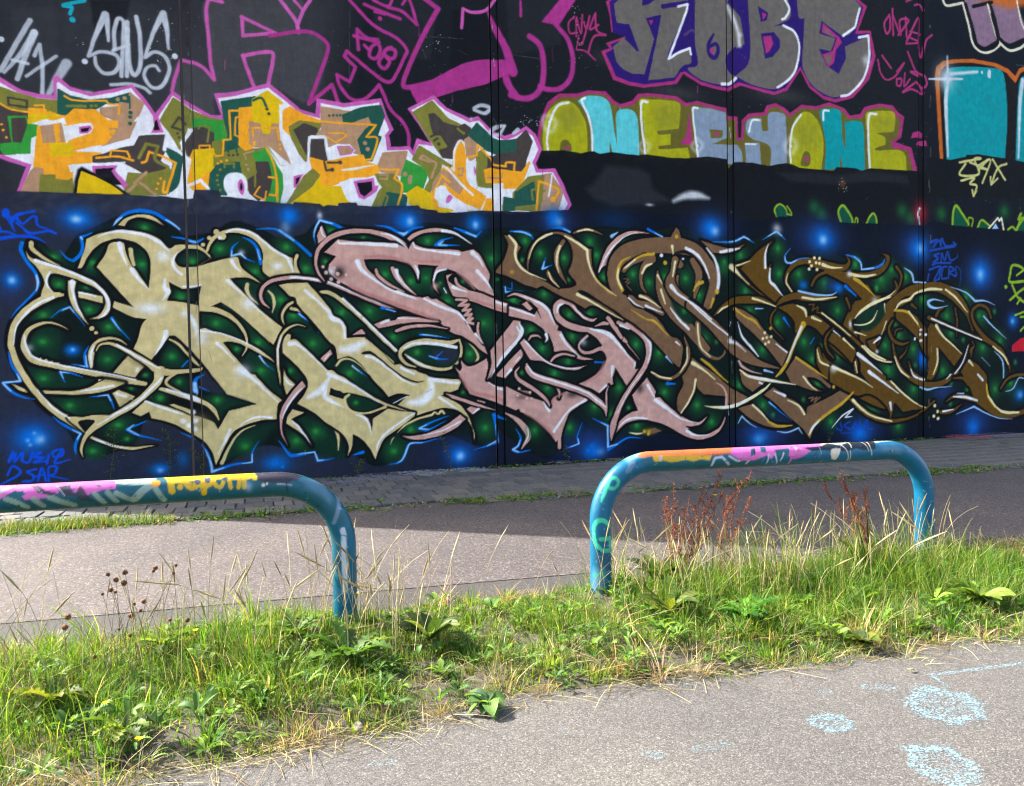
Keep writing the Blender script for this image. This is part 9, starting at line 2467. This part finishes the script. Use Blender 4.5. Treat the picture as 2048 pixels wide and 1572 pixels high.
tag(stalks('dry_grass_stalks', 250, lambda r: (r.choice([r.normal(3.15, 0.38), r.normal(4.25, 0.42), r.normal(2.5, 0.25), r.normal(3.7, 0.7)]), r.uniform(0.45, 0.98)), 21, (0.24, 0.52)),
    'bleached grass stalks rising under the blue barrier', 'dry grass', kind='stuff')
tag(stalks('dry_grass_stalks', 170, lambda r: (r.choice([r.normal(0.25, 0.42), r.normal(-0.75, 0.5), r.normal(0.78, 0.14)]), r.uniform(0.35, 0.98)), 22, (0.28, 0.60)),
    'bleached grass stalks rising under the teal barrier', 'dry grass', kind='stuff')
# straws lying flat on the edge of the path
g = Geo(); r = np.random.default_rng(31)
for k in range(520):
    x = r.choice([r.normal(0.35, 0.35), r.normal(2.9, 0.8), r.uniform(-1, 5.5), r.normal(5.2, .5)]); y = path_edge(x) + r.normal(-0.03, 0.045); L = r.uniform(0.05, 0.24); a = r.normal(-0.1, 0.7) + (math.pi if r.uniform() < .5 else 0)
    q = np.linspace(0, 1, 4); c = r.normal(0, 0.25)
    P = np.stack([x + np.cos(a + c * q) * L * q, y + np.sin(a + c * q) * L * q, 0.006 + 0.016 * np.sin(q * 3) * r.uniform(0, 1) + 0 * q], -1)
    g.tube(P, 0.0013, np.array(STRAW[r.integers(0, 4)]) * r.uniform(0.7, 1.1), 3)
tag(add('fallen_straw', g.mesh('fallen_straw'), M_DRY), 'fallen straw strewn along the edge of the path', 'straw', kind='stuff')

# ------------------------------------------------------------------ broad-leaved weeds
LEAFC = [(0.055, 0.125, 0.020), (0.075, 0.155, 0.024), (0.11, 0.20, 0.028), (0.042, 0.095, 0.02), (0.15, 0.235, 0.032)]
def rosette(g, x, y, z, n, L, w, r, lobes=0, up=0.35):
    a0 = r.uniform(0, 6.28)
    for k in range(n):
        a = a0 + k * 2.399 + r.normal(0, 0.2); s = r.uniform(0.65, 1.15)
        g.leaf((x + 0.01 * math.cos(a), y + 0.01 * math.sin(a), z), a, L * s, w * s, np.array(LEAFC[r.integers(0, 5)]) * r.uniform(0.85, 1.2), bend=r.uniform(up - 0.2, up + 0.35), fold=r.uniform(0.1, 0.35), lobes=lobes, roll=r.normal(0, 0.3))
def px_ground(px, py, z=0.05):
    w = CR @ np.array([px - 1024, py - 786, 1543.0]); t = (z - 1.5) / w[2]; return w[0] * t, w[1] * t
def weed(px, py, n, L, w, lobes, label, seed, up=0.3):
    x, y = px_ground(px, py); z = float(bank_z(x, y)) + 0.05; r = np.random.default_rng(seed); L *= 1.02; w *= (1.5 if lobes else 1.1); n += 5
    root = empty('broadleaf_weed', (x, y, z)); tag(root, label, 'plant', 'broad-leaved weeds in the verge')
    a0 = r.uniform(0, 6.28); tint = np.array([r.uniform(0.75, 1.35), r.uniform(0.8, 1.15), r.uniform(0.8, 1.4)]) * r.uniform(0.7, 1.1)
    for k in range(n):
        g = Geo(); a = a0 + k * 2.399 + r.normal(0, 0.2); s = r.uniform(0.7, 1.15)
        g.leaf((0, 0, 0), a, L * s, w * s, np.array(LEAFC[r.integers(0, 5)]) * r.uniform(0.8, 1.2) * tint, bend=r.uniform(up - 0.2, up + 0.3), fold=r.uniform(0.1, 0.35), lobes=lobes, roll=r.normal(0, 0.3))
        add('leaf', g.mesh('leaf', True), M_LEAF, root)
    return root
weed(700, 1335, 14, 0.24, 0.062, 1, 'large jagged-leaved weed in front of the teal barrier post', 51)
weed(590, 1290, 11, 0.20, 0.055, 1, 'jagged-leaved weed left of the teal barrier post', 52, 0.2)
weed(860, 1300, 10, 0.20, 0.060, 0, 'upright broad dock leaves right of the teal barrier post', 53, 0.05)
weed(1320, 1175, 12, 0.22, 0.075, 0, 'bright broad-leaved weed inside the blue barrier by its left post', 54, 0.15)
weed(1340, 1245, 10, 0.20, 0.055, 0, 'broad leaves at the foot of the red dock stems', 55, 0.1)
weed(1490, 1255, 12, 0.18, 0.060, 1, 'low jagged weed under the middle of the blue barrier', 56)
weed(1640, 1180, 12, 0.20, 0.085, 1, 'lobed dark green weed under the right half of the blue barrier', 57)
weed(1725, 1140, 10, 0.20, 0.065, 0, 'pale green leaves at the foot of the right-hand red dock', 58, 0.1)
weed(1730, 1285, 8, 0.11, 0.060, 0, 'small round-leaved weed at the path edge below the blue barrier', 59)
weed(975, 1400, 7, 0.12, 0.065, 0, 'flat rosette of pale leaves lying on the path edge', 60, 0.55)
weed(1960, 1215, 12, 0.18, 0.055, 0, 'broad-leaved weed in the verge at the right edge', 61)
weed(330, 1310, 12, 0.20, 0.050, 1, 'jagged weed among the grass below the brown seed heads', 62)
weed(110, 1420, 12, 0.18, 0.045, 1, 'jagged weed in the grass near the left edge', 63)
weed(250, 1480, 10, 0.15, 0.045, 1, 'low weed at the lower left end of the verge', 64)
g = Geo(); r = np.random.default_rng(71)
for k in range(680):
    x = r.uniform(-1.6, 6.6); t = r.beta(1.4, 2.2); y = path_edge(x) + t * (verge_back(x) - path_edge(x))
    rosette(g, x, y, float(bank_z(x, y)) + r.uniform(0.0, 0.07), r.integers(5, 9), r.uniform(0.045, 0.105), r.uniform(0.014, 0.034), r, int(r.integers(0, 2)), 0.22)
tag(add('small_leaf_cover', g.mesh('small_leaf_cover', True), M_LEAF), 'small leafy weeds growing all through the grass', 'ground cover', kind='stuff')

# ------------------------------------------------------------------ red dock, brown seed heads, flowers
RUST = [(0.20, 0.055, 0.026), (0.27, 0.095, 0.045), (0.13, 0.04, 0.022)]
def at_depth(px, py, y):
    w = CR @ np.array([px - 1024, py - 786, 1543.0]); t = y / w[1]; return w[0] * t, w[2] * t + 1.5
def dock(label, base_px, tips, y, seed, bend=0.1):
    r = np.random.default_rng(seed); bx, _ = at_depth(base_px[0], base_px[1], y); bz = float(bank_z(bx, y))
    root = empty('red_dock', (bx, y, bz)); tag(root, label, 'plant', 'dried red dock plants under the blue barrier')
    for (tx, ty) in tips:
        ex, ez = at_depth(tx, ty, y); ex -= bx; ez -= bz
        q = np.linspace(0, 1, 14)[:, None]; off = r.normal(0, 0.03)
        P = np.concatenate([ex * q ** 1.25, off * q ** 2, ez * q], 1)
        st = Geo(); st.tube(P, np.linspace(0.0032, 0.0012, 14), np.array(RUST[r.integers(0, 3)]) * 1.0, 4)
        add('stem', st.mesh('stem'), M_DRY, root)
        sd = Geo()
        def seeds(p, m, sp):
            for _ in range(m):
                c = p + r.normal(0, sp, 3); s = r.uniform(0.0020, 0.0052)
                V = c + np.array([(s, 0, 0), (-s, 0, 0), (0, s, 0), (0, -s, 0), (0, 0, s * 1.3), (0, 0, -s * 1.3)])
                sd.put(V, [(0, 2, 4), (2, 1, 4), (1, 3, 4), (3, 0, 4), (2, 0, 5), (1, 2, 5), (3, 1, 5), (0, 3, 5)], np.array(RUST[r.integers(0, 3)]) * r.uniform(0.8, 1.6))
        for k in range(3, 14): seeds(P[k], 9, 0.009)
        for k in range(5, 13):
            if r.uniform() < 0.8:
                a = r.uniform(0, 6.28); L = r.uniform(0.04, 0.11); d = np.array([math.cos(a) * 0.7, math.sin(a) * 0.4, 0.75])
                B = P[k] + d * np.linspace(0, L, 6)[:, None]
                sd.tube(B, 0.0011, RUST[1], 3)
                for b in B[1:]: seeds(b, 6, 0.006)
        tag(add('seed_cluster', sd.mesh('seed_cluster'), M_DRY, root), kind='stuff')
    return root
dock('dried red dock with several leaning stems under the left half of the blue barrier', (1360, 1140), [(1452, 938), (1405, 968), (1492, 945), (1420, 1000), (1440, 985)], 4.18, 81)
dock('thin dark dried dock just left of the tallest red one', (1345, 1130), [(1356, 972), (1330, 1000), (1380, 1000)], 4.30, 82)
dock('small dried red dock between the two halves under the blue barrier', (1438, 1120), [(1475, 965), (1510, 1000), (1448, 995)], 4.32, 83)
dock('dried red dock leaning left under the right half of the blue barrier', (1745, 1125), [(1670, 940), (1692, 962), (1648, 975), (1722, 978), (1702, 990)], 4.12, 84)

BROWN = (0.17, 0.075, 0.035)
def seed_head(g, c, s, r):
    """a dried thistle-like head: a ball of little bracts"""
    for k in range(46):
        z = 1 - 2 * (k + 0.5) / 46; a = k * 2.399; q = math.sqrt(1 - z * z); d = np.array([q * math.cos(a), q * math.sin(a), z])
        t = np.cross(d, (0.3, 0.2, 0.9)); t /= np.linalg.norm(t); b = np.cross(d, t); w = s * 0.3
        V = np.array([c + d * s * 0.55 + t * w, c + d * s * 0.55 - t * w * 0.5 + b * w * 0.8, c + d * s * 0.55 - t * w * 0.5 - b * w * 0.8, c + d * s * r.uniform(0.95, 1.25)])
        g.put(V, [(0, 1, 3), (1, 2, 3), (2, 0, 3)], np.array(BROWN) * r.uniform(0.6, 1.9))
heads = [(216, 1149), (250, 1145), (232, 1160), (248, 1166), (222, 1180), (205, 1188), (231, 1184), (268, 1208), (288, 1203), (281, 1221), (262, 1231), (307, 1142), (311, 1136), (347, 1146), (352, 1131), (136, 1234), (130, 1255), (238, 1258), (260, 1271), (188, 1314), (340, 1240), (375, 1240)]
xk, yk = px_ground(262, 1340); zk = float(bank_z(xk, yk)); r = np.random.default_rng(91)
kn = empty('seed_head_weed', (xk, yk, zk)); tag(kn, 'wiry weed with round dark brown seed heads at the left of the verge', 'plant')
yk2 = yk + 0.05
for (hx, hy) in heads:
    dy = r.uniform(-0.08, 0.12); ex, ez = at_depth(hx, hy, yk2 + dy); e = np.array([ex - xk, 0.05 + dy, ez - zk]); b0 = np.array([r.normal(0, 0.08) + e[0] * 0.45, r.normal(0, 0.05), 0])
    q = np.linspace(0, 1, 9)[:, None]; P = b0 + (e - b0) * q + np.array([0, 0, 0.05]) * np.sin(q * math.pi)
    g = Geo(); g.tube(P, np.linspace(0.0017, 0.001, 9), (0.17, 0.12, 0.06), 4); st = add('stem', g.mesh('stem'), M_DRY, kn)
    g = Geo(); seed_head(g, e, r.uniform(0.008, 0.016), r); add('seed_head', g.mesh('seed_head'), M_DRY, kn)

def flower(px, py, y, label, seed, col=(0.75, 0.55, 0.02), s=0.014):
    r = np.random.default_rng(seed); ex, ez = at_depth(px, py, y); zb = float(bank_z(ex, y))
    root = empty('yellow_flower', (ex, y, zb)); tag(root, label, 'flower', 'small yellow flowers in the verge')
    h = max(ez - zb, 0.04); q = np.linspace(0, 1, 6)[:, None]; P = np.concatenate([0.02 * q ** 2, 0 * q, h * q], 1)
    g = Geo(); g.tube(P, 0.0013, (0.09, 0.13, 0.03), 4); add('stem', g.mesh('stem'), M_LEAF, root)
    g = Geo()
    for k in range(14):
        a = k / 14 * 6.283; d = np.array([math.cos(a), math.sin(a) * 0.9, r.uniform(0.1, 0.5)]); t = np.array([-math.sin(a), math.cos(a), 0]) * s * 0.22; c = P[-1]
        g.put([c, c + d * s * 0.6 + t, c + d * s, c + d * s * 0.6 - t], [(0, 1, 2, 3)], col)
    add('petals', g.mesh('petals'), M_LEAF, root)
flower(381, 1262, 3.75, 'yellow flower among the brown seed heads', 101)
flower(200, 1408, 3.30, 'yellow flower low in the grass at the left', 102)
flower(708, 1188, 4.25, 'yellow flower against the teal barrier post', 103)
flower(268, 1480, 3.15, 'yellow flower near the bottom left of the verge', 104, s=0.02)
flower(1425, 991, 4.15, 'yellow leaf-like bloom caught in the red dock', 105, (0.6, 0.55, 0.02), 0.016)

# ------------------------------------------------------------------ weeds at the foot of the wall and along the sett edge
def sprig(px, base_py, top_py, y, label, seed, bushy=1.0, lean=0.0):
    r = np.random.default_rng(seed); x, _ = at_depth(px, base_py, y); _, zt = at_depth(px, top_py, y)
    root = empty('wall_weed', (x, y, 0)); tag(root, label, 'plant', 'weeds growing at the foot of the wall')
    q = np.linspace(0, 1, 10)[:, None]; P = np.concatenate([lean * q ** 2 + 0.03 * np.sin(q * 4 + seed), 0.02 * q, zt * q], 1)
    g = Geo(); g.tube(P, np.linspace(0.006, 0.0025, 10), (0.07, 0.075, 0.035), 4)
    tw = []
    for k in range(3, 10):
        for _ in range(int(3 * bushy)):
            a = r.uniform(0, 6.28); L = r.uniform(0.04, 0.13) * bushy; d = np.array([math.cos(a), math.sin(a) * 0.5, r.uniform(0.1, 0.9)]); B = P[k] + d * np.linspace(0, L, 4)[:, None]
            g.tube(B, 0.0016, (0.07, 0.08, 0.035), 3); tw.append(B)
    add('stem', g.mesh('stem'), M_DRY, root)
    g = Geo()
    for B in tw + [P[2:]]:
        for _ in range(6):
            p = B[r.integers(0, len(B))]; a = r.uniform(0, 6.28)
            g.leaf(p + r.normal(0, 0.008, 3), a, r.uniform(0.018, 0.04), r.uniform(0.007, 0.014), np.array([(0.06, 0.10, 0.03), (0.10, 0.12, 0.05), (0.13, 0.13, 0.06)][r.integers(0, 3)]), bend=r.uniform(-0.1, 0.5))
    add('foliage', g.mesh('foliage'), M_LEAF, root)
sprig(226, 975, 862, 10.86, 'tall weed at the wall foot left of the first joint, above the teal barrier', 111, 1.1)
sprig(338, 975, 868, 10.88, 'bushy weed at the wall foot just left of the first panel joint', 112, 1.3)
sprig(402, 970, 908, 10.88, 'low bushy weed right of the first panel joint', 113, 1.1)
sprig(898, 935, 872, 10.84, 'thin upright weed at the wall foot left of the second joint', 114, 0.7, -0.08)
sprig(1136, 925, 896, 10.88, 'small weed at the wall foot right of the second joint', 115, 0.8)
sprig(720, 958, 925, 10.80, 'small leafy weed on the setts behind the teal barrier bend', 116, 1.0)
sprig(1660, 886, 868, 10.90, 'thin bare weed at the wall foot behind the blue barrier', 117, 0.6)

g = Geo(); r = np.random.default_rng(121)
for k in range(1500):
    x = r.uniform(-2.7, 13.0); u = r.uniform()
    if u < 0.70: y = sett_front(x) + r.normal(0.12, 0.12)
    else: y = WALL_Y - abs(r.normal(0.05, 0.12)) - 0.03
    if u < 0.70 and math.sin(x * 2.1 + 1.0) + 0.6 * math.sin(x * 5.3) < r.uniform(-1.6, 0.6) and x > -1: continue
    rosette(g, x, y, 0.0, r.integers(4, 7), r.uniform(0.03, 0.10), r.uniform(0.012, 0.03), r, int(r.integers(0, 2)), 0.35)
tag(add('sett_edge_weeds', g.mesh('sett_edge_weeds'), M_LEAF), 'low weeds along the edge of the sett paving', 'ground cover', kind='stuff')
g = Geo(); r = np.random.default_rng(122)
for k in range(5600):
    x = r.choice([r.uniform(-3.2, -0.3), r.uniform(-3.2, -0.9), r.uniform(-2, 11)]); y = sett_front(x) + r.normal(0.10, 0.13)
    if x > -0.4 and math.sin(x * 2.1 + 1.0) + 0.6 * math.sin(x * 5.3) < r.uniform(-0.4, 1.2): continue
    h = r.uniform(0.03, 0.09) * (1.3 if x < -0.6 else 1); a = r.uniform(0, 6.28); l = r.uniform(0.2, 1.1); w = 0.003
    b = np.array([x, y, 0.0]); t = b + np.array([math.cos(a) * l * h, math.sin(a) * l * h, h]); s = np.array([math.sin(a) * w, -math.cos(a) * w, 0])
    c = np.array((GREEN + STRAW)[[0, 1, 4, 0, 1, 2, 8, 3, 6][r.integers(0, 9)]]) * r.uniform(0.6, 1.0)
    g.put([b - s, b + s, (b + t) / 2 + s * .8 + np.array([0, 0, h * .1]), (b + t) / 2 - s * .8 + np.array([0, 0, h * .1])], [(0, 1, 2, 3)], c); g.put([(b + t) / 2 + s * .8 + np.array([0, 0, h * .1]), (b + t) / 2 - s * .8 + np.array([0, 0, h * .1]), t], [(0, 1, 2)], c)
tag(add('sett_edge_grass', g.mesh('sett_edge_grass'), M_LEAF), 'tufts of grass between the road and the setts', 'grass', kind='stuff')
# dead leaves lying in the gutter
g = Geo(); r = np.random.default_rng(123)
for k in range(760):
    x = r.uniform(-2.5, 11); y = (sett_front(x) + r.normal(0.06, 0.10)) if k % 3 else (WALL_Y - 0.03 - abs(r.normal(0, 0.13)))
    g.leaf((x, y, 0.012), r.uniform(0, 6.28), r.uniform(0.03, 0.075), r.uniform(0.02, 0.04), np.array([(0.16, 0.12, 0.07), (0.12, 0.085, 0.05), (0.2, 0.17, 0.10)][r.integers(0, 3)]), bend=r.uniform(0.5, 0.9), roll=r.normal(0, .4))
tag(add('dead_leaves', g.mesh('dead_leaves'), M_DRY), 'dead leaves gathered along the sett edge', 'leaves', kind='stuff')

# ------------------------------------------------------------------ chalk on the path, paint on the setts
def blot(name, parent, mat, poly, z, seed, hollow=0.0, faint=0.0):
    """a thin film of chalk; thickness (red) fades towards its rim and, if hollow, its middle"""
    P = np.array(poly); c = P.mean(0); n = len(P); V = [(*c, z)]; T = [0.9 - hollow]
    for k, q in ((0.5, 0.75 - hollow * 0.4), (0.8, 0.85), (1.0, 0.35), (1.25, -0.2)):
        for p in P: V.append((*(c + (p - c) * k), z)); T.append(q)
    T = [max(q - faint, -0.2) for q in T]
    F3 = [(0, 1 + i, 1 + (i + 1) % n) for i in range(n)]; F4 = []
    for s in range(3):
        a = 1 + s * n; F4 += [(a + i, a + n + i, a + n + (i + 1) % n, a + (i + 1) % n) for i in range(n)]
    me = np_mesh(name, V, [np.array(F3), np.array(F4)], np.repeat(np.array(T)[:, None], 3, 1))
    return add(name, me, mat, parent)
M_CHALK = chalk_material('blue_chalk', (0.19, 0.39, 0.48), 1.50, 150.0)
path_o = bpy.data.objects['path']; setts_o = paving
def ell(cx, cy, rx, ry, rot, n, seed):
    r = np.random.default_rng(seed); out = []
    for k in range(n):
        a = k / n * 6.283; m = 1 + r.normal(0, 0.07); x = rx * math.cos(a) * m; y = ry * math.sin(a) * m
        out.append(px_ground(cx + x * math.cos(rot) - y * math.sin(rot), cy + x * math.sin(rot) + y * math.cos(rot), 0.003))
    return out
marks = [(1662, 1445, 52, 19, 0.12, 0.35), (1890, 1411, 90, 36, 0.18, 0.45), (1885, 1530, 88, 40, 0.35, 0.5), (1308, 1510, 30, 10, 0, 0.2), (1420, 1494, 50, 8, -0.12, 0.2), (1758, 1374, 46, 7, 0.05, 0.1), (1650, 1383, 20, 7, 0.2, 0.3), (1124, 1460, 14, 5, 0.1, 0.0), (1372, 1366, 12, 3, 0, 0.0), (765, 1525, 34, 7, -.1, 0.3)]
for k, (cx, cy, rx, ry, rot, ho) in enumerate(marks):
    blot('chalk_mark', path_o, M_CHALK, ell(cx, cy, rx, ry, rot, 22, 130 + k), 0.003, k, ho, 0.0 if k < 3 else 0.25)
def chalk_line(pts, w):
    P = np.array([px_ground(x, y, 0.003) for x, y in pts]); g = []
    T = np.gradient(P, axis=0); T /= np.linalg.norm(T, axis=1)[:, None]; S = np.stack([-T[:, 1], T[:, 0]], -1) * w
    V = []; Tq = []
    for k, q in ((-1, 0.0), (-0.4, 0.75), (0.4, 0.75), (1, 0.0)):
        for p, s in zip(P, S): V.append((*(p + s * k), 0.003)); Tq.append(q)
    n = len(P); F = [(a * n + i, a * n + i + 1, (a + 1) * n + i + 1, (a + 1) * n + i) for a in range(3) for i in range(n - 1)]
    return add('chalk_mark', np_mesh('chalk_mark', V, np.array(F), np.repeat(np.array(Tq)[:, None], 3, 1)), M_CHALK, path_o)
chalk_line([(1856, 1350), (1900, 1345), (1980, 1335), (2060, 1323), (2150, 1312)], 0.022)
chalk_line([(1862, 1350), (1880, 1362), (1898, 1376)], 0.016)
M_SPL = chalk_material('lilac_overspray', (0.20, 0.18, 0.27), 1.55, 60.0)
M_SPW = chalk_material('white_overspray', (0.40, 0.40, 0.46), 1.45, 50.0)
M_SPR = chalk_material('red_overspray', (0.30, 0.05, 0.08), 1.25, 40.0)
for k, (cx, cy, rx, ry, mat) in enumerate([(760, 952, 70, 10, M_SPL), (850, 945, 60, 7, M_SPW), (690, 962, 50, 9, M_SPL), (940, 940, 40, 5, M_SPW), (1120, 925, 26, 4, M_SPL), (1940, 874, 60, 5, M_SPR), (2010, 870, 60, 5, M_SPL)]):
    pts = []
    r = np.random.default_rng(150 + k)
    for q in range(22):
        a = q / 22 * 6.283; m = 1 + r.normal(0, 0.15); x, y = px_ground(cx + rx * math.cos(a) * m, cy + ry * math.sin(a) * m, 0.03); pts.append((x, min(y, WALL_Y - 0.02)))
    blot('overspray_patch', setts_o, mat, pts, 0.034 + 0.001 * k, k)

# ------------------------------------------------------------------ litter
def bit(name, px, py, label, cat, col, s, seed):
    r = np.random.default_rng(seed); x, y = px_ground(px, py, 0.01); n = 7
    V = [(0, 0, 0.004)] + [(s * math.cos(k / n * 6.28) * r.uniform(.6, 1.2), s * .7 * math.sin(k / n * 6.28) * r.uniform(.6, 1.2), r.uniform(0.0, s * 0.5)) for k in range(n)]
    V2 = V + [(a, b, c + 0.0015) for a, b, c in V]
    F = [(0, 1 + (k + 1) % n, 1 + k) for k in range(n)] + [(n + 1, n + 2 + k, n + 2 + (k + 1) % n) for k in range(n)]
    F4 = [(1 + k, 1 + (k + 1) % n, n + 2 + (k + 1) % n, n + 2 + k) for k in range(n)]
    o = add(name, np_mesh(name, V2, [np.array(F), np.array(F4)], np.tile(np.array(col), (len(V2), 1))), M_DRY)
    o.location = (x, y, 0.012); tag(o, label, cat); return o
bit('paper_scrap', 942, 1385, 'crumpled white paper scrap at the path edge beside the flat rosette', 'litter', (0.6, 0.6, 0.65), 0.016, 161)
bit('dead_leaf', 1942, 1256, 'curled brown dead leaf on the path edge at the right', 'leaf', (0.2, 0.12, 0.06), 0.03, 162)
bit('yellow_leaf', 1822, 1341, 'small pale yellow leaf lying on the path near the chalk', 'leaf', (0.42, 0.32, 0.12), 0.02, 163)
cx_, cy_ = px_ground(715, 1452, 0.03); g = Geo(); r = np.random.default_rng(164)
for k in range(120):
    z = 1 - 2 * (k + .5) / 120; a = k * 2.399; q = math.sqrt(1 - z * z); d = np.array([q * math.cos(a), q * math.sin(a), z])
    g.tube(np.stack([d * 0.004, d * 0.02]), [0.0003, 0.0008], (0.55, 0.5, 0.42), 3)
o = add('dandelion_clock', g.mesh('dandelion_clock'), M_DRY); o.location = (cx_, cy_, 0.03); tag(o, 'pale fluffy dandelion clock lying at the path edge', 'flower')
